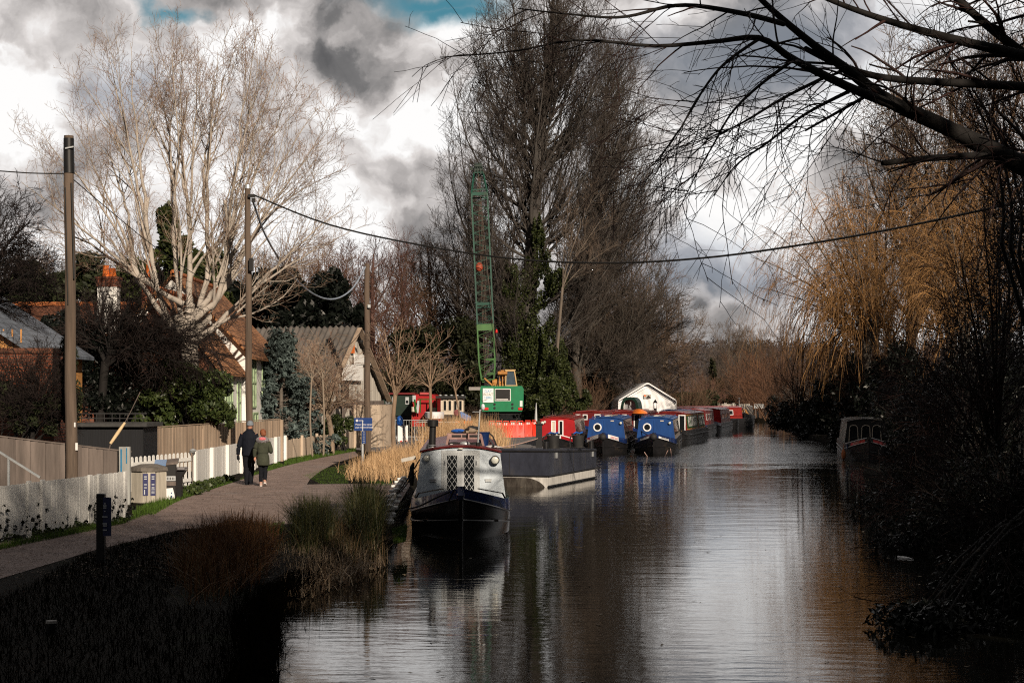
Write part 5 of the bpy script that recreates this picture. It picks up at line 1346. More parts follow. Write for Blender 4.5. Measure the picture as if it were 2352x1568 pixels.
MB().box(P(578, 450, 54.05), (0.22, 0.1, 0.10)).box(P(582, 460, 54.05), (0.12, 0.08, 0.14)).build('cable_clamp', 'black', o, w=True)
o, b3_, t3 = pole('weathered wooden pole in front of the barn gable', 843, 606, 72.0, 0.15, 0.115, 0.02)
MB().box(P(848, 703, 71.8), (0.12, 0.1, 0.14)).build('bracket', 'galv', o, w=True)

def cable(name, label, pts, r, m='cable', n=40):
    o = thing(name, label, 'cable', pts[0])
    q, rr = poly(pts, [r] * len(pts), n)
    MB().tube([Vector(p) for p in q[0]], r, 7).build('strand', m, o, w=True, smooth=True)
A = P(581, 447, 57); Z = P(2470, 440, 34)
q = [A.lerp(Z, k / 8) for k in range(9)]
sag = lambda k: 4 * k * (1 - k)
pix = [(581, 447, 54.1), (750, 514, 52.5), (950, 560, 51), (1176, 594, 48), (1400, 604, 45.5), (1620, 592, 43), (1850, 561, 40.5), (2100, 516, 37.5), (2470, 435, 34)]
cable('overhead_cable', 'long black cable sagging across the canal from the middle pole', [P(*p) for p in pix], 0.027)
cable('drooping_cable', 'thick blue grey cable drooping between the middle pole and the barn pole', [P(581, 462, 54.2), P(612, 545, 56.5), P(660, 620, 62), P(715, 672, 65.5), (P(765, 687, 68)), P(808, 664, 70.5), P(841, 610, 72)], 0.034, 'cable_blue')
cable('service_wire', 'thin wire entering from the left edge to the tall left pole', [P(-300, 372, 36), P(0, 393, 36.2), P(80, 398, 36.4), P(158, 399, 36.5)], 0.014)
cable('service_wire', 'thin wire slanting down from the tall left pole into the pale tree', [P(160, 405, 36.5), P(260, 490, 45), P(360, 570, 49), P(470, 640, 53), P(568, 655, 54.3)], 0.012)
cable('service_wire', 'thin pair of wires hanging from the barn pole to the barn ridge', [P(841, 745, 72), P(790, 800, 74), P(700, 815, 78), P(600, 780, 84)], 0.012)

# ------------------------------------------------------------------ fences
def board_fence(name, label, A, B, hA, hB, bw, gap, m, post_m=None, th=0.022, group=None, cap=False, posts=0, rails=True, point=False, rail_m=None, post_h=0.1, jit=0.012, z0=0.03, cover=False):
    A, B = Vector(A), Vector(B)
    o = thing(name, label, 'fence', (A.x, A.y, GZ), 0, group)
    d = (B - A); d.z = 0
    L = d.length
    ux = d.normalized()
    nrm = Vector((ux.y, -ux.x, 0))
    if nrm.y > 0: nrm = -nrm
    if abs(nrm.y) < 0.45: nrm = Vector((abs(nrm.x), nrm.y, 0)) if nrm.x > 0 else -nrm
    n = int(L / (bw + gap))
    b = MB()
    q = lambda a, k, z: Vector((A.x, A.y, 0)) + ux * a + nrm * k + Vector((0, 0, z))
    for i in range(n):
        a0 = i * L / n
        a1 = a0 + bw
        zt = GZ + hA + (hB - hA) * (i / n) + random.uniform(-jit, jit)
        k = random.uniform(-0.004, 0.004) + (0.012 if cover and i % 2 else 0)
        zb = GZ + z0
        if point:
            b.prism([q(a0, k, zb), q(a1, k, zb), q(a1, k, zt - bw * .35), q((a0 * .3 + a1 * .7), k, zt), q((a0 * .7 + a1 * .3), k, zt), q(a0, k, zt - bw * .35)], nrm * th)
        else:
            b.prism([q(a0, k, zb), q(a1, k, zb), q(a1, k, zt), q(a0, k, zt)], nrm * th)
    b.build('boards', m, o, w=True)
    if rails:
        r = MB()
        for t in (0.22, 0.8):
            k = -0.03 if not point else th + 0.018
            r.bar(q(0, k, GZ + hA * t), q(L, k, GZ + hB * t), 0.035 if not point else 0.03, 0.09)
        r.build('rails', rail_m or m, o, w=True)
    if cap:
        MB().bar(q(0, 0.01, GZ + hA + 0.035), q(L, 0.01, GZ + hB + 0.035), 0.07, 0.03).build('capping', m, o, w=True)
    for i in range(posts):
        t = i / max(posts - 1, 1)
        h = hA + (hB - hA) * t + post_h
        c = q(L * t, th + 0.05, GZ + h / 2)
        MB().box(c, (0.10, 0.10, h), math.atan2(ux.y, ux.x)).build('post', post_m or m, o, w=True, bevel=0.008)
    return o
# near white paling fence
A0, A1 = G(-70, 1257), G(288, 1197)
o = board_fence('white_fence', 'near white paling fence of narrow close set slats along the path', (A0.x, A0.y, 0), (A1.x, A1.y, 0), 0.93, 0.97, 0.052, 0.010, 'white_wood', th=0.02, jit=0.006, z0=0.07, rails=True, posts=0)
dd = (A1 - A0); LL = dd.length; ux = dd.normalized()
for t in (0.12, 0.335, 0.42, 0.735, 0.80, 0.995):
    c = A0.lerp(A1, t)
    MB().box((c.x + 0.02, c.y - 0.045, GZ + 0.49), (0.11, 0.05, 0.98), math.atan2(ux.y, ux.x)).build('post', 'white_wood', o, w=True, bevel=0.006)
def creeper(fence, A_, B_, n, h, m='bark_black'):
    st, c, r = [], [], []
    for i in range(n):
        p = A_.lerp(B_, random.random()) + Vector((.035, -.035, 0))
        e = p + Vector((random.uniform(-.1, .25), random.uniform(-.1, .2), h * random.uniform(.25, .95)))
        st.append(curve(p, e, .004, .002, 7, (0, 0, 0), .05))
        for k in range(random.randint(2, 5)):
            q = p.lerp(e, random.uniform(.3, 1))
            c.append((q.x + .02, q.y - .03, q.z)); r.append((.035, .02, .035))
    V, Q = merge([tubes(cat(*st), 3), leaf_geo(c, r, len(c) * 7, .045, .7, .2)])
    o_ = np_mesh('creeper', V, Q, 'leaf_black', fence)
    c = [tuple(A_.lerp(B_, random.random()) + Vector((.05, -.06, random.uniform(.0, .10)))) for _ in range(60)]
    V, Q = leaf_geo(c, [(.10, .08, .08)] * 60, 1500, .06, .7, .3)
    np_mesh('weed_fringe', V, Q, 'laurel', fence)
creeper(o, A0, A1, 34, .75)
# picket section and the solid white fence
B0, B1, B2 = P(300, 1115, 41.2), P(441, 1115, 44.2), P(651, 1055, 62.4)
board_fence('picket_fence', 'white round topped picket fence behind the weathered bin', (B0.x, B0.y, 0), (B1.x, B1.y, 0), 0.92, 0.95, 0.105, 0.10, 'white_wood', point=True, th=0.022, jit=0.004, z0=0.06, posts=0)
o = board_fence('white_fence', 'solid white boarded fence beside the walking couple', (B1.x, B1.y, 0), (B2.x, B2.y, 0), 0.97, 0.93, 0.295, 0.004, 'white_wood', th=0.025, jit=0.005, z0=0.02, rails=False, posts=8, post_h=0.02)
# board fences of the gardens
C0, C1 = P(-90, 1000, 35.2), P(300, 1036, 37.6)
board_fence('board_fence', 'brown featheredge fence behind the near white palings', (C0.x, C0.y, 0), (C1.x, C1.y, 0), 1.65, 1.14, 0.165, 0.004, 'wood_grey', cap=True, rails=False, cover=True, jit=0.004)
D = P(287, 1050, 37.2)
o = thing('fence_post', 'grey post streaked with blue paint at the end of the featheredge fence', 'post', (D.x, D.y, GZ))
MB().box((D.x, D.y, GZ + 0.65), (0.24, 0.12, 1.3)).build('board', mat('post_grey', (0.33, 0.34, 0.33), 0.8, var=0.3, stretch=(1, 1, .15)), o, w=True)
MB().box((D.x - 0.07, D.y - 0.063, GZ + 0.95), (0.035, 0.006, 0.6)).box((D.x + 0.05, D.y - 0.063, GZ + 1.1), (0.025, 0.006, 0.35)).build('paint_streak', 'paint_blue', o, w=True)
E0, E1 = P(352, 1000, 50.0), P(643, 1000, 61.5)
board_fence('board_fence', 'tan close boarded fence behind the walking couple', (E0.x, E0.y, 0), (E1.x, E1.y, 0), 1.46, 1.55, 0.125, 0.003, 'wood_tan', cap=True, rails=False, cover=True, jit=0.004, posts=4, post_h=0.0)
F0, F1 = P(653, 1050, 63.2), P(812, 1030, 76.5)
board_fence('low_fence', 'low pale board fence along the bend of the path', (F0.x, F0.y, 0), (F1.x, F1.y, 0), 0.74, 0.80, 0.17, 0.006, 'wood_pale', rails=False, jit=0.03, posts=6, post_h=0.12)
def curved_fence():
    pts = [P(812, 1000, 77.5), P(845, 1000, 78.0), P(872, 1000, 78.6), P(890, 1000, 79.6), P(899, 1000, 81.0), P(903, 1000, 83.0)]
    q, _ = poly([(p.x, p.y, 0) for p in pts], [1] * 6, 44)
    o = thing('curved_fence', 'tall pale close boarded fence curving away behind the blue sign', 'fence', (pts[0].x, pts[0].y, GZ))
    b = MB()
    for a, c in zip(q[0][:-1], q[0][1:]):
        a, c = Vector(a), Vector(c)
        h = 2.0 + random.uniform(-.015, .015)
        m_ = (a + c) / 2
        an = math.atan2((c - a).y, (c - a).x)
        b.box((m_.x, m_.y, GZ + h / 2), ((c - a).length * 0.95, 0.03 + random.uniform(0, .01), h), an)
    b.build('boards', 'wood_pale', o, w=True)
    cp = MB()
    for a, c in zip(q[0][:-1], q[0][1:]):
        cp.bar((*a[:2], GZ + 2.04), (*c[:2], GZ + 2.04), 0.06, 0.03)
    cp.build('capping', 'wood_grey', o, w=True)
    MB().box((pts[-1].x + 0.12, pts[-1].y - 1.2, GZ + 0.95), (0.14, 0.14, 1.9)).build('post', 'white_wood', o, w=True)
curved_fence()
# brick pier, handrail, leaning cane, bamboo pole
c = P(340, 1020, 47)
o = thing('brick_pier', 'small brick gate pier with a rounded stone cap', 'pier', (c.x, c.y, GZ))
MB().box((c.x, c.y, 0.95), (0.30, 0.30, 1.25)).build('shaft', 'brick', o, w=True)
MB().box((c.x, c.y, 0.70), (0.36, 0.36, 0.72)).build('plinth', 'brick', o, w=True)
MB().loft([(c.x, c.y, 1.575, .17, .17), (c.x, c.y, 1.64, .175, .175), (c.x, c.y, 1.71, .14, .14), (c.x, c.y, 1.75, .06, .06)], 16).build('cap', 'concrete', o, w=True, smooth=True)
o = thing('handrail', 'sloping grey metal handrail behind the near white palings', 'handrail', (-10.4, 33.9, GZ))
MB().bar(P(-60, 1000, 33.9), P(92, 1096, 33.9), 0.05, 0.04).bar(P(20, 1051, 33.9), P(20, 1200, 33.9), 0.04).build('rail', 'galv', o, w=True)
a, b__ = P(254, 1018, 40), P(287, 970, 40)
o = thing('furled_parasol', 'pale furled pole leaning above the featheredge fence', 'parasol', (a.x, a.y, GZ))
MB().tube([a, a.lerp(b__, .5), b__], [0.036, 0.045, 0.03], 10).build('cloth', mat('cane', (0.72, 0.55, 0.33), 0.7, var=0.15), o, w=True, smooth=True)
MB().tube([b__, P(300, 945, 40), P(322, 900, 40)], 0.010, 6).tube([a, a + Vector((-.3, 0, -1.25))], 0.016, 6).build('stick', 'wood_grey', o, w=True)
# small solar lamp on the picket fence
c = P(437, 1035, 43.6)
o = thing('bird_table', 'small grey garden lamp on a thin post behind the pickets', 'garden lamp', (c.x, c.y + .35, GZ))
MB().box((c.x, c.y + .35, GZ + 0.65), (0.03, 0.03, 1.3)).build('post', 'wood_grey', o, w=True)
MB().loft([(c.x, c.y + .35, c.z - .06, .05, .05), (c.x, c.y + .35, c.z, .10, .10), (c.x, c.y + .35, c.z + .05, .03, .03)], 10).build('lamp_head', 'galv', o, w=True)

# ------------------------------------------------------------------ roadside things
def litter_bin():
    c = G(342, 1152)
    o = thing('litter_bin', 'weathered eight sided wooden bin housing with two blue notices', 'bin', (c.x, c.y, GZ), R(12))
    ring = lambda r, z: [(r * math.cos(R(22.5 + 45 * k)), r * math.sin(R(22.5 + 45 * k)), z) for k in range(8)]
    b = MB()
    for k in range(8):
        an = R(45 * k)
        for j in (-1, 0, 1):
            b.box((0.38 * math.cos(an) - j * 0.1 * math.sin(an), 0.38 * math.sin(an) + j * 0.1 * math.cos(an), 0.36), (0.03, 0.094, 0.72), an)
    b.build('slats', mat('bin_wood', (0.42, 0.39, 0.33), 0.85, var=0.35, scale=6, bump=0.4, stretch=(1, 1, .1)), o)
    r = MB()
    r.add(ring(0.47, 0.72) + ring(0.45, 0.80) + ring(0.2, 0.87) + [(0, 0, 0.87)],
          [(k, (k + 1) % 8, 8 + (k + 1) % 8, 8 + k) for k in range(8)] + [(8 + k, 8 + (k + 1) % 8, 16 + (k + 1) % 8, 16 + k) for k in range(8)] + [(16 + k, 16 + (k + 1) % 8, 24) for k in range(8)] + [tuple(range(7, -1, -1))])
    r.build('lid', mat('bin_lid', (0.14, 0.125, 0.11), 0.85, var=0.4, bump=0.5), o)
    MB().loft([(0, 0, -0.02, .3, .3), (0, 0, 0.03, .34, .34)], 8).build('base', 'concrete', o)
    for x, an in ((-0.075, 0), (0.095, 0)):
        n = MB().box((x, -0.405, 0.42), (0.115, 0.012, 0.5)).build('notice', mat('notice_blue', (0.022, 0.026, 0.105), 0.5, var=0.1), o)
        rows = [(z, .06, .022, 0) for z in (0.60, 0.55, 0.42, 0.35)] + ([(.25, .022, .11, -.02)] if x < 0 else [(z, .07, .010, 0) for z in (0.31, 0.28, 0.25, 0.22)])
        for z, a_, h_, dx in rows:
            MB().box((x + dx, -0.4125, z), (a_, 0.003, h_)).build('print_line', 'galv', n)
litter_bin()
def poster_bin():
    c = G(366, 1147)
    o = thing('notice_bin', 'dark bin with a colourful poster on its front and a glossy blue top', 'bin', (c.x, c.y, GZ), R(8))
    MB().prism([(-.17, -.2, 0), (.12, -.2, 0), (.15, -.2, .82), (-.10, -.2, .82)], (0, .4, 0)).build('body', 'rubber', o, bevel=0.01)
    MB().box((0.03, -0.03, 0.87), (0.27, 0.40, 0.04), 0, Matrix.Rotation(R(14), 4, 'X')).build('top', mat('blue_sheen', (0.18, 0.30, 0.52), 0.15, var=0.1, spec=0.7), o)
    p = MB().prism([(-.165, -.213, .12), (.10, -.213, .12), (.13, -.213, .78), (-.09, -.213, .78)], (0, .010, 0)).build('poster', mat('poster_paper', (0.50, 0.46, 0.40), 0.6, var=0.25, scale=14), o)
    MB().box((.07, -.217, .40), (.075, .004, .2)).build('orange_figure', 'orange_plastic', p)
    MB().box((-.05, -.217, .43), (.04, .004, .06)).box((.12, -.217, .5), (.02, .004, .24)).build('green_patch', 'boat_green', p)
    MB().box((.03, -.217, .55), (.05, .004, .12)).box((-.07, -.217, .34), (.06, .004, .07)).build('brown_patch', 'rust', p)
    w_ = MB()
    for i in range(5):
        w_.box((-.1 + .045 * i, -.217, .20), (.025, .004, .07))
        w_.box((-.02 + .03 * i, -.217, .71), (.02, .004, .06))
    w_.build('lettering', 'olive', p)
poster_bin()
def house_bin():
    c = G(390, 1146)
    o = thing('notice_bin', 'black slatted bin with a white painted house panel at its foot', 'bin', (c.x, c.y, GZ), R(8))
    MB().box((0, 0, 0.43), (0.30, 0.36, 0.80)).build('body', 'black', o, bevel=0.01)
    MB().prism([(-.17, -.2, .80), (.20, -.2, .84), (.20, .2, .92), (-.17, .2, .88)], (0, 0, .05)).build('lid', 'wood_grey', o)
    p = MB().prism([(-.14, -.19, -.05), (.06, -.19, -.03), (.13, -.19, .05), (.12, -.19, .12), (.08, -.19, .28), (-.14, -.19, .26)], (0, .008, 0)).build('house_panel', 'white_clean', o)
    MB().box((.05, -.194, .16), (.022, .004, .03)).box((.05, -.194, .07), (.035, .004, .06)).build('window_print', 'navy_sign', p)
    s = MB().box((0, -.186, .50), (.29, .01, .11)).build('band', 'galv', o)
    l = MB()
    for i in range(7):
        l.box((-.12 + .038 * i, -.194, .50), (.018, .004, .06))
    l.build('band_print', 'black', s)
    MB().box((0, -.188, .38), (.30, .012, .10)).build('slat', 'wood_grey', o)
house_bin()
c = G(412, 1142)
o = thing('pedestal_bench', 'dark pedestal seat with a plank top by the picket gate', 'bench', (c.x, c.y, GZ))
MB().prism([(-.12, -.12, -.02), (.06, -.12, -.02), (.06, -.12, .48), (.17, -.12, .66), (-.17, -.12, .66), (-.12, -.12, .48)], (0, .24, 0)).build('pedestal', 'wood_grey' if False else 'black', o)
MB().box((-.10, 0, .70), (.15, .42, .05)).box((.08, 0, .70), (.17, .42, .05)).build('seat', mat('bench_top', (0.20, 0.19, 0.20), 0.6, var=.3), o)

c = G(232, 1296)
o = thing('sign_post', 'squat black waymark post carrying a small navy information plate', 'sign', (c.x, c.y, GZ))
z1 = P(232, 1133, c.y).z
MB().box((c.x, c.y, (z1 + GZ) / 2 - .1), (0.115, 0.115, z1 - GZ + .2)).build('post', 'black', o, w=True, bevel=0.008)
pl = MB().box((c.x + 0.105, c.y - 0.065, z1 - 0.33), (0.125, 0.012, 0.56), R(-12)).build('plate', mat('plate_navy', (0.010, 0.018, 0.07), 0.4, var=0.15), o, w=True)
l = MB()
for dz, wd in ((-.14, .025), (-.17, .05), (-.20, .045), (-.25, .02), (-.33, .085), (-.43, .07), (-.46, .06), (-.52, .06)):
    l.box((c.x + 0.075, c.y - 0.078, z1 + dz), (wd, 0.004, 0.014), R(-12))
l.build('print', 'galv', pl, w=True)

def blue_sign():
    Y = 58.0
    c = P(834, 974, Y)
    foot = P(833, 1055, Y)
    o = thing('canal_sign', 'blue sign on a white post asking boaters to slow down', 'sign', (c.x, Y, GZ))
    MB().tube([(c.x - .02, Y + .03, GZ - .2), (c.x - .02, Y + .03, c.z + .15)], 0.045, 12).build('post', 'galv', o, w=True, smooth=True)
    wd, h = 42 * Y / F, 29.5 * Y / F
    pl = MB().box(c, (wd, 0.02, h)).build('panel', 'navy_sign', o, w=True, bevel=0.006)
    g = MB().box(P(836, 1004, Y) + Vector((0, -.02, 0)), (0.13, 0.03, 0.44)).build('strip', 'navy_sign', o, w=True)
    l = MB()
    for k in range(7):
        l.box(P(836, 991 + 4.4 * k, Y) + Vector((0.0, -.037, 0)), (0.05 + .02 * (k % 2), 0.004, 0.018))
    l.build('strip_print', 'galv', g, w=True)
    loc = lambda u, v: (P(u, v, Y).x - c.x, -0.013, P(u, v, Y).z - GZ)
    text('lettering', 'Please slow down', 0.083, 'white_clean', pl, loc(816.5, 974.5), align='LEFT')
    text('lettering', 'past moored boats', 0.083, 'white_clean', pl, loc(816.5, 981), align='LEFT')
    text('lettering', 'Canal &', 0.036, 'white_clean', pl, loc(824, 964.2), align='LEFT')
    text('lettering', 'River Trust', 0.036, 'white_clean', pl, loc(824, 967), align='LEFT')
    rg = MB()
    lc = Vector(loc(820, 965.5))
    rg.ring(lc, 0.034, 0.011, (0, 1, 0), 24, 6)
    rg.prism([lc + Vector((-.03, -.002, -.012)), lc + Vector((.03, -.002, -.012)), lc + Vector((.018, -.002, .010)), lc + Vector((-.018, -.002, .010))], (0, .004, 0))
    rg.build('emblem', 'white_clean', pl)
blue_sign()

# mooring stump and its like
c = G(118, 1452)
o = thing('mooring_stump', 'short pale topped stump on the dark bank at the bottom left', 'post', (c.x, c.y, GZ - .06))
MB().tube([(c.x, c.y, GZ - .2), (c.x, c.y, GZ + .10)], 0.055, 12).build('stump', 'black', o, w=True)
MB().tube([(c.x, c.y, GZ + .10), (c.x, c.y, GZ + .125)], [0.06, 0.055], 12).build('cap', 'concrete', o, w=True)
def bollards():
    base = None
    for i in range(7):
        t = i / 6
        u, v = 927 + (894 - 927) * t ** 0.9, 1122 + (1196 - 1122) * t ** 1.25
        c = G(u, v)
        if base is None:
            base = thing('mooring_bollard', 'x', 'bollard', (c.x, c.y, GZ), R(20), 'white mooring bollards by the near boat')
            MB().tube([(0, 0, -.05), (0, 0, .02), (0, 0, .05), (0, 0, .24), (0, 0, .30)], [.10, .10, .06, .055, .075], 14).build('stem', 'white', base, smooth=True)
            MB().tube([(-.17, 0, .26), (.17, 0, .26)], .032, 10).build('cross_bar', 'white', base, smooth=True)
            MB().ell((0, 0, .30), (.08, .08, .035)).build('cap', 'white', base, smooth=True)
            b = base
        else:
            b = dup(base, (c.x, c.y, GZ), R(20 + random.uniform(-12, 12)))
        b['label'] = ['white mooring bollard farthest along the pavement edge', 'white mooring bollard second from the far end of the row', 'white mooring bollard third from the far end of the row', 'white mooring bollard in the middle of the row',
                      'white mooring bollard third from the sedge clump', 'white mooring bollard second from the sedge clump', 'white mooring bollard closest to the sedge clump'][i]
bollards()
o = thing('floating_branch', 'pale stick floating on the dark water at the right', 'driftwood', (P(2075, 1280, 28.6).x, 28.6, 0))
MB().tube([P(2062, 1278, 28.6), P(2075, 1280.5, 28.5), P(2098, 1283, 28.3)], [.02, .03, .014], 8).build('stick', 'white', o, w=True, smooth=True)
for i, (u, v, lab) in enumerate([(1625, 1268, 'pale leaf drifting on the bright middle water'), (1490, 1180, 'small pale leaf drifting right of the moored barge'), (1330, 1258, 'pale leaf drifting off the near boat')]):
    Y = F * H / (v - V0)
    c = P(u, v, Y)
    o = thing('floating_leaf', lab, 'leaf', (c.x, c.y, 0))
    MB().add([(-.07, 0, .012), (0, -.03, .006), (.08, 0, .02), (0, .035, .012)], [(0, 1, 2, 3)]).build('blade', 'reed_pale', o)
# ------------------------------------------------------------------ narrowboats
def hull_w(y, L, bl=2.6):
    t = min(max(y / bl, 0), 1)
    w_ = 1.03 * (1 - (1 - t) ** 2.1)
    if y > L - 1.0:
        w_ *= math.sqrt(max(1 - ((y - L + 1.0) / 1.0) ** 2 * 0.9, 0.05))
    return max(w_, 0.03)
def hull_zt(y):
    return 0.70 + 0.33 * (1 - min(y / 2.0, 1)) ** 1.4
def hull_zb(y):
    return 0.45 + 0.37 * (1 - min(y / 2.0, 1)) ** 1.25
def cab_x(z):
    return 0.94 - 0.115 * (z - 0.66) / 0.94

def narrowboat(label, x, y, th, L, band, front, side, roof, hull='hull_black', bl=2.6, trim=None, group=None, name='narrowboat', cratch=False):
    o = thing(name, label, 'boat', (x, y, 0), -R(th), group)
    ys = [0, .08, .2, .4, .65, .95, 1.3, 1.7, 2.15, 2.6, 3.4] + list(np.linspace(5, L - 1.2, 4)) + [L - .8, L - .5, L - .25, L]
    b = MB()
    rows = []
    for k, yy in enumerate(ys):
        w_, zb = hull_w(yy, L), hull_zb(yy)
        wl = w_ * (0.72 + 0.26 * min(yy / 2.6, 1))
        rake = 0.16 * (1 - min(yy / 0.6, 1))
        rows.append([(wl * .8, yy + rake + .12, -.4), (wl, yy + rake * .8, 0), (wl + (w_ - wl) * .6, yy + rake * .35, .24), (w_ * .995, yy, zb)])
    vs, fs = [], []
    for sgn in (-1, 1):
        n0 = len(vs)
        for r in rows:
            vs += [(sgn * p[0], p[1], p[2]) for p in r]
        for i in range(len(ys) - 1):
            for j in range(3):
                q = (n0 + i * 4 + j, n0 + i * 4 + j + 1, n0 + (i + 1) * 4 + j + 1, n0 + (i + 1) * 4 + j)
                fs.append(q if sgn < 0 else q[::-1])
    m = len(ys) * 4
    fs += [(j, j + 1, m + j + 1, m + j) for j in range(3)]
    e = (len(ys) - 1) * 4
    fs += [(e + j, m + e + j, m + e + j + 1, e + j + 1) for j in range(3)]
    b.add(vs, fs)
    b.build('hull', hull, o, smooth=True)
    # upper strake: bow panels and gunwale
    for nm, lo, hi, mt in (('bow_panel', 0, 9, band), ('gunwale', 9, len(ys) - 1, hull)):
        b = MB()
        for sgn in (-1, 1):
            vs, fs = [], []
            seg = ys[lo:hi + 1]
            for yy in seg:
                w_ = hull_w(yy, L)
                for ww, z in ((w_ + .004, hull_zb(yy)), (w_ * .975 + .004, hull_zt(yy)), (max(w_ * .975 - .045, 0.0), hull_zt(yy) + .004), (max(w_ * .975 - .05, 0.0), hull_zt(yy) - .12)):
                    vs.append((sgn * ww, yy, z))
            for i in range(len(seg) - 1):
                for j in range(3):
                    q = (i * 4 + j, i * 4 + j + 1, (i + 1) * 4 + j + 1, (i + 1) * 4 + j)
                    fs.append(q if sgn < 0 else q[::-1])
            b.add(vs, fs)
        b.build(nm, mt, o, smooth=True)
    # rubbing strakes and stem post
    b = MB()
    for sgn in (-1, 1):
        b.tube([(sgn * (hull_w(yy, L) + .012), yy, hull_zb(yy)) for yy in ys], 0.020, 6)
        b.tube([(sgn * (hull_w(yy, L) * (.9 + .09 * min(yy / 2.6, 1)) + .01), yy + .05 * (1 - min(yy / .6, 1)), .25 + .16 * (1 - min(yy / 2.2, 1)) ** 1.3) for yy in ys], 0.018, 6)
    b.tube([(0, .17, -.2), (0, .09, .2), (0, -.005, .8), (0, -.01, 1.04)], [.03, .035, .04, .045], 8)
    b.build('rubbing_strake', trim or hull, o, smooth=True)
    dk = MB()
    ds = [yy for yy in ys if yy <= 1.3]
    vs = [(sg * hull_w(yy, L) * .93, yy + .02, hull_zt(yy) - .05) for yy in ds for sg in (-1, 1)]
    dk.add(vs, [(2 * i, 2 * i + 1, 2 * i + 3, 2 * i + 2) for i in range(len(ds) - 1)])
    dk.box((0, 1.9, .32), (1.5, 1.6, .04))
    dk.build('fore_deck', 'hull_black', o)
    MB().tube([(-.10, .62, .98), (.10, .62, .98)], .022, 8).tube([(-.06, .62, .8), (-.06, .62, 1.03)], .025, 8).tube([(.06, .62, .8), (.06, .62, 1.03)], .025, 8).build('bow_cleat', 'black', o, smooth=True)
    # cabin
    yc, ye = 2.75, L - 1.9
    crown = lambda xx: 1.60 + 0.115 * (1 - (xx / .825) ** 2)
    top = [(-.825 + 1.65 * k / 12, crown(-.825 + 1.65 * k / 12)) for k in range(13)]
    pf = [(-.94, yc, .42), (.94, yc, .42), (cab_x(.66), yc, .66)] + [(a, yc, z) for a, z in reversed(top)] + [(-cab_x(.66), yc, .66)]
    MB().prism(pf, (0, .03, 0)).build('cabin_front', front, o)
    pb = [(a, ye - .03, z) for a, _, z in pf]
    MB().prism(pb, (0, .03, 0)).build('cabin_back', front, o)
    b = MB()
    for sg in (-1, 1):
        b.prism([(sg * .94, yc + .031, .42), (sg * .94, yc + .031, .66), (sg * .825, yc + .031, 1.598), (sg * .79, yc + .031, 1.598), (sg * .9, yc + .031, .42)], (0, ye - yc - .062, 0))
    b.build('cabin_side', side, o)
    b = MB()
    tp = [(a * 1.035, z + .012) for a, z in top]
    pr = [(a, yc - .05, z) for a, z in tp] + [(a, yc - .05, z + .035) for a, z in reversed(tp)]
    vs = []
    n = len(tp)
    for yy in (yc - .05, ye + .05):
        vs += [(a, yy, z) for a, z in tp] + [(a, yy, z + .04) for a, z in tp]
    fs = []
    for i in range(n - 1):
        fs += [(i, i + 1, n + i + 1, n + i), (2 * n + i + 1, 2 * n + i, 3 * n + i, 3 * n + i + 1), (n + i, n + i + 1, 3 * n + i + 1, 3 * n + i), (i + 1, i, 2 * n + i, 2 * n + i + 1)]
    fs += [(0, n, 3 * n, 2 * n), (n - 1, 3 * n - 1, 4 * n - 1, 2 * n - 1)]
    b.add(vs, fs)
    b.build('roof', roof, o, smooth=True)
    b = MB()
    for sg in (-1, 1):
        b.tube([(sg * .70, yc + .3, 1.75), (sg * .70, ye - .3, 1.75)], .018, 6)
        for k in range(6):
            yy = yc + .3 + (ye - yc - .6) * k / 5
            b.tube([(sg * .70, yy, 1.66), (sg * .70, yy, 1.75)], .014, 6)
    b.build('handrail', roof if roof != 'maroon' else 'black', o)
    return o, yc, ye

def framed(parent, name, x, z, w_, h, y, fm, fw=.045, pm='glass', arch=False):
    """a framed opening standing on the front bulkhead (plane y)"""
    f = MB()
    f.box((x - w_ / 2, y - .015, z), (fw, .03, h)).box((x + w_ / 2, y - .015, z), (fw, .03, h))
    f.box((x, y - .0145, z + h / 2), (w_ + fw, .031, fw)).box((x, y - .0145, z - h / 2), (w_ + fw, .031, fw))
    fr = f.build(name, fm, parent)
    MB().box((x, y - .004, z), (w_ - fw * .9, .008, h - fw * .9)).build('pane', pm, fr)
    return fr

def lamp(parent, x, z, y, r=.075, body='black', name='headlamp'):
    k = MB().tube([(x, y + .02, z), (x, y - .07, z), (x, y - .10, z)], [r * .6, r, r * 1.05], 16).ring((x, y - .10, z), r, .012, (0, 1, 0), 20, 6)
    l = k.build(name, body, parent, smooth=True)
    MB().ell((x, y - .098, z), (r * .93, .025, r * .93), 16, 8).build('lens', 'lens', l, smooth=True)
    return l

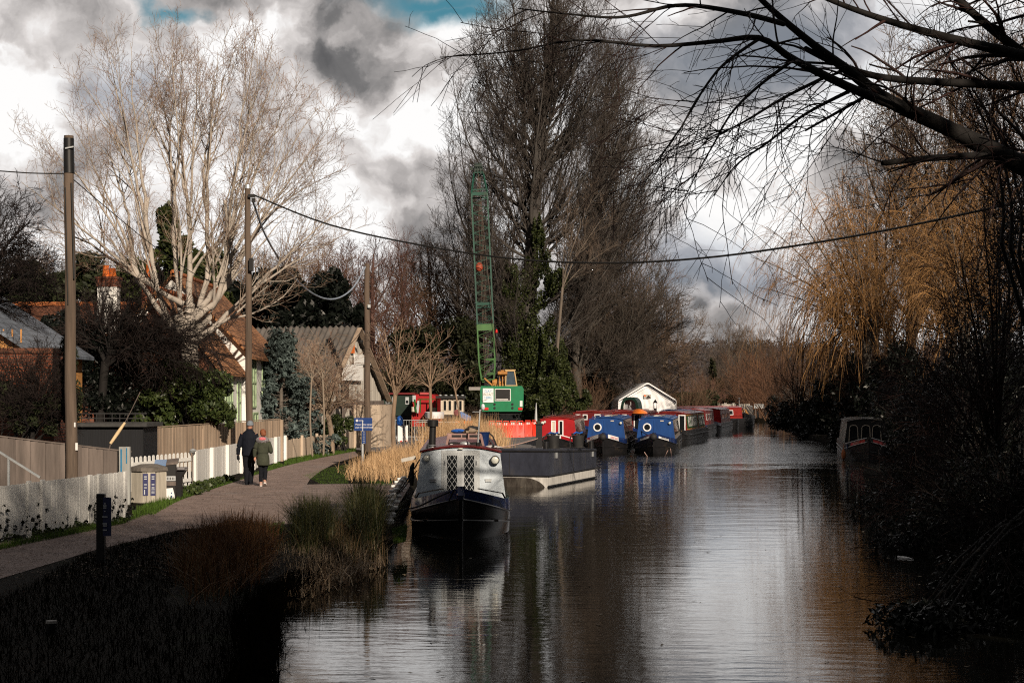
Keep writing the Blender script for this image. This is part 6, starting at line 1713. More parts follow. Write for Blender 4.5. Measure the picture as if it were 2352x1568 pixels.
def near_boat():
    o, yc, ye = narrowboat('grey fronted narrowboat with leaded doors and a navy bow, nearest to the viewer', -.985, 31.7, -1.8, 13.5, 'navy', 'grey_paint', 'black_gloss', 'maroon', 'black_gloss')
    y = yc
    # door surround, two doors with leaded lights
    MB().box((0, y - .006, 1.14), (.80, .012, 1.03)).build('door_surround', 'grey_trim', o)
    for sg in (-1, 1):
        x = sg * .178
        d = MB()
        w_, h, z = .335, .98, 1.13
        for s2 in (-1, 1):
            d.box((x + s2 * (w_ / 2 - .032), y - .022, z), (.064, .02, h))
        d.box((x, y - .0215, z + h / 2 - .035), (w_ - .128, .019, .07)).box((x, y - .0215, z - h / 2 + .09), (w_ - .128, .019, .18))
        dr = d.build('door', 'grey_trim', o, bevel=.004)
        gx0, gx1, gz0, gz1 = x - w_ / 2 + .064, x + w_ / 2 - .064, z - h / 2 + .18, z + h / 2 - .07
        pane = MB().box(((gx0 + gx1) / 2, y - .016, (gz0 + gz1) / 2), (gx1 - gx0, .006, gz1 - gz0)).build('window', 'glass', dr)
        L = MB()
        dw, dh = .105, .155
        yy = y - .0215
        def clip(a, b_):
            (xa, za), (xb, zb) = a, b_
            t0, t1 = 0., 1.
            for p, q in ((xa - xb, xa - gx0), (xb - xa, gx1 - xa), (za - zb, za - gz0), (zb - za, gz1 - za)):
                if abs(p) < 1e-9:
                    if q < 0: return None
                else:
                    r_ = q / p
                    if p < 0: t0 = max(t0, r_)
                    else: t1 = min(t1, r_)
            return None if t0 >= t1 else ((xa + (xb - xa) * t0, za + (zb - za) * t0), (xa + (xb - xa) * t1, za + (zb - za) * t1))
        for k in range(-14, 15):
            for sl in (-1, 1):
                c = clip((x - 2, 1.12 + k * dh - sl * 2 * dh / dw), (x + 2, 1.12 + k * dh + sl * 2 * dh / dw))
                if c:
                    L.bar((c[0][0], yy, c[0][1]), (c[1][0], yy, c[1][1]), .009, .005, up=(0, 1, 0))
        L.build('leading', 'grey_trim', dr)
        cu = MB()
        cx = gx0 if sg < 0 else gx1
        cu.prism([(cx, y - .0125, gz1), (cx - sg * .07, y - .0125, gz1), (cx - sg * .035, y - .0125, (gz0 + gz1) / 2 + .1), (cx, y - .0125, gz0 + .2)], (0, -.0008, 0))
        MB().tube([(x - sg * .0 + sg * .15, y - .04, 1.36), (x + sg * .15, y - .04, 1.44)], .014, 6).build('hinge', 'steel', dr)
    lamp(o, -.70, 1.50, y, .068, 'steel')
    lamp(o, .715, 1.46, y, .085, 'black')
    for sg in (-1, 1):
        MB().box((sg * .58, y - .012, 1.03), (.13, .024, .055)).box((sg * .58, y - .02, 1.06), (.15, .03, .012)).build('vent', 'grey_trim', o, bevel=.004)
    MB().ell((0, y - .06, 1.695), (.06, .02, .018)).build('roof_light', 'lens', o, smooth=True)
    # edge of the bulwark and the bow handrails
    for sg in (-1, 1):
        b = MB().bar((sg * .86, 2.2, .80), (sg * .35, 1.2, .95), .03, .02).bar((sg * .86, 2.2, .80), (sg * .93, 2.5, .66), .03, .02)
        b.build('bow_rail', 'black', o)
    k = MB().tube([(0, .02, .82), (0, -.03, .9), (0, -.01, 1.06)], [.06, .085, .05], 10)
    k.build('stem_cap', 'navy', o, smooth=True)
    # chimney
    c = MB().tube([(-.60, y + .45, 1.64), (-.60, y + .45, 1.72)], [.16, .13], 16).build('chimney_collar', 'steel', o, smooth=True)
    c = MB().tube([(-.60, y + .45, 1.70), (-.585, y + .45, 2.16)], [.075, .070], 16).tube([(-.585, y + .45, 2.15), (-.585, y + .45, 2.27), (-.585, y + .45, 2.29)], [.115, .118, .10], 16).build('chimney', 'black', o, smooth=True)
    MB().ring((-.60, y + .45, 1.75), .078, .012, (0, 0, 1), 20, 6).build('brass_band', 'steel', c)
    return o, y
nb_, ycn = near_boat()
def on_boat(lx, ly, lz):
    return nb_.matrix_basis @ Vector((lx, ly, lz))
def roof_things():
    Y = ycn + .6
    c = on_boat(.10, Y + .5, 1.70)
    o = thing('roof_rack', 'weathered pinkish wooden rack on the grey narrowboat roof', 'rack', c)
    b = MB()
    b.box((0, 0, .27), (.78, .5, .035)).box((0, -.24, .23), (.70, .03, .12)).box((0, .24, .23), (.70, .03, .12))
    for sx in (-1, 1):
        for sy in (-1, 1):
            b.bar((sx * .40, sy * .22, 0), (sx * .34, sy * .22, .27), .10, .05)
    b.build('frame', mat('rack_wood', (0.33, 0.21, 0.19), 0.8, var=.3, bump=.4), o)
    s_ = MB().box((-.18, -.258, .235), (.2, .006, .05)).box((.2, -.258, .235), (.2, .006, .05)).box((0, -.258, .235), (.11, .006, .055))
    s_.build('slot', 'black', o)
    o = thing('bundle', 'small heap of blue and brown cloth on top of the roof rack', 'cloth', c + Vector((0, 0, .29)))
    MB().ell((-.14, 0, .045), (.17, .12, .05)).ell((-.05, .02, .03), (.1, .1, .04)).build('blue_cloth', 'blue_plastic', o, smooth=True)
    MB().ell((.12, 0, .06), (.14, .12, .07)).ell((.02, -.04, .03), (.09, .08, .04)).build('brown_bag', 'rust', o, smooth=True)
    MB().ell((.19, .02, .11), (.12, .1, .045)).tube([(.05, 0, .13), (.16, 0, .15), (.27, 0, .09)], .02, 6).build('dark_strap', 'rubber', o, smooth=True)
    o = thing('ballast_pile', 'black bags and a grey basin under the roof rack', 'bags', c + Vector((0, -.2, 0)))
    MB().ell((-.22, 0, .05), (.16, .1, .06)).ell((.25, 0, .05), (.18, .1, .06)).ell((.05, .05, .05), (.2, .1, .05)).build('bag', 'rubber', o, smooth=True)
    MB().ell((0.0, -.05, .06), (.12, .08, .07)).build('basin', 'galv', o, smooth=True)
    MB().box((-.25, -.08, .05), (.12, .02, .04), .2).build('white_rag', 'white', o)
    c = on_boat(.49, Y + .35, 1.69)
    o = thing('blue_bucket', 'blue bucket beside the roof rack of the grey narrowboat', 'bucket', c)
    MB().loft([(0, 0, 0, .10, .10), (0, 0, .30, .125, .125), (0, 0, .33, .15, .15)], 18).build('pail', mat('bucket_blue', (0.010, 0.035, 0.14), .45), o, smooth=True)
    MB().tube([(.12, 0, .31), (.2, 0, .24), (.26, 0, .10), (.27, 0, 0)], .016, 6).build('hose', 'rubber', o, smooth=True)
    c = on_boat(.36, ycn + .12, 1.70)
    o = thing('flag_pole', 'thin grey pole with a bare bulb standing on the front of the grey narrowboat', 'pole', c)
    MB().tube([(0, 0, -.03), (0, 0, .12)], .04, 10).build('socket', 'black', o)
    MB().tube([(0, 0, .05), (.045, 0, .80)], [.022, .016], 10).build('staff', 'galv', o, smooth=True)
    MB().bar((.045, 0, .76), (-.11, 0, .76), .012).bar((.04, 0, .80), (.1, 0, .80), .02).build('arm', 'steel', o)
    MB().ell((.11, -.02, .86), (.042, .042, .07)).build('bulb', mat('bulb_glass', (.62, .66, .70), .15, spec=.6), o, smooth=True)
    MB().tube([(.045, 0, .8), (.02, 0, .95), (.03, 0, 1.06), (.09, 0, .98), (.2, 0, 1.02)], .005, 5).build('wire', 'cable', o, smooth=True)
    c = on_boat(.66, Y + .1, 1.69)
    o = thing('white_sheet', 'crumpled white sheet at the right edge of the narrowboat roof', 'cloth', c)
    MB().ell((0, 0, .02), (.14, .12, .035)).ell((.10, .05, .01), (.12, .1, .025)).build('sheet', 'white', o, smooth=True)
    o = thing('mooring_rope', 'black mooring rope from the grey narrowboat bow to the bollards', 'rope', on_boat(0, .5, 1.0))
    a = on_boat(-.05, .35, 1.0)
    e = G(888, 1200) + Vector((0, 0, .22))
    q, _ = poly([on_boat(.05, .5, 1.02), a, on_boat(-.45, .2, .84), a.lerp(e, .6) + Vector((0, 0, -.10)), e], [1] * 5, 24)
    MB().tube([Vector(p) for p in q[0]], .016, 7).build('strand', 'rope', o, w=True, smooth=True)
    MB().tube([on_boat(-.05, .36, 1.0), on_boat(-.13, .12, .98), on_boat(-.22, .16, .78)], .018, 6).build('loop', 'rope', o, w=True, smooth=True)
    o = thing('mooring_rope', 'black rope hanging from the narrowboat cabin side to the middle bollard', 'rope', on_boat(-.9, 4.5, 1.2))
    e = G(905, 1160) + Vector((0, 0, .25))
    for k, st in enumerate((on_boat(-.86, 3.3, 1.45), on_boat(-.93, 3.6, 1.2))):
        q, _ = poly([st, st.lerp(e, .45) + Vector((-.02, 0, -.10)), st.lerp(e, .8) + Vector((0, 0, -.08)), e], [1] * 4, 18)
        MB().tube([Vector(p) for p in q[0]], .013, 6).build('strand', 'rope', o, w=True, smooth=True)
    c = on_boat(-1.02, 4.2, 1.05)
    o = thing('side_fender', 'black fender hanging along the narrowboat cabin side', 'fender', c)
    MB().tube([(0, 0, .30), (-.03, 0, .2), (-.05, 0, 0), (-.04, 0, -.2)], [.02, .05, .07, .04], 10).build('body', 'rubber', o, smooth=True)
    o = thing('gang_plank', 'pale plank lying from the bank to the narrowboat side', 'plank', on_boat(-1.2, 6.6, .9))
    MB().bar(P(922, 1057, 42), P(955, 1050, 42), .05, .09).build('board', 'wood_white', o, w=True)
roof_things()

def name_boards(o, L, s1, s2, m1, m2, m='white_clean', y0=.28, y1=1.05, inset=.25):
    """white name boards on both bow panels with lettering"""
    for sg, s, tm in ((-1, s1, m1), (1, s2, m2)):
        b = MB()
        ks = [y0 + (y1 - y0) * k / 6 for k in range(7)]
        vs = []
        for yy in ks:
            w_ = hull_w(yy, L)
            zb, zt = hull_zb(yy), hull_zt(yy)
            lo, hi = zb + (zt - zb) * .12, zb + (zt - zb) * (1 - inset * .5)
            vs += [(sg * (w_ + .014), yy - .006, lo), (sg * (w_ * .985 + .014), yy - .006, hi)]
        b.add(vs, [((2 * i, 2 * i + 1, 2 * i + 3, 2 * i + 2) if sg < 0 else (2 * i, 2 * i + 2, 2 * i + 3, 2 * i + 1)) for i in range(6)])
        pb = b.build('name_board', m, o)
        if s:
            ym = (y0 + y1) / 2
            wA, wB = hull_w(y0, L), hull_w(y1, L)
            pa = Vector((sg * wA, y0, (hull_zb(y0) + hull_zt(y0)) / 2 - .02)); pc = Vector((sg * wB, y1, (hull_zb(y1) + hull_zt(y1)) / 2 - .02))
            dx = (pc - pa) if sg > 0 else (pa - pc)
            xax = dx.normalized()
            nrm = Vector((sg * (y1 - y0), -(wB - wA), 0)).normalized()
            zax = (nrm - xax * nrm.dot(xax)).normalized()
            yax = zax.cross(xax)
            t = text('lettering', s, .125, tm, pb, (0, 0, 0), ext=.001)
            wm = hull_w(ym, L)
            mid = Vector((sg * wm, ym, (hull_zb(ym) + hull_zt(ym)) / 2 - .01)) + zax * .045
            t.matrix_local = Matrix(((xax.x, yax.x, zax.x, mid.x), (xax.y, yax.y, zax.y, mid.y), (xax.z, yax.z, zax.z, mid.z), (0, 0, 0, 1))) @ Matrix.Scale(min(1.0, .80 * dx.length / (len(s) * .085)), 4, (1, 0, 0))

def knob(o):
    MB().ell((0, -.10, .84), (.17, .15, .16)).tube([(0, 0, .98), (0, -.06, .9)], .03, 6).build('bow_fender', 'rubber', o, smooth=True)

def side_windows(o, yc, n=9, gap=1.05, z0=.86, z1=1.46, wd=.62, x0=.35):
    for k in range(n):
        yy = yc + x0 + gap * k
        MB().prism([(cab_x(z0) + .004, yy, z0), (cab_x(z0) + .012, yy, z0), (cab_x(z1) + .012, yy, z1), (cab_x(z1) + .004, yy, z1)], (0, wd, 0)).build('side_window', 'glass', o)

def blue_boat(label, x, th, s1, s2, m1, m2, inset, lamp_x, y=78.3, side_rope=False):
    o, yc, ye = narrowboat(label, x, y, th, 14.5, 'navy', 'blue', 'boat_side', 'blue', 'hull_black', group='hire boats moored bow out in a row')
    f = MB().ring((-.43, yc - .012, 1.24), .175, .035, (0, 1, 0), 30, 8)
    pt = f.build('porthole', 'white_clean', o, smooth=True)
    MB().disc((-.43, yc - .008, 1.24), .165, (0, 1, 0), .012, 28).build('pane', 'glass', pt)
    lamp(o, lamp_x, 1.46, yc, .055, 'steel')
    MB().box((-.12, yc - .002, 1.10), (.012, .006, .98)).build('panel_seam', 'navy', o)
    MB().box((.30, yc - .008, 1.56), (.16, .016, .05)).build('licence_plate', 'cream', o)
    MB().bar((-.9, yc - .012, .72), (.9, yc - .012, .72), .02, .03).build('lower_trim', 'navy', o)
    for sg in (-1, 1):
        MB().tube([(sg * 1.08, 4.0, .62), (sg * 1.10, 4.0, .45), (sg * 1.09, 4.0, .15)], [.02, .07, .06], 8).build('side_fender', 'rubber', o, smooth=True)
    pl_ = o.matrix_basis
    k = thing('boat_pole', 'varnished pole and plank lying along the roof of the ' + ('middle' if x < 5 else 'outer') + ' blue narrowboat', 'pole', pl_ @ Vector((.2, 4.2, 1.76)), o.rotation_euler.z)
    MB().tube([(0, 0, .03), (.05, 4.5, .03)], .03, 8).build('shaft', 'wood_tan', k)
    MB().box((-.25, 1.8, .02), (.24, 3.2, .05)).build('plank', 'wood_white', k)
    name_boards(o, 14.5, s1, s2, m1, m2, inset=inset)
    knob(o)
    side_windows(o, yc)
    return o, yc
ob1, y_ = blue_boat('blue narrowboat with deep white name boards, in the middle of the row', 4.3, 6.5, 'FORREST GRACE', 'FORREST GRACE', 'galv', 'lamp_red', .1, .72)
ob2, y_ = blue_boat('blue narrowboat with slim white name boards, nearest the open water', 6.7, 7.2, 'CORNWALL KING', 'CORNWALL KING', 'black', 'black', .9, .68)

def red_boat():
    o, yc, ye = narrowboat('bright red narrowboat with two narrow white framed doors, leftmost in the front row', 1.98, 78.3, 5.2, 14.5, 'white_clean', 'red', 'boat_side', 'maroon_side', 'hull_black', group='hire boats moored bow out in a row')
    framed(o, 'door_window', -.20, 1.13, .17, .84, yc, 'white_clean', .05, 'cream')
    framed(o, 'door_window', .17, 1.13, .19, .86, yc, 'white_clean', .05)
    lamp(o, -.73, 1.46, yc, .075, 'steel')
    lamp(o, -.62, 1.51, yc, .055, 'steel')
    name_boards(o, 14.5, None, None, 'red', 'red', 'red', .40, 1.6, .45)
    side_windows(o, yc)
red_boat()

def hire(label, x, y, th, L=13.0, front='maroon', side='maroon_side', roof='maroon_side', door_x=.62, wins=(-.55, -.12), green=False, things_=True, red=False):
    o, yc, ye = narrowboat(label, x, y, th, L, 'navy', 'red' if red else front, side, roof, 'hull_black', group='dark red hire boats behind the front row')
    o.location.z = .13
    if door_x is not None:
        framed(o, 'door', door_x, 1.06, .32, .98, yc, 'white_clean', .055)
    for xx in wins:
        framed(o, 'window', xx, 1.40, .24, .28, yc, 'white_clean', .05)
    for sg in (-1, 1):
        for k in range(int((ye - yc) / 1.3)):
            yy, e, z0, z1 = yc + .7 + 1.3 * k, .006, 1.0, 1.42
            wn = MB().prism([(sg * (cab_x(z0) + e), yy, z0), (sg * (cab_x(z0) + e + .012), yy, z0), (sg * (cab_x(z1) + e + .012), yy, z1), (sg * (cab_x(z1) + e), yy, z1)], (0, .6, 0)).build('side_window', 'white_clean', o)
            MB().prism([(sg * (cab_x(z0 + .05) + e + .008), yy + .06, z0 + .05), (sg * (cab_x(z0 + .05) + e + .016), yy + .06, z0 + .05), (sg * (cab_x(z1 - .05) + e + .016), yy + .06, z1 - .05), (sg * (cab_x(z1 - .05) + e + .008), yy + .06, z1 - .05)], (0, .48, 0)).build('pane', 'glass', wn)
    return o, yc, ye
def green_boat():
    L = 14.0
    o, yc, ye = narrowboat('dark red hire boat with green side panels and tall white window outlines', 8.40, 91.3, 13, L, 'hull_black', 'maroon', 'boat_red_trim', 'maroon_side', 'hull_black', group='dark red hire boats behind the front row')
    o.location.z = .13
    framed(o, 'door', .64, 1.06, .34, .98, yc, 'white_clean', .06)
    for xx in (-.55, -.12):
        framed(o, 'window', xx, 1.40, .24, .30, yc, 'white_clean', .05)
    sp = lambda y0, y1, z0, z1, e, t: [(cab_x(z0) + e, y0, z0), (cab_x(z0) + e + t, y0, z0), (cab_x(z1) + e + t, y0, z1), (cab_x(z1) + e, y0, z1)]
    g = MB()
    for y0, y1 in ((yc + .25, yc + 5.4), (yc + 5.9, ye - .2)):
        g.prism(sp(y0, y1, .80, 1.50, .004, .010), (0, y1 - y0, 0))
    g.build('side_panel', 'boat_green', o)
    for y0 in (yc + 1.0, yc + 2.1, yc + 3.1, yc + 4.1, yc + 6.3, yc + 7.3, yc + 8.3):
        w_ = MB()
        for a in (0, .52):
            w_.prism(sp(y0 + a, 0, .90, 1.44, .014, .012), (0, .10, 0))
        w_.prism(sp(y0, 0, 1.38, 1.45, .0145, .012), (0, .62, 0))
        wn = w_.build('side_window', 'white_clean', o)
        MB().prism(sp(y0 + .1, 0, .90, 1.38, .012, .006), (0, .42, 0)).build('pane', 'glass', wn)
    MB().prism(sp(0, 0, .70, .73, .004, .014), (0, .001, 0)).bar((cab_x(.75) + .012, yc + .05, .76), (cab_x(.75) + .012, ye, .76), .012, .03).bar((cab_x(1.54) + .012, yc + .05, 1.55), (cab_x(1.54) + .012, ye, 1.55), .012, .03).build('gold_line', 'gold', o)
green_boat()
hire('dark red hire boat roof seen between the red and the left blue boat', 3.85, 94.6, 12)
hire('dark red hire boat roof seen between the two blue boats', 6.15, 94.4, 12)
hire('dark red hire boat with a white rail, behind the left of the second row', 4.9, 109, 14, door_x=None) if False else None
o, yc, ye = hire('red hire boat lying behind the green panelled boat, nearest the far reach', 13.65, 117.0, 12, 13, red=True, door_x=None, wins=(-.5, -.08))
o, yc, ye = hire('maroon hire boat tucked behind the stern of the green panelled boat', 11.55, 108.6, 12, 11, door_x=None, wins=(-.2, .25))
def side_boat(label, u, Y):
    x = P(u, 0, Y).x
    o, yc, ye = hire(label, x - 4.2, Y - 3.5, 50, 11, door_x=None, wins=())
side_boat('far red boat with three white framed windows beside the tent', 1582, 136)
side_boat('farthest red boat with white framed windows, right of the tent', 1621, 141)
o, yc, ye = hire('maroon hire boat carrying a dark green pram hood before the tent', 6.4, 104.6, 16, 10, door_x=None)
hx = Vector((.25, yc + 1.0, 1.70))
b = MB()
arc = [(-.62 + 1.24 * k / 14, .86 * math.sqrt(max(1 - abs((-.62 + 1.24 * k / 14) / .62) ** 3.2, 0))) for k in range(15)]
b.prism([hx + Vector((a, 0, max(z, 0))) for a, z in arc] + [hx + Vector((a * .74, 0, max(z * .80 - .0, 0))) for a, z in reversed(arc)], (0, 1.3, 0))
hd = b.build('pram_hood', 'tarp_green', o)
MB().prism([hx + Vector((a * .74, .5, max(z * .80, 0))) for a, z in arc], (0, .03, 0)).build('clear_window', mat('pvc', (.45, .47, .50), .3, var=.3, scale=3, spec=.5), hd)
MB().bar(hx + Vector((-.40, .2, 0)), hx + Vector((-.38, .2, .62)), .06).bar(hx + Vector((.05, .2, .3)), hx + Vector((.05, .2, .66)), .04).build('hood_frame', 'white', hd)
o, yc, ye = hire('narrowboat with a bright blue roof before the right side of the tent', 9.6, 103.6, 14, 9, roof='tarp_blue' if False else 'blue', door_x=None, wins=())
o = thing('orange_canoe', 'orange upturned canoe on the roofs between the blue boats', 'canoe', (7.5, 97.6, 1.75))
MB().loft([(0, 0, 0, .5, 1.5), (0, 0, .12, .42, 1.3), (0, 0, .24, .18, .9), (0, 0, .26, .04, .4)], 18).build('shell', 'orange_plastic', o, smooth=True)
o = thing('boat_lantern', 'small black lantern chimney on the roof before the tent', 'lantern', (P(1505, 0, 106).x, 106, 1.7))
MB().tube([(0, 0, 0), (0, 0, .28)], .10, 10).tube([(0, 0, .62), (0, 0, .80), (0, 0, .86)], [.16, .05, .02], 10).box((-.1, 0, .45), (.03, .03, .36)).box((.1, 0, .45), (.03, .03, .36)).build('body', 'black', o)
# mooring ropes of the blue boats
for lab, pts in (('black rope slung from the left blue boat to its neighbour', [(1432, 965, 81), (1452, 1000, 81), (1478, 1022, 80), (1498, 1012, 79)]), ('black rope running from the left blue boat roof to the right blue boat', [(1428, 962, 82), (1460, 982, 81.5), (1490, 1000, 80.5)])):
    o = thing('boat_rope', lab, 'rope', P(*pts[0]))
    q, _ = poly([P(*p) for p in pts], [1] * len(pts), 16)
    MB().tube([Vector(p) for p in q[0]], .022, 6).build('strand', 'rope', o, w=True, smooth=True)
for lab, pts in (('thin pale rope dipping into the water left of the right blue bow', [(1480, 1038), (1490, 1052), (1499, 1060)]), ('thin pale rope arching into the water under the right blue bow', [(1534, 1034), (1526, 1050), (1518, 1058)]), ('thin pale rope dropping straight into the water right of the blue bow', [(1540, 1030), (1543, 1048), (1549, 1062)])):
    o = thing('boat_rope', lab, 'rope', P(*pts[0], 76.4))
    q, _ = poly([P(*p, 76.4 - .5 * k) for k, p in enumerate(pts)], [1] * 3, 10)
    MB().tube([Vector(p) for p in q[0]], .016, 6).build('strand', 'rope_pale', o, w=True, smooth=True)

# ---- half hidden boat on the right bank
o, yc, ye = narrowboat('dark narrowboat with tall arched windows half hidden under the black thicket', 15.2, 70.4, 9.5, 13, 'black', 'black', mat('faded_side', (.20, .19, .17), .5, var=.4, scale=5), 'black')
for k, xx in enumerate((-.55, -.02, .45)):
    f = MB()
    n = 9
    a0 = .17
    pts = [(xx - a0 - .03, .78), (xx - a0, 1.36)] + [(xx - a0 * math.cos(math.pi * j / n), 1.36 + .13 * math.sin(math.pi * j / n)) for j in range(1, n)] + [(xx + a0, 1.36), (xx + a0 + .03, .78)]
    f.tube([(a, yc - .02, z) for a, z in pts], .017, 6)
    wn = f.build('window', 'cream', o, smooth=True)
    MB().prism([(a, yc - .006, z) for a, z in pts], (0, .004, 0)).build('pane', 'glass', wn)
name_boards(o, 13, 'LIMERICK', None, 'cream', 'cream', 'lamp_red', .2, 1.15, .5)
b = MB()
for sg in (-1, 1):
    b.tube([(sg * (hull_w(yy, 13) + .02), yy - .01, hull_zt(yy) - .015) for yy in (.1, .3, .6, .95, 1.3, 1.7)], .016, 6)
    b.tube([(sg * (hull_w(yy, 13) + .02), yy - .01, hull_zb(yy) + .02) for yy in (.1, .3, .6, .95, 1.3, 1.7)], .016, 6)
b.build('bow_line', 'white', o, smooth=True)
MB().box((-.88, 1.5, .58), (.02, .35, .20)).build('bow_flash', 'tarp_blue', o)
of = thing('orange_fender', 'orange fender at the waterline of the half hidden boat', 'fender', o.matrix_basis @ Vector((-1.03, 1.35, .24)))
MB().ell((0, 0, 0), (.10, .12, .24)).tube([(0, 0, .2), (0.02, 0, .45)], .015, 6).build('body', mat('fender_orange', (.50, .16, .06), .6), of, smooth=True)
MB().box((.1, yc + 1.2, 1.80), (.5, .3, .05)).build('roof_vent', 'steel', o)

# ---- farthest boat with its cratch cover
o, yc, ye = narrowboat('farthest grey narrowboat with an open triangular front cover by the lock', 23.75, 169, 8, 13, 'hull_black', 'tarp_grey', 'tarp_grey', 'grey_trim')
b = MB()
for sg in (-1, 1):
    b.add([(0, 1.0, 1.0), (0, yc, 1.90), (sg * .86, yc, .75), (sg * .5, 1.1, .85)], [(0, 1, 2, 3) if sg > 0 else (3, 2, 1, 0)])
b.build('cratch_cover', 'tarp_grey', o)
f = MB().tube([(0, .98, 1.0), (0, yc - .9, 1.86)], .035, 6)
for sg in (-1, 1):
    f.tube([(0, yc - .95, 1.92), (sg * .88, 1.6, .72)], .03, 6)
f.tube([(0, 1.55, .8), (0, 1.55, 1.9)], .05, 6)
f.build('cover_frame', 'cream', o)
MB().add([(.06, 1.2, .85), (.5, 1.35, .8), (.08, 1.5, 1.5)], [(0, 1, 2)]).add([(-.06, 1.2, .85), (-.08, 1.5, 1.5), (-.5, 1.35, .8)], [(0, 1, 2)]).build('cover_opening', 'crane_orange', o)
MB().tube([(-.55, yc + .3, 1.65), (-.55, yc + .3, 2.45)], .05, 8).tube([(-.55, yc + .3, 2.5), (-.55, yc + .3, 2.55)], [.16, .02], 8).build('chimney', 'steel', o)
MB().box((0, yc + 1, 1.84), (1.1, 1.5, .16)).build('roof_box', 'wood_white', o)

# ---- workboat / barge
def barge():
    c = Vector((1.11, 50.4, 0))
    d = Vector((1.76, 5.9, 0)); Ls = d.length + 5.0; uy = d.normalized()
    ux = Vector((-uy.y, uy.x, 0))                      # to the left
    ux = (P(1145, 0, 50.9) - P(1260, 0, 50.4)); ux.z = 0; ux.normalize()
    Wd = 2.5
    o = thing('work_barge', 'flat black workboat with a scuffed white lower band behind the grey narrowboat', 'barge', (c.x, c.y, 0))
    q = lambda a, k, z: c + ux * a + uy * k + Vector((0, 0, z))
    zt = lambda k: 1.17 - .022 * k
    b = MB()
    # upper hull
    L6 = 6.15
    b.add([q(0, 0, .33), q(0, L6, .33), q(Wd, L6, .33), q(Wd, 0, .33), q(0, 0, 1.17), q(0, L6, 1.0), q(Wd, L6, 1.0), q(Wd, 0, 1.17)],
          [(0, 1, 5, 4), (1, 2, 6, 5), (2, 3, 7, 6), (3, 0, 4, 7), (4, 5, 6, 7), (3, 2, 1, 0)])
    b.build('hull', 'barge', o, w=True)
    # lower white band with the quarter round swim drawn dark at the near corner
    b = MB()
    b.prism([q(.02, .02, -.3), q(.02, L6 - .1, -.3), q(.02, L6 - .1, .33), q(.02, .02, .33)], ux * (Wd - .04))
    b.build('lower_hull', 'barge_white', o, w=True)
    e = -uy * .012
    pts = [q(Wd, .02, .29), q(.82, .02, .29)] + [q(.82 - .74 * math.sin(R(9 * k)), .02, .29 - .42 * (1 - math.cos(R(9 * k)))) for k in range(1, 10)] + [q(.06, .02, -.3), q(Wd, .02, -.3)]
    MB().prism(pts, e).build('swim_shade_plate', mat('swim_shade', (.030, .024, .02), .7, var=.6, scale=3, stretch=(1, 1, .3), dirt=((.16, .145, .125), .5, .8), detail=9), o, w=True)  # scuffed dark plate standing in for the shade under the curved end
    b = MB()
    b.bar(q(-.012, -.02, .345), q(-.012, L6, .345), .03, .03).bar(q(0, -.012, .345), q(Wd, -.012, .345), .03, .03)
    b.bar(q(-.012, -.03, 1.10), q(-.012, L6, .93), .035, .05).bar(q(-.02, -.012, 1.10), q(Wd, -.012, 1.10), .035, .05)
    b.bar(q(-.012, -.03, .04), q(-.012, L6, .04), .03, .04)
    b.build('rubbing_bar', 'hull_black', o, w=True)
    for k in (1.5, 3.05, 4.6):
        MB().bar(q(-.004, k, .36), q(-.004, k, 1.06), .014, .014).build('weld_seam', 'hull_black', o, w=True)
    MB().bar(q(1.25, -.004, .36), q(1.25, -.004, 1.06), .014, .014).build('weld_seam', 'hull_black', o, w=True)
    MB().box(q(-.02, .9, .95), (.03, .17, .17), math.atan2(uy.y, uy.x) - R(90)).build('draught_plate', 'galv', o, w=True)
    MB().box(q(-.02, 5.6, .83), (.03, .17, .17), math.atan2(uy.y, uy.x) - R(90)).build('draught_plate', 'galv', o, w=True)
    for a, k in ((.15, .25), (.12, 5.9), (1.9, .3)):
        MB().tube([q(a, k, .95), q(a, k, zt(k) + .22)], .085, 12).build('bollard', 'hull_black', o, w=True, smooth=True)
    bt = None
    for i, (u, lab) in enumerate(((1271, 'left black tub with blue topped handles on the workboat'), (1328, 'right black tub with blue topped handles on the workboat'))):
        p = P(u, 0, 52.6 + i * 1.4)
        if bt is None:
            bt = thing('rubber_tub', lab, 'tub', (p.x, p.y, zt(2)), 0, 'black tubs standing on the workboat')
            MB().loft([(0, 0, 0, .16, .16), (0, 0, .40, .205, .205)], 20).ring((0, 0, 0.01), .2, .02, (0, 0, 1)).build('body', 'rubber', bt, smooth=True)
            for j in range(10):
                an = 2 * math.pi * j / 10
                MB().box((.2 * math.cos(an), .2 * math.sin(an), .44), (.05, .05, .05), an).build('lid_clip', 'black', bt)
            MB().tube([(-.18, 0, .44), (-.08, 0, .50), (.05, 0, .46), (.16, 0, .50)], .028, 6).build('blue_strap', 'blue_plastic', bt, smooth=True)
            MB().tube([(-.2, -.05, .42), (-.30, -.05, .36), (-.33, -.05, .15), (-.31, -.05, .02)], .022, 6).build('hose', 'rubber', bt, smooth=True)
        else:
            dup(bt, (p.x, p.y, zt(3)), R(25), None, lab)
    o = thing('mooring_rope', 'pink and white rope stretched from the workboat to the red bow', 'rope', P(1145, 1030, 51))
    q2, _ = poly([P(1120, 1032, 50.5), P(1180, 1022, 57), P(1225, 1010, 70), P(1243, 1003, 78)], [1] * 4, 16)
    MB().tube([Vector(p) for p in q2[0]], .022, 6).build('strand', 'rope_pale', o, w=True, smooth=True)
    o = thing('steel_dolphin', 'dark steel mooring post beside the workboat', 'post', (P(1238, 0, 74).x, 74, 0))
    MB().box((0, 0, .75), (.28, .2, 1.5)).box((0, 0, 1.52), (.34, .26, .06)).build('post', 'hull_black', o)
barge()
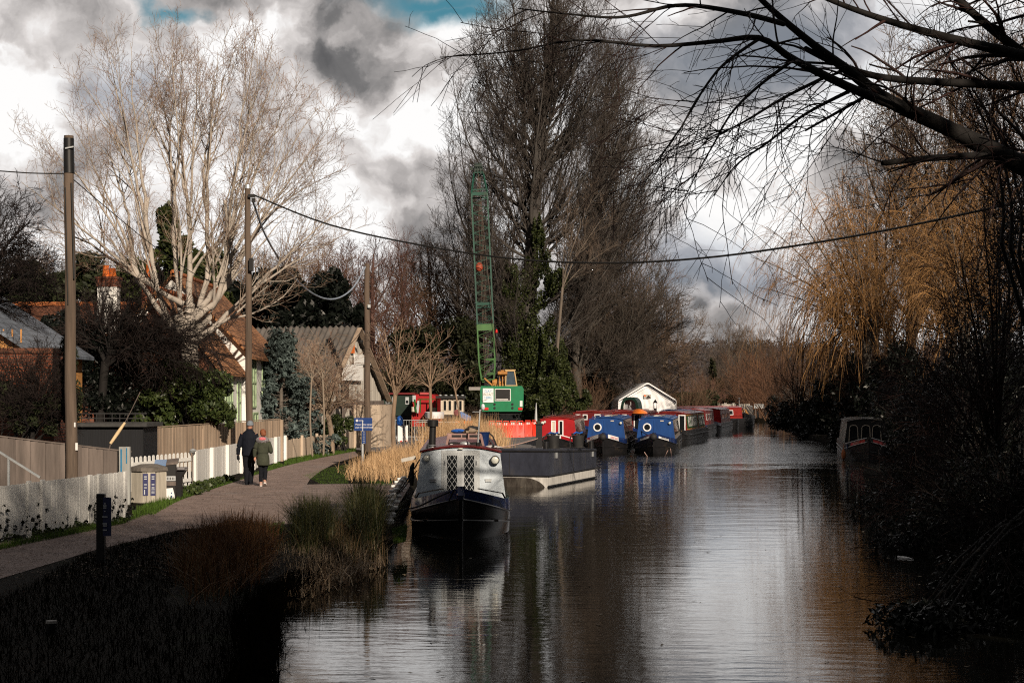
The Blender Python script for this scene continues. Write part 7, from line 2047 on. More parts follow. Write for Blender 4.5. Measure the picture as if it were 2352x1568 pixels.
# ------------------------------------------------------------------ crane
def crane():
    Y = 104.0
    c = P(1153, 0, Y)
    o = thing('crawler_crane', 'green crawler crane with a tall lattice boom and a yellow cab', 'crane', (c.x, Y, GZ))
    x0, x1 = P(1105, 0, Y).x, P(1201, 0, Y).x
    z0, z1 = P(0, 943, Y).z, P(0, 888, Y).z
    b = MB()
    r = .10
    prof = [(x0, z0 + .25), (x0 + .1, z0), (x1 - .1, z0), (x1 - .02, z0 + .25), (x1, z1 - .15), (x1 - .08, z1), (x0 + .04, z1), (x0, z1 - .1)]
    b.prism([(x, Y, z) for x, z in prof], (0, 2.4, 0))
    b.build('counterweight', 'crane_green', o, w=True, bevel=.05)
    f = lambda u, v: (P(u, v, Y).x, P(u, v, Y).z)
    def plate(nm, u0_, v0_, u1_, v1_, m, par, off=.012, th=.02):
        (xa, za), (xb, zb) = f(u0_, v0_), f(u1_, v1_)
        return MB().box(((xa + xb) / 2, Y - off, (za + zb) / 2), (abs(xb - xa), th, abs(zb - za))).build(nm, m, par, w=True)
    fr = plate('window_frame', 1136.5, 892.5, 1173, 920.5, 'white', o, .012, .03)
    plate('grille', 1138, 894, 1171.5, 919, 'black', fr, .03, .02)
    plate('grille_bar', 1140, 916, 1167, 918, 'white', fr, .045, .02)
    sg = plate('sign_board', 1109, 891.5, 1133.5, 924, 'white_clean', o, .045, .03)
    zs = lambda v: P(0, v, Y).z - GZ
    xs = f(1121.5, 0)[0] - c.x
    for s, v, m in (('DAY', 898.5, 'sky_blue'), ('BOAT', 905.8, 'olive'), ('HIRE', 913.2, 'sky_blue')):
        text('lettering', s, .235, m, sg, (xs, -.064, zs(v)))
    plate('seal_plate', 1197 - 3, 920, 1203 - 3, 933, 'white', o, .012, .02)
    for u in (1136, 1177):
        for v in (928, 936.5):
            x, z = f(u, v)
            MB().disc((x, Y - .015, z), .075, (0, 1, 0), .04, 16).build('port', 'black', o, w=True)
    for u in (1117, 1195):
        x, z = f(u, 938.5)
        MB().box((x, Y - .02, z), (.27, .06, .17)).build('tail_lamp', 'lamp_red', o, w=True, bevel=.03)
    # cab
    (xa, za), (xb, zb) = f(1161, 888), f(1186, 851)
    b = MB()
    ya, yb = Y + .3, Y + 1.5
    T = .07
    for yy in (ya, yb):
        b.bar((xa, yy, za), (xa + .04, yy, zb), T).bar((xb + .04, yy, za), (xb - .12, yy, zb), T)
        b.bar((xa, yy, zb), (xb - .12, yy, zb), T + .01).bar((xa, yy, za + .05), (xb + .04, yy, za + .05), T + .05)
    for x, z in ((xa + .04, zb), (xb - .12, zb), (xa, za), (xb + .04, za)):
        b.bar((x, ya, z), (x, yb, z), T)
    b.box(((xa + xb) / 2 - .04, (ya + yb) / 2, zb + .05), (xb - xa, yb - ya + .1, .06))
    cb = b.build('cab', 'crane_cream', o, w=True)
    MB().prism([(xa + .04, ya + .02, za + .1), (xb, ya + .02, za + .1), (xb - .14, ya + .02, zb - .02), (xa + .06, ya + .02, zb - .02)], (0, .01, 0)).build('pane', mat('cab_glass', (.06, .09, .12), .08, spec=.7), cb, w=True)
    MB().prism([(xb + .0, ya + .05, za + .1), (xb + .0, yb - .05, za + .1), (xb - .13, yb - .05, zb - .02), (xb - .13, ya + .05, zb - .02)], (.01, 0, 0)).build('pane', 'glass', cb, w=True)
    # winch frame and machinery
    b = MB()
    (xm, zm), (xn, zn) = f(1147, 888), f(1160, 851)
    for x in (xm, xm + .2, xn):
        b.bar((x, Y + .4, zm), (x, Y + .4, zn), .07)
    b.bar((xm, Y + .4, zn), (xn, Y + .4, zn), .08)
    b.bar((xm - .3, Y + .6, zm + .1), (xn, Y + .6, zm + .1), .16).bar((xm - .5, Y + .5, zm + .05), (xm, Y + .5, zm + .35), .09).bar((xm - .95, Y + .5, zm + .55), (xm - .45, Y + .5, zm + .1), .09)
    b.tube([(xm - .1, Y + .2, zm + .85), (xm + .5, Y + .2, zm + .85)], .11, 10).tube([(xm - .45, Y + .7, zm + .3), (xm + .1, Y + .7, zm + .3)], .2, 12)
    b.build('winch_frame', 'crane_orange', o, w=True)
    b = MB().tube([(xm + .05, Y + .8, zm + .4), (xn, Y + .8, zm + .4)], .3, 14).box((xm - .2, Y + 1.2, zm + .4), (1.2, .5, .8)).bar((xm - .1, Y + .3, zm + .1), (xm + .1, Y + .3, zm + 1.3), .05)
    b.build('winch_drum', 'black', o, w=True)
    MB().box((f(1090, 0)[0] - .0, Y + .8, f(0, 892)[1]), (.75, .3, .2)).build('side_arm', 'concrete', o, w=True)
    # undercarriage
    b = MB().box((c.x, Y + 1.1, z0 - .12), (2.2, 1.6, .24)).build('turntable', 'black', o, w=True)
    for k, yy in enumerate((Y + .1, Y + 2.0)):
        pass
    b = MB()
    for sx in (-1, 1):
        cx = c.x + sx * .82
        pts = [(-1.7, .30), (-1.5, .05), (1.5, .05), (1.7, .30), (1.6, .62), (1.1, .78), (-1.1, .78), (-1.6, .62)]
        b.prism([(cx - .28, Y + 1.1 + a, GZ + z) for a, z in pts], (.56, 0, 0))
        for j in range(11):
            b.box((cx, Y + 1.1 - 1.6 + .32 * j, GZ + .80), (.62, .2, .05)).box((cx, Y + 1.1 - 1.6 + .32 * j, GZ + .03), (.62, .2, .05))
        for j in range(4):
            b.box((cx, Y - .62, GZ + .18 + .18 * j), (.62, .06, .1))
        b.tube([(cx + sx * .3, Y + .0, GZ + .42), (cx + sx * .36, Y + .0, GZ + .42)], .3, 16)
    b.box((c.x, Y + 1.1, GZ + .55), (1.2, 1.2, .4))
    b.build('crawler_track', 'rust', o, w=True)
    # boom
    def boom():
        foot = P(1121, 884, Y + .9)
        head = P(1099, 392, Y + 3.2)
        ax = (head - foot)
        Lb = ax.length
        ay = ax.normalized()
        sx = Vector((1, 0, 0)); sx = (sx - ay * sx.dot(ay)).normalized()
        sy = ay.cross(sx)
        def W(t):
            return 1.02 * min(1, .70 + t * 3.0) if t < .1 else (1.02 if t < .885 else 1.02 - (t - .885) / .115 * .52)
        Q = lambda t, i, j: foot + ay * Lb * t + sx * i * W(t) / 2 + sy * j * W(t) / 2
        def lattice(t0, t1, nm, m, n):
            b = MB()
            ts = [t0 + (t1 - t0) * k / n for k in range(n + 1)]
            cor = [(-1, -1), (1, -1), (1, 1), (-1, 1)]
            for i, j in cor:
                for a, e in zip(ts[:-1], ts[1:]):
                    b.bar(Q(a, i, j), Q(e, i, j), .085)
            for k, (a, e) in enumerate(zip(ts[:-1], ts[1:])):
                for f_ in range(4):
                    p, r_ = cor[f_], cor[(f_ + 1) % 4]
                    if k % 2: p, r_ = r_, p
                    b.bar(Q(a, *p), Q(e, *r_), .024)
            for t in (t0, t1):
                for f_ in range(4):
                    b.bar(Q(t, *cor[f_]), Q(t, *cor[(f_ + 1) % 4]), .06)
            return b.build(nm, m, o, w=True)
        lattice(0.02, .27, 'lower_boom', 'boom_green_light', 10)
        lattice(.272, .365, 'mid_boom', 'boom_green', 4)
        lattice(.367, .88, 'upper_boom', 'boom_green', 22)
        lattice(.882, .985, 'boom_head', 'boom_green', 3)
        for t in (.362, .37, .875, .885, .90):
            MB().bar(Q(t, -1.1, -1), Q(t, 1.1, -1), .07).build('boom_joint', 'boom_green', o, w=True)
        b = MB()
        b.add([Q(.24, -1, -1.05), Q(.24, 1, -1.05), Q(.276, 1, -1.05), Q(.276, -1, -1.05)], [(0, 1, 2, 3)])
        b2 = MB().prism([Q(.243, -1, -1.06), Q(.243, 1, -1.06), Q(.274, 1, -1.06), Q(.274, -1, -1.06)], -sy * -.02)
        b2.build('boom_plate', 'boom_green_light', o, w=True)
        for t in (.045, .11):
            MB().bar(Q(t, -.1, -1), Q(t, 1.1, -1), .12).build('boom_step', 'boom_green_light', o, w=True)
        h = MB()
        for i in (-1, -.35, .35, 1):
            h.prism([Q(.975, i, -1.2), Q(.975, i, 1.2), Q(1.03, i, 1.4), Q(1.035, i, -1.4)], sx * .04)
        h.tube([Q(1.0, -1.2, 0), Q(1.0, 1.2, 0)], .24, 14).tube([Q(1.018, -1.2, -.8), Q(1.018, 1.2, -.8)], .16, 12).bar(Q(1.01, -1.8, 0), Q(1.01, -1.0, 0), .06).box(Q(1.01, -2.0, 0), (.2, .2, .2))
        h.build('head_sheave', mat('sheave', (.02, .035, .03), .6, var=.4), o, w=True)
        cb_ = MB()
        for i in (-.45, -.2, .1, .35):
            cb_.tube([Q(.03, i, .2), Q(.98, i * .8, .2)], .016, 5)
        cb_.tube([Q(.98, -.1, -1.2), Q(.30, .9, -1.5), Q(.12, 1.3, -1.5)], .016, 5)
        cb_.build('hoist_rope', mat('wire_rope', (.10, .07, .055), .7), o, w=True)
        MB().ell(Q(.545, -.45, 0), (.24, .2, .3)).build('ball_hook', mat('hook_red', (.33, .06, .03), .6, var=.3), o, w=True, smooth=True)
        MB().ell(Q(.215, 1.35, -1), (.10, .10, .22)).box(Q(.12, 1.35, -1), (.22, .15, .45)).build('hook_block', 'black', o, w=True)
        MB().ell(Q(.235, 1.35, -1), (.07, .07, .16)).build('hook_ball', 'lamp_red', o, w=True)
    boom()
crane()

# ------------------------------------------------------------------ barriers
def barriers():
    m = None
    us = [(1130, 97.0), (1146, 96.6), (1162, 96.4), (1178, 96.6), (1195, 97.2), (1212, 98.2), (1226, 99.4)]
    labs = ['red water filled barrier at the reed end of the line', 'red water filled barrier second from the reeds', 'red water filled barrier third from the reeds', 'red water filled barrier in the middle of the line', 'red water filled barrier third from the red boat', 'red water filled barrier second from the red boat', 'red water filled barrier closest to the red boat']
    for i, (u, Y) in enumerate(us):
        c = P(u, 0, Y)
        if m is None:
            m = thing('traffic_barrier', labs[0], 'barrier', (c.x, Y, GZ), 0, 'red barriers below the crane')
            b = MB()
            b.prism([(-.23, -.17, 0), (.23, -.17, 0), (.23, -.12, .12), (.21, -.06, .80), (-.21, -.06, .80), (-.23, -.12, .12)], (0, .02, 0))
            b.loft([(0, 0, 0, .25, .17), (0, 0, .10, .25, .16), (0, 0, .14, .23, .11), (0, 0, .82, .21, .075), (0, 0, .86, .20, .07)], 12)
            for k in range(5):
                b.box((-.14 + .07 * k, -.09, .45), (.022, .06, .5))
            b.tube([(-.23, 0, .2), (-.23, 0, .8)], .035, 8)
            b.build('body', 'red_plastic', m, smooth=True)
            s = MB().box((-.07, -.085, .79), (.055, .03, .12)).box((.05, -.085, .79), (.055, .03, .12))
            s.build('reflector', 'white_clean', m)
            MB().tube([(-.16, 0, .84), (-.16, 0, .95), (.16, 0, .95), (.16, 0, .84)], .03, 8).build('handle', 'red_plastic', m, smooth=True)
        else:
            dup(m, (c.x, Y, GZ + .01 * (i % 2)), R([0, 0, -4, 4, 8, 20, 48][i]), None, labs[i])
    c = P(1066, 0, 95)
    o = thing('orange_barrier', 'orange plastic barrier half hidden by the tan reeds', 'barrier', (c.x, 95, GZ), R(-6))
    b = MB()
    b.box((0, 0, .93), (.98, .05, .12)).box((0, 0, .15), (.98, .05, .12)).box((-.47, 0, .52), (.08, .055, .86)).box((.47, 0, .52), (.08, .055, .86)).box((.25, 0, .6), (.48, .03, .7))
    for k in range(7):
        b.box((-.40 + .09 * k, 0, .54), (.035, .04, .7))
    b.box((-.35, 0, .04), (.12, .5, .08)).box((.35, 0, .04), (.12, .5, .08))
    b.build('panel', 'orange_plastic', o, bevel=.01)
    for i, (u, Y, rz, lab) in enumerate([(1003, 86, 4, 'galvanised crowd barrier standing in the reeds behind the boat chimney'), (945, 92, -8, 'galvanised crowd barrier below the red wharf boat')]):
        c = P(u, 0, Y)
        o = thing('crowd_barrier', lab, 'barrier', (c.x, Y, GZ), R(rz), 'galvanised crowd barriers on the wharf')
        b = MB()
        w_ = 1.15
        b.tube([(-w_, 0, .15), (-w_, 0, 1.0), (-w_ + .1, 0, 1.08), (w_ - .1, 0, 1.08), (w_, 0, 1.0), (w_, 0, .15), (-w_, 0, .15)], .022, 8)
        b.build('frame', 'galv', o, smooth=True)
        k_ = MB()
        for k in range(15):
            x = -w_ + .15 * (k + 1) - .03
            k_.tube([(x, 0, .15), (x, 0, 1.08)], .010, 5)
        k_.build('bars', 'galv', o)
        MB().bar((-w_ + .3, -.3, .02), (-w_ + .3, .3, .02), .04).bar((w_ - .3, -.3, .02), (w_ - .3, .3, .02), .04).bar((-w_ + .3, 0, 0), (-w_ + .3, 0, .16), .04).bar((w_ - .3, 0, 0), (w_ - .3, 0, .16), .04).build('feet', 'galv', o)
    c = P(922, 0, 84)
    o = thing('panel_barrier', 'white panelled barrier with red feet beside the curved fence', 'barrier', (c.x, 84, GZ))
    MB().box((-.06, 0, .52), (.26, .04, .80)).box((.22, .02, .52), (.22, .04, .84)).build('panel', 'white_clean', o, bevel=.01)
    MB().bar((-.2, -.25, -.1), (-.05, 0, .16), .04).bar((.1, -.25, -.1), (.3, 0, .16), .04).build('feet', 'galv', o)
    MB().box((-.02, -.03, .13), (.1, .03, .06)).box((.25, -.02, .13), (.12, .03, .06)).build('red_clip', 'lamp_red', o)
    c = P(918, 0, 85)
    o = thing('blue_bag', 'bright blue sack hanging above the white panelled barrier', 'bag', (c.x, 85, 1.2))
    MB().loft([(0, 0, -.02, .08, .08), (0, 0, .15, .16, .13), (0.01, 0, .36, .17, .13), (0, 0, .5, .12, .1), (0, 0, .55, .05, .04)], 12).build('sack', 'blue_plastic', o, smooth=True)
    MB().tube([(0.1, .1, -.9), (.1, .1, .5)], .025, 6).build('stake', 'wood_grey', o)
    for u, lab in ((1062, 'left grey steel upright before the orange barrier'), (1070, 'right grey steel upright before the orange barrier')):
        c = P(u, 0, 90)
        o = thing('steel_upright', lab, 'post', (c.x, 90, GZ), 0, 'steel uprights in the reeds')
        MB().box((0, 0, .55), (.07, .05, 1.1)).build('shaft', mat('upright', (.36, .35, .29), .6), o)
    c = P(1004, 0, 84)
    o = thing('traffic_cone', 'small white banded cone in the reeds behind the boat chimney', 'cone', (c.x, 84, GZ))
    MB().tube([(0, 0, .05), (0, 0, .55), (0, 0, .62)], [.13, .045, .03], 14).build('body', 'white', o, smooth=True)
    MB().box((0, 0, .03), (.36, .36, .06)).tube([(0, 0, .06), (0, 0, .16)], [.138, .115], 14).build('base', 'red_plastic', o)
    c = P(1350 - 1350 + 1238, 0, 96)
    c = P(1332, 0, 100)
    o = thing('furled_umbrella', 'grey furled umbrella standing right of the crane', 'parasol', (P(1330 / 1.0 - 0, 0, 100).x - 2.6, 100.5, GZ))
    MB().tube([(0, 0, 0), (0, 0, 1.0)], .02, 8).build('stick', 'steel', o)
    MB().tube([(0, 0, .9), (0, 0, 1.2), (0.02, 0, 2.0)], [.10, .085, .02], 10).build('cloth', 'galv', o, smooth=True)
barriers()

# ------------------------------------------------------------------ tent
def tent():
    Y0, Y1 = 117.0, 126.0
    f = lambda u, v: Vector((P(u, v, Y0).x, Y0, P(u, v, Y0).z))
    L_, A_, R_ = f(1420, 922), f(1487, 882), f(1553, 922)
    o = thing('marquee_tent', 'white gabled marquee behind the moored hire boats', 'tent', (A_.x, Y0, GZ))
    prof = [L_ + Vector((0, 0, -.08)), L_ + Vector((.06, 0, .06)), L_.lerp(A_, .5) + Vector((0, 0, .03)), A_ + Vector((-.12, 0, -.03)), A_, A_ + Vector((.12, 0, -.03)), A_.lerp(R_, .5) + Vector((0, 0, .03)), R_ + Vector((-.06, 0, .06)), R_ + Vector((.0, 0, -.08))]
    n = len(prof)
    b = MB()
    vs = []
    for d, s in ((-.25, 1.0), (Y1 - Y0, 1.0)):
        vs += [p + Vector((0, d, .10)) for p in prof] + [p + Vector((0, d, .0)) for p in prof]
    fs = []
    for i in range(n - 1):
        fs += [(i, i + 1, 2 * n + i + 1, 2 * n + i), (n + i + 1, n + i, 3 * n + i, 3 * n + i + 1), (i + 1, i, n + i, n + i + 1)]
    b.add(vs, fs)
    rf = b.build('roof_sheet', 'tarp_white', o, w=True, smooth=True)
    g = Vector((0, 0, -1)) * (L_.z - GZ)
    b = MB().add([L_ + g, R_ + g] + [p - Vector((0, 0, .02)) for p in reversed(prof)], [tuple(range(n + 2))])
    # gable cloth with soft folds
    b = MB()
    nx, nz = 60, 26
    vs = []
    for i in range(nx + 1):
        x = L_.x + (R_.x - L_.x) * i / nx
        t = i / nx
        zt_ = L_.z + (A_.z - L_.z) * (1 - abs(2 * t - 1)) - .02
        for j in range(nz + 1):
            k = j / nz
            z = GZ + (zt_ - GZ) * k
            d = .035 * math.sin(i * 1.3 + math.sin(j * .35) * 1.5) * (1 - k) ** .6 + .02 * math.sin(i * .5 + j * .7)
            vs.append((x, Y0 + .05 + d, z))
    b.add(vs, [(i * (nz + 1) + j, (i + 1) * (nz + 1) + j, (i + 1) * (nz + 1) + j + 1, i * (nz + 1) + j + 1) for i in range(nx) for j in range(nz)])
    b.build('front_sheet', 'tarp_white', o, w=True, smooth=2)
    b = MB()
    for p in (L_, R_):
        b.prism([p + Vector((0, 0, .0)), p + Vector((0, Y1 - Y0, 0)), Vector((p.x, Y1, GZ)), Vector((p.x, Y0, GZ))], Vector((.03, 0, 0)))
    b.build('side_sheet', 'tarp_white', o, w=True)
    b = MB()
    for a, c in ((L_, A_), (A_, R_)):
        b.bar(a + Vector((0, -.05, -.16)), c + Vector((0, -.05, -.20)), .012)
    b.build('seam', 'galv', o, w=True)
    c = f(1487, 910)
    p = MB().box((c.x, Y0 - .05, c.z), (.52, .01, .26)).build('vent_patch', mat('patch', (.42, .40, .38), .6, var=.3, scale=8), o, w=True)
    MB().prism([(c.x - .1, Y0 - .06, c.z - .12), (c.x + .25, Y0 - .06, c.z - .12), (c.x + .07, Y0 - .06, c.z + .09)], (0, .005, 0)).build('emblem', 'black', p, w=True)
    MB().box((c.x - .18, Y0 - .06, c.z + .05), (.14, .006, .1)).build('emblem_flash', 'terracotta', p, w=True)
tent()

# ------------------------------------------------------------------ boats standing on the wharf
def hard_boats():
    Y = 101.0
    f = lambda u, v: P(u, v, Y)
    a, b_ = f(945, 945), f(1003, 905)
    cx = (a.x + b_.x) / 2
    o = thing('wharf_boat', 'red cabin boat with green rails standing on the wharf', 'boat', (cx, Y, GZ))
    w_ = b_.x - a.x
    MB().prism([(cx - w_ / 2, Y, a.z - 1.0), (cx + w_ / 2, Y, a.z - 1.0), (cx + w_ * .46, Y, b_.z - .1), (cx + w_ * .3, Y, b_.z), (cx - w_ * .3, Y, b_.z), (cx - w_ * .46, Y, b_.z - .1)], (0, 7, 0)).build('cabin', 'red', o, w=True)
    MB().box((cx + .1, Y - .05, b_.z + .04), (w_ * .45, .2, .14)).build('hatch', mat('hatch_red', (.42, .06, .06), .5), o, w=True)
    r = MB()
    for x in (cx - .2, cx + .35, cx + .8):
        r.bar((x, Y - .5, a.z - .05), (x, Y - .5, a.z + .75), .06)
    r.bar((cx - .35, Y - .5, a.z + .75), (cx + .95, Y - .5, a.z + .75), .06).bar((cx - .45, Y - .5, a.z - .05), (cx - .55, Y - .5, a.z + .75), .10)
    r.build('rail', 'boat_green', o, w=True)
    MB().box((cx - .6, Y - .06, a.z + .8), (.2, .05, .38)).box((cx - .35, Y - .4, a.z + .3), (.16, .05, .75), 0, Matrix.Rotation(R(8), 4, 'Y')).build('side_lamp', 'galv', o, w=True)
    MB().tube([(cx - .62, Y - .3, a.z), (cx - .62, Y - .3, a.z + .3)], [.14, .14], 10).tube([(cx + .62, Y - .3, a.z), (cx + .62, Y - .3, a.z + .25)], .16, 10).build('gas_bottle', 'cream', o, w=True)
    MB().box((cx, Y + 2, (a.z - .9 + GZ) / 2), (w_, 5, a.z - .9 - GZ)).build('hull', 'hull_black', o, w=True)
    # dark green long cabin behind it
    a, b_ = P(880, 940, 104), P(950, 905, 104)
    cx, w_ = (a.x + b_.x) / 2, b_.x - a.x
    o = thing('wharf_boat', 'dark green cabin boat with small windows behind the curved fence', 'boat', (cx, 104, GZ))
    MB().box((cx, 105.2, (a.z + b_.z) / 2 - .2), (w_, 2.2, b_.z - a.z + .4)).build('cabin', mat('dark_green', (.012, .028, .02), .4, var=.3), o, w=True)
    MB().box((cx, 105.2, b_.z + .04), (w_ + .2, 2.5, .12)).build('roof', 'maroon', o, w=True)
    for u in (890, 905, 935):
        x = P(u, 0, 104).x
        fr = MB().box((x, 104.07, a.z + .55), (.22, .05, .46)).build('window', 'galv', o, w=True)
        MB().box((x, 104.04, a.z + .48), (.15, .02, .18)).build('pane', 'glass', fr, w=True)
    MB().box((cx, 105.2, (a.z - .4 + GZ) / 2), (w_, 2.0, a.z - .4 - GZ)).build('hull', 'hull_black', o, w=True)
    # cream wheelhouse boat
    Y = 98.0
    a, b_ = P(1010, 952, Y), P(1066, 914, Y)
    cx, w_ = (a.x + b_.x) / 2, b_.x - a.x
    o = thing('wheelhouse_boat', 'boat with a cream wooden wheelhouse and dark roof left of the crane', 'boat', (cx, Y, GZ))
    MB().box((cx, Y + 1.2, (a.z + b_.z) / 2), (w_ - .1, 2.0, b_.z - a.z)).build('wheelhouse', 'cream', o, w=True)
    for k, x in enumerate((cx - .42, cx - .13, cx + .2, cx + .5)):
        fr = MB().box((x, Y + .18, (a.z + b_.z) / 2 + .05), (.22, .04, .68)).build('window', 'cream', o, w=True)
        MB().box((x, Y + .155, (a.z + b_.z) / 2 + .05), (.14, .02, .56)).build('pane', 'glass', fr, w=True)
    MB().box((cx - .1, Y + 1.2, b_.z + .06), (w_ + .3, 2.5, .14)).build('roof', 'black', o, w=True)
    k = MB()
    for i in range(5):
        k.ell((cx - .7 + .33 * i, Y + .3, b_.z + .16), (.10, .1, .05))
    k.build('roof_light', 'galv', o, w=True, smooth=True)
    MB().prism([(cx - w_ * .5, Y, GZ), (cx + w_ * .6, Y, GZ), (cx + w_ * .62, Y, a.z), (cx - w_ * .52, Y, a.z)], (0, 5, 0)).build('hull', 'black', o, w=True)
    # black tarpaulined heap with a blue sheet
    c = P(1062, 0, 95.5)
    o = thing('tarpaulin_heap', 'black tarpaulined heap with a faded blue sheet left of the crane', 'heap', (c.x, 95.5, GZ))
    MB().loft([(0, 0, -.05, .62, .5), (0, 0, .5, .55, .45), (.05, 0, 1.1, .42, .35), (.1, 0, 1.5, .2, .2)], 14).build('heap', 'rubber', o, smooth=True)
    MB().prism([(-.10, -.5, 1.55), (.50, -.5, 1.25), (.52, -.5, .85), (-.08, -.5, 1.2)], (0, .08, 0)).build('blue_sheet', 'tarp_blue', o)
    MB().ell((-.30, -.45, 1.45), (.2, .1, .2)).build('cloth', mat('heap_cloth', (.20, .07, .07), .9, var=.4), o, smooth=True)
    # red and white launch
    c = P(996, 0, 93)
    z0 = P(0, 962, 93).z
    o = thing('small_launch', 'small red launch with a white bow band resting on the wharf', 'boat', (c.x, 93, GZ))
    MB().loft([(0, 1, GZ - GZ + .55, .28, .4), (0, 1, .85, .42, .9), (0, 1, 1.14, .50, 1.05)], 20).build('hull', 'red', o, smooth=True)
    MB().loft([(0, 1, 1.15, .53, 1.1), (0, 1, 1.50, .56, 1.15), (0, 1, 1.52, .50, 1.1)], 20).build('bow_band', 'white_clean', o, smooth=True)
    MB().box((0, 1, .28), (.7, 1.4, .6)).build('cradle', 'rust', o)
hard_boats()

# ------------------------------------------------------------------ lock at the end of the reach, far sign and pylon
def lock():
    Y = 176.0
    f = lambda u, v: P(u, v, Y)
    o = thing('lock_gate', 'grey timber lock gate and balance beam at the end of the reach', 'lock gate', (f(1668, 0).x, Y, 0))
    b = MB()
    for u in (1650, 1666, 1684):
        b.bar(f(u, 968), f(u, 925), .28)
    b.bar(f(1646, 930), f(1690, 930), .22).bar(f(1650, 950), f(1690, 946), .5)
    b.build('beam', 'wood_white', o, w=True)
    MB().box(f(1668, 950) + Vector((0, .4, 0)), (1.7, .3, 1.0)).build('gate_leaf', 'rubber', o, w=True)
    MB().box(f(1676, 948) + Vector((0, -.3, 0)), (.6, .1, .35)).build('white_plate', 'white', o, w=True)
    c = f(1744, 932)
    o = thing('bank_sign', 'grey notice board on the grass right of the farthest boat', 'sign', (c.x, Y, GZ))
    MB().box((c.x, Y, c.z), (1.1, .06, .5)).build('board', 'galv', o, w=True)
    for s in (-1, 1):
        MB().box((c.x + s * .4, Y + .06, (GZ + c.z) / 2), (.08, .06, c.z - GZ)).build('leg', 'wood_grey', o, w=True)
    o = MB()
    Yp = 820.0
    p0, p1 = P(1562, 745, Yp), P(1562, 704, Yp)
    o = thing('lattice_mast', 'tiny lattice mast on the skyline right of the poplar', 'mast', (p0.x, Yp, p0.z - 8))
    b = MB()
    hw = 1.25
    cor = [(-1, -1), (1, -1), (1, 1), (-1, 1)]
    n = 8
    Q = lambda k, i, j: Vector((p0.x + i * hw * (1 - .45 * k / n), Yp + j * hw, p0.z - 8 + (p1.z - p0.z + 7) * k / n))
    for k in range(n):
        for a in range(4):
            c_, d_ = cor[a], cor[(a + 1) % 4]
            b.bar(Q(k, *c_), Q(k + 1, *c_), .42).bar(Q(k, *c_), Q(k + 1, *d_), .3)
    b.bar(Q(n, 0, 0), Q(n, 0, 0) + Vector((0, 0, 2)), .4)
    b.build('lattice', mat('mast_grey', (.12, .12, .13), .7), o, w=True)
lock()

# ------------------------------------------------------------------ the walking couple
def remesh(o, vox):
    r = o.modifiers.new('skin', 'REMESH')
    r.mode, r.voxel_size, r.use_smooth_shade = 'VOXEL', vox, True
    s_ = o.modifiers.new('soft', 'SMOOTH')
    s_.factor, s_.iterations = .5, 2
    return o

def limb_tube(b, pts, rad, n=12):
    q, r = poly(pts, rad, max(len(pts) * 4, 8))
    return b.tube([Vector(p) for p in q[0]], list(r[0]), n)

def hand(b, w_, d, out, s=1.0, curl=.35):
    """palm, four unequal bent fingers and a thumb; w_: wrist, d: pointing direction, out: towards the thumb"""
    w_, d, out = Vector(w_), Vector(d).normalized(), Vector(out).normalized()
    nrm = d.cross(out).normalized()
    limb_tube(b, [w_ - d * .02, w_ + d * .045 * s, w_ + d * .09 * s], [.026 * s, .036 * s, .034 * s], 10)
    for k, (o_, ln) in enumerate(((.026, .072), (.009, .080), (-.009, .074), (-.026, .058))):
        p = w_ + d * .085 * s + out * o_ * s
        m_ = p + (d + nrm * curl * .5).normalized() * ln * .5 * s
        e = m_ + (d + nrm * curl * 1.6).normalized() * ln * .5 * s
        limb_tube(b, [p, m_, e], [.0095 * s, .009 * s, .007 * s], 8)
    p = w_ + d * .03 * s + out * .03 * s
    limb_tube(b, [p, p + (d * .6 + out * .7).normalized() * .035 * s, p + (d * .9 + out * .5).normalized() * .066 * s], [.012 * s, .011 * s, .008 * s], 8)

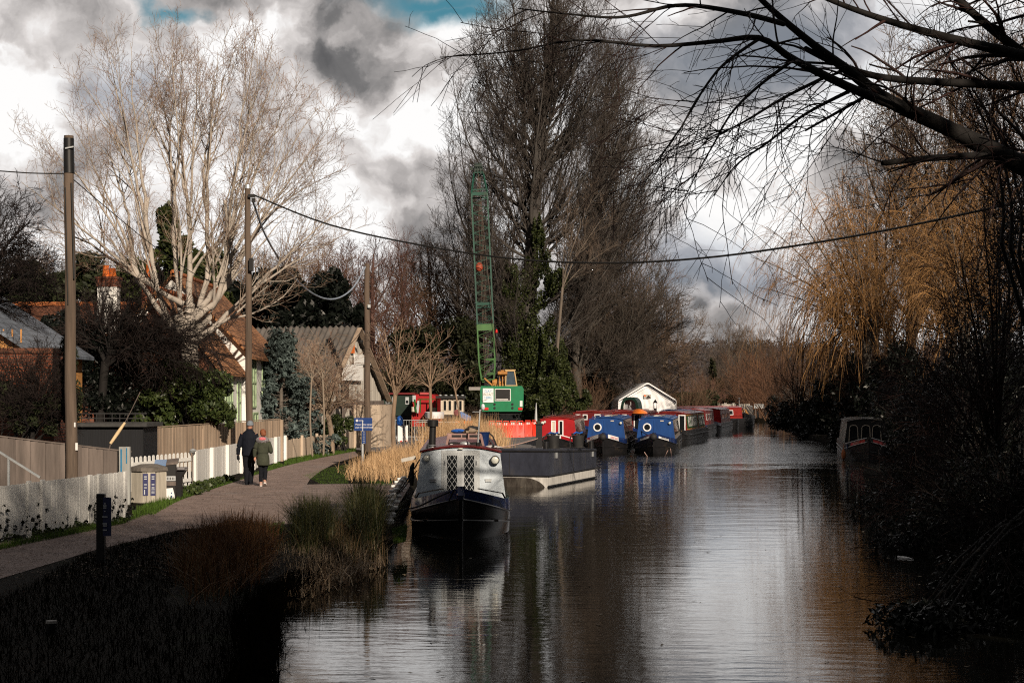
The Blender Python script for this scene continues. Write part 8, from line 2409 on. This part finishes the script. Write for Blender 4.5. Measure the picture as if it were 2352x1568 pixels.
def man():
    g = G(572, 1113, GZ + .006)
    o = thing('person', 'man in a dark padded jacket and grey beanie walking away along the path', 'person', (g.x, g.y, GZ + .008))
    h = lambda *a: Vector(a)
    LH, RH = h(-.30, -.01, .72), h(.20, .02, .74)
    b = MB()
    b.loft([(0, 0, .86, .15, .11), (0, 0, 1.0, .155, .11), (0, 0, 1.2, .17, .115), (0, .0, 1.38, .18, .10), (0, 0, 1.45, .09, .075), (.01, .01, 1.50, .058, .06), (.02, .015, 1.545, .056, .06)], 16)
    b.ell((.025, .02, 1.635), (.077, .094, .115), 16, 12)
    b.ell((.10, .01, 1.63), (.012, .02, .032)).ell((-.05, .01, 1.63), (.012, .02, .032))
    b.tube([(.03, .105, 1.66), (.03, .125, 1.625), (.03, .10, 1.61)], [.010, .017, .010], 8)
    limb_tube(b, [h(-.17, 0, 1.40), h(-.25, 0, 1.12), h(-.285, .0, .92), LH + h(0, 0, .06)], [.055, .045, .036, .026])
    limb_tube(b, [h(.17, 0, 1.40), h(.235, -.01, 1.14), h(.22, .01, .95), RH + h(0, 0, .06)], [.055, .045, .036, .026])
    limb_tube(b, [h(-.08, 0, .88), h(-.07, .03, .47), h(-.055, -.02, .08)], [.085, .06, .042])
    limb_tube(b, [h(.07, 0, .88), h(.055, .06, .47), h(.05, -.06, .10)], [.085, .06, .042])
    hand(b, LH + h(0, 0, .06), (.12, .03, -1), (-.1, .9, 0))
    hand(b, RH + h(0, 0, .06), (.1, .05, -1), (.2, .9, 0))
    remesh(b.build('body', 'skin', o), .007)
    # eyes, mouth (the face is turned away from the viewer)
    MB().ell((.055, .108, 1.645), (.011, .007, .007)).ell((.0, .108, 1.645), (.011, .007, .007)).build('eyes', 'black', o, smooth=True)
    MB().ell((.028, .108, 1.585), (.022, .006, .005)).build('mouth', 'pink', o, smooth=True)
    b = MB()
    b.loft([(-.005, 0, .80, .195, .145), (-.005, 0, .84, .20, .15), (0, 0, 1.0, .195, .145), (0, 0, 1.12, .20, .145), (0, 0, 1.28, .215, .145), (0, 0, 1.38, .205, .125), (0, 0, 1.44, .15, .105), (.01, .0, 1.50, .085, .085), (.015, .005, 1.535, .082, .085)], 20)
    limb_tube(b, [h(-.165, 0, 1.38), h(-.235, -.01, 1.18), h(-.285, -.015, 1.0), h(-.30, 0, .82)], [.085, .075, .063, .05])
    limb_tube(b, [h(.165, 0, 1.38), h(.235, -.02, 1.16), h(.235, 0, .98), h(.21, .02, .83)], [.085, .075, .063, .05])
    j = b.build('jacket', 'fabric_navy', o)
    remesh(j, .011)
    q = MB()
    for k in range(11):
        z = .88 + .05 * k
        q.ring((0, 0, z), .1, .001, (0, 0, 1))
    t = MB()
    limb_tube(t, [h(-.085, 0, .90), h(-.075, .03, .50), h(-.06, -.015, .15), h(-.058, -.02, .06)], [.115, .088, .07, .072])
    limb_tube(t, [h(.075, 0, .90), h(.06, .06, .50), h(.055, -.05, .17), h(.055, -.065, .09)], [.115, .088, .07, .072])
    t.loft([(0, 0, .78, .17, .12), (0, 0, .95, .175, .13)], 16)
    remesh(t.build('trousers', 'fabric_black', o), .011)
    for x, y, z in ((-.06, .0, 0), (.055, -.05, .035)):
        s_ = MB().loft([(x, y + .05, z, .052, .14), (x, y + .05, z + .03, .054, .145), (x, y + .02, z + .07, .048, .10), (x, y - .02, z + .11, .045, .055)], 16)
        s_.build('shoe', 'fabric_black', o, smooth=True)
    b = MB()
    hand(b, LH + h(0, 0, .075), (.12, .03, -1), (-.1, .9, 0), 1.22)
    remesh(b.build('glove', 'fabric_black', o), .006)
    b = MB()
    secs = [(.025, .018, 1.625, .088, .104), (.025, .018, 1.66, .092, .108), (.025, .015, 1.70, .086, .10), (.025, .01, 1.74, .062, .072), (.025, .01, 1.758, .02, .024)]
    b.loft(secs, 20)
    hat = b.build('beanie', 'fabric_grey', o, smooth=2)
    MB().loft([(.025, .018, 1.612, .091, .107), (.025, .018, 1.665, .097, .113), (.025, .018, 1.668, .09, .105)], 20).build('cuff', 'fabric_grey', hat, smooth=2)
    return g
def woman():
    g = G(604, 1116, GZ + .006)
    o = thing('person', 'woman in an olive parka with a pale fur hood walking beside the man', 'person', (g.x, g.y, GZ + .008))
    h = lambda *a: Vector(a)
    LH, RH = h(-.22, .03, .73), h(.20, .14, .93)
    b = MB()
    b.loft([(0, 0, .78, .15, .12), (0, 0, .9, .13, .105), (0, 0, 1.05, .135, .10), (0, 0, 1.18, .145, .095), (0, 0, 1.25, .08, .07), (0, .01, 1.30, .05, .052), (0, .015, 1.34, .05, .055)], 16)
    b.ell((0, .02, 1.425), (.072, .088, .105), 16, 12)
    b.ell((.073, .01, 1.42), (.011, .018, .028)).ell((-.073, .01, 1.42), (.011, .018, .028))
    b.tube([(0, .10, 1.445), (0, .12, 1.41), (0, .095, 1.40)], [.009, .015, .009], 8)
    limb_tube(b, [h(-.14, 0, 1.21), h(-.20, -.01, .99), h(-.225, .01, .84), LH + h(0, 0, .05)], [.045, .038, .03, .022])
    limb_tube(b, [h(.14, 0, 1.21), h(.205, -.03, 1.0), h(.21, .03, .92), RH], [.045, .038, .03, .022])
    limb_tube(b, [h(-.065, 0, .80), h(-.06, .02, .44), h(-.055, -.01, .08)], [.08, .055, .038])
    limb_tube(b, [h(.065, 0, .80), h(.055, .05, .44), h(.06, -.09, .14)], [.08, .055, .038])
    hand(b, LH + h(0, 0, .05), (-.05, .02, -1), (-.1, .9, 0), .9)
    hand(b, RH, (-.5, .8, .1), (0, .1, 1), .9)
    remesh(b.build('body', 'skin', o), .007)
    MB().ell((.027, .103, 1.435), (.010, .006, .006)).ell((-.027, .103, 1.435), (.010, .006, .006)).build('eyes', 'black', o, smooth=True)
    MB().ell((0, .100, 1.375), (.019, .006, .005)).build('mouth', 'pink', o, smooth=True)
    b = MB()
    b.loft([(.01, 0, .555, .150, .135), (.005, 0, .58, .172, .155), (0, 0, .66, .180, .16), (0, 0, .78, .172, .15), (0, 0, .86, .150, .128), (0, 0, .885, .140, .12), (0, 0, .91, .150, .128), (0, 0, 1.05, .165, .13), (0, 0, 1.17, .168, .12), (0, 0, 1.24, .12, .10), (0, 0, 1.29, .075, .08)], 20)
    limb_tube(b, [h(-.135, 0, 1.19), h(-.20, -.015, 1.02), h(-.225, 0, .90), h(-.225, .02, .79)], [.07, .064, .055, .045])
    limb_tube(b, [h(.135, 0, 1.19), h(.205, -.035, 1.02), h(.215, -.01, .93), h(.205, .10, .93)], [.07, .064, .058, .045])
    remesh(b.build('parka', 'fabric_olive', o), .010)
    MB().loft([(0, 0, .878, .148, .128), (0, 0, .892, .150, .130)], 20).build('waist_seam', mat('seam_olive', (.026, .03, .022), .9), o, smooth=True)
    # hood lying on the shoulders, fur edge and pink lining
    b = MB()
    b.ell((0, -.055, 1.245), (.165, .095, .085), 18, 12)
    fr = b.build('fur_hood', 'fur', o, smooth=2)
    V, Q = leaf_geo([(0, -.055, 1.245)], [(.172, .10, .092)], 2600, .035, .16, .93)
    V = V + np.array(o.location)
    np_mesh('fur_fringe', V, Q, mat('fur_tips', (.40, .38, .40), .95, island=(.24, .22, .24), spec=.05), o)
    MB().ell((0, -.125, 1.275), (.10, .035, .05), 14, 10).build('hood_lining', 'pink', o, smooth=2)
    b = MB()
    b.ell((0, .005, 1.455), (.086, .098, .088), 18, 12)
    b.ell((.02, -.05, 1.40), (.075, .05, .06), 14, 10)
    b.build('hair', 'hair', o, smooth=2)
    t = MB()
    limb_tube(t, [h(-.07, 0, .80), h(-.062, .02, .45), h(-.056, -.005, .11)], [.092, .066, .048])
    limb_tube(t, [h(.07, 0, .80), h(.058, .05, .45), h(.062, -.075, .15)], [.092, .066, .048])
    remesh(t.build('leggings', 'fabric_black', o), .009)
    for x, y, z, tl in ((-.056, .0, 0, 0), (.062, -.09, .055, 24)):
        T = Matrix.Translation((x, y, z)) @ Matrix.Rotation(-R(tl), 4, 'X')
        s_ = MB().loft([(0, .05, .02, .040, .115), (0, .05, .045, .042, .118), (0, .03, .07, .038, .085), (0, -.02, .105, .036, .045)], 16, T)
        sh_ = s_.build('shoe', 'shoe', o, smooth=True)
        MB().loft([(0, .05, 0, .042, .12), (0, .05, .022, .043, .122)], 16, T).build('sole', 'white', sh_, smooth=True)
man()
woman()
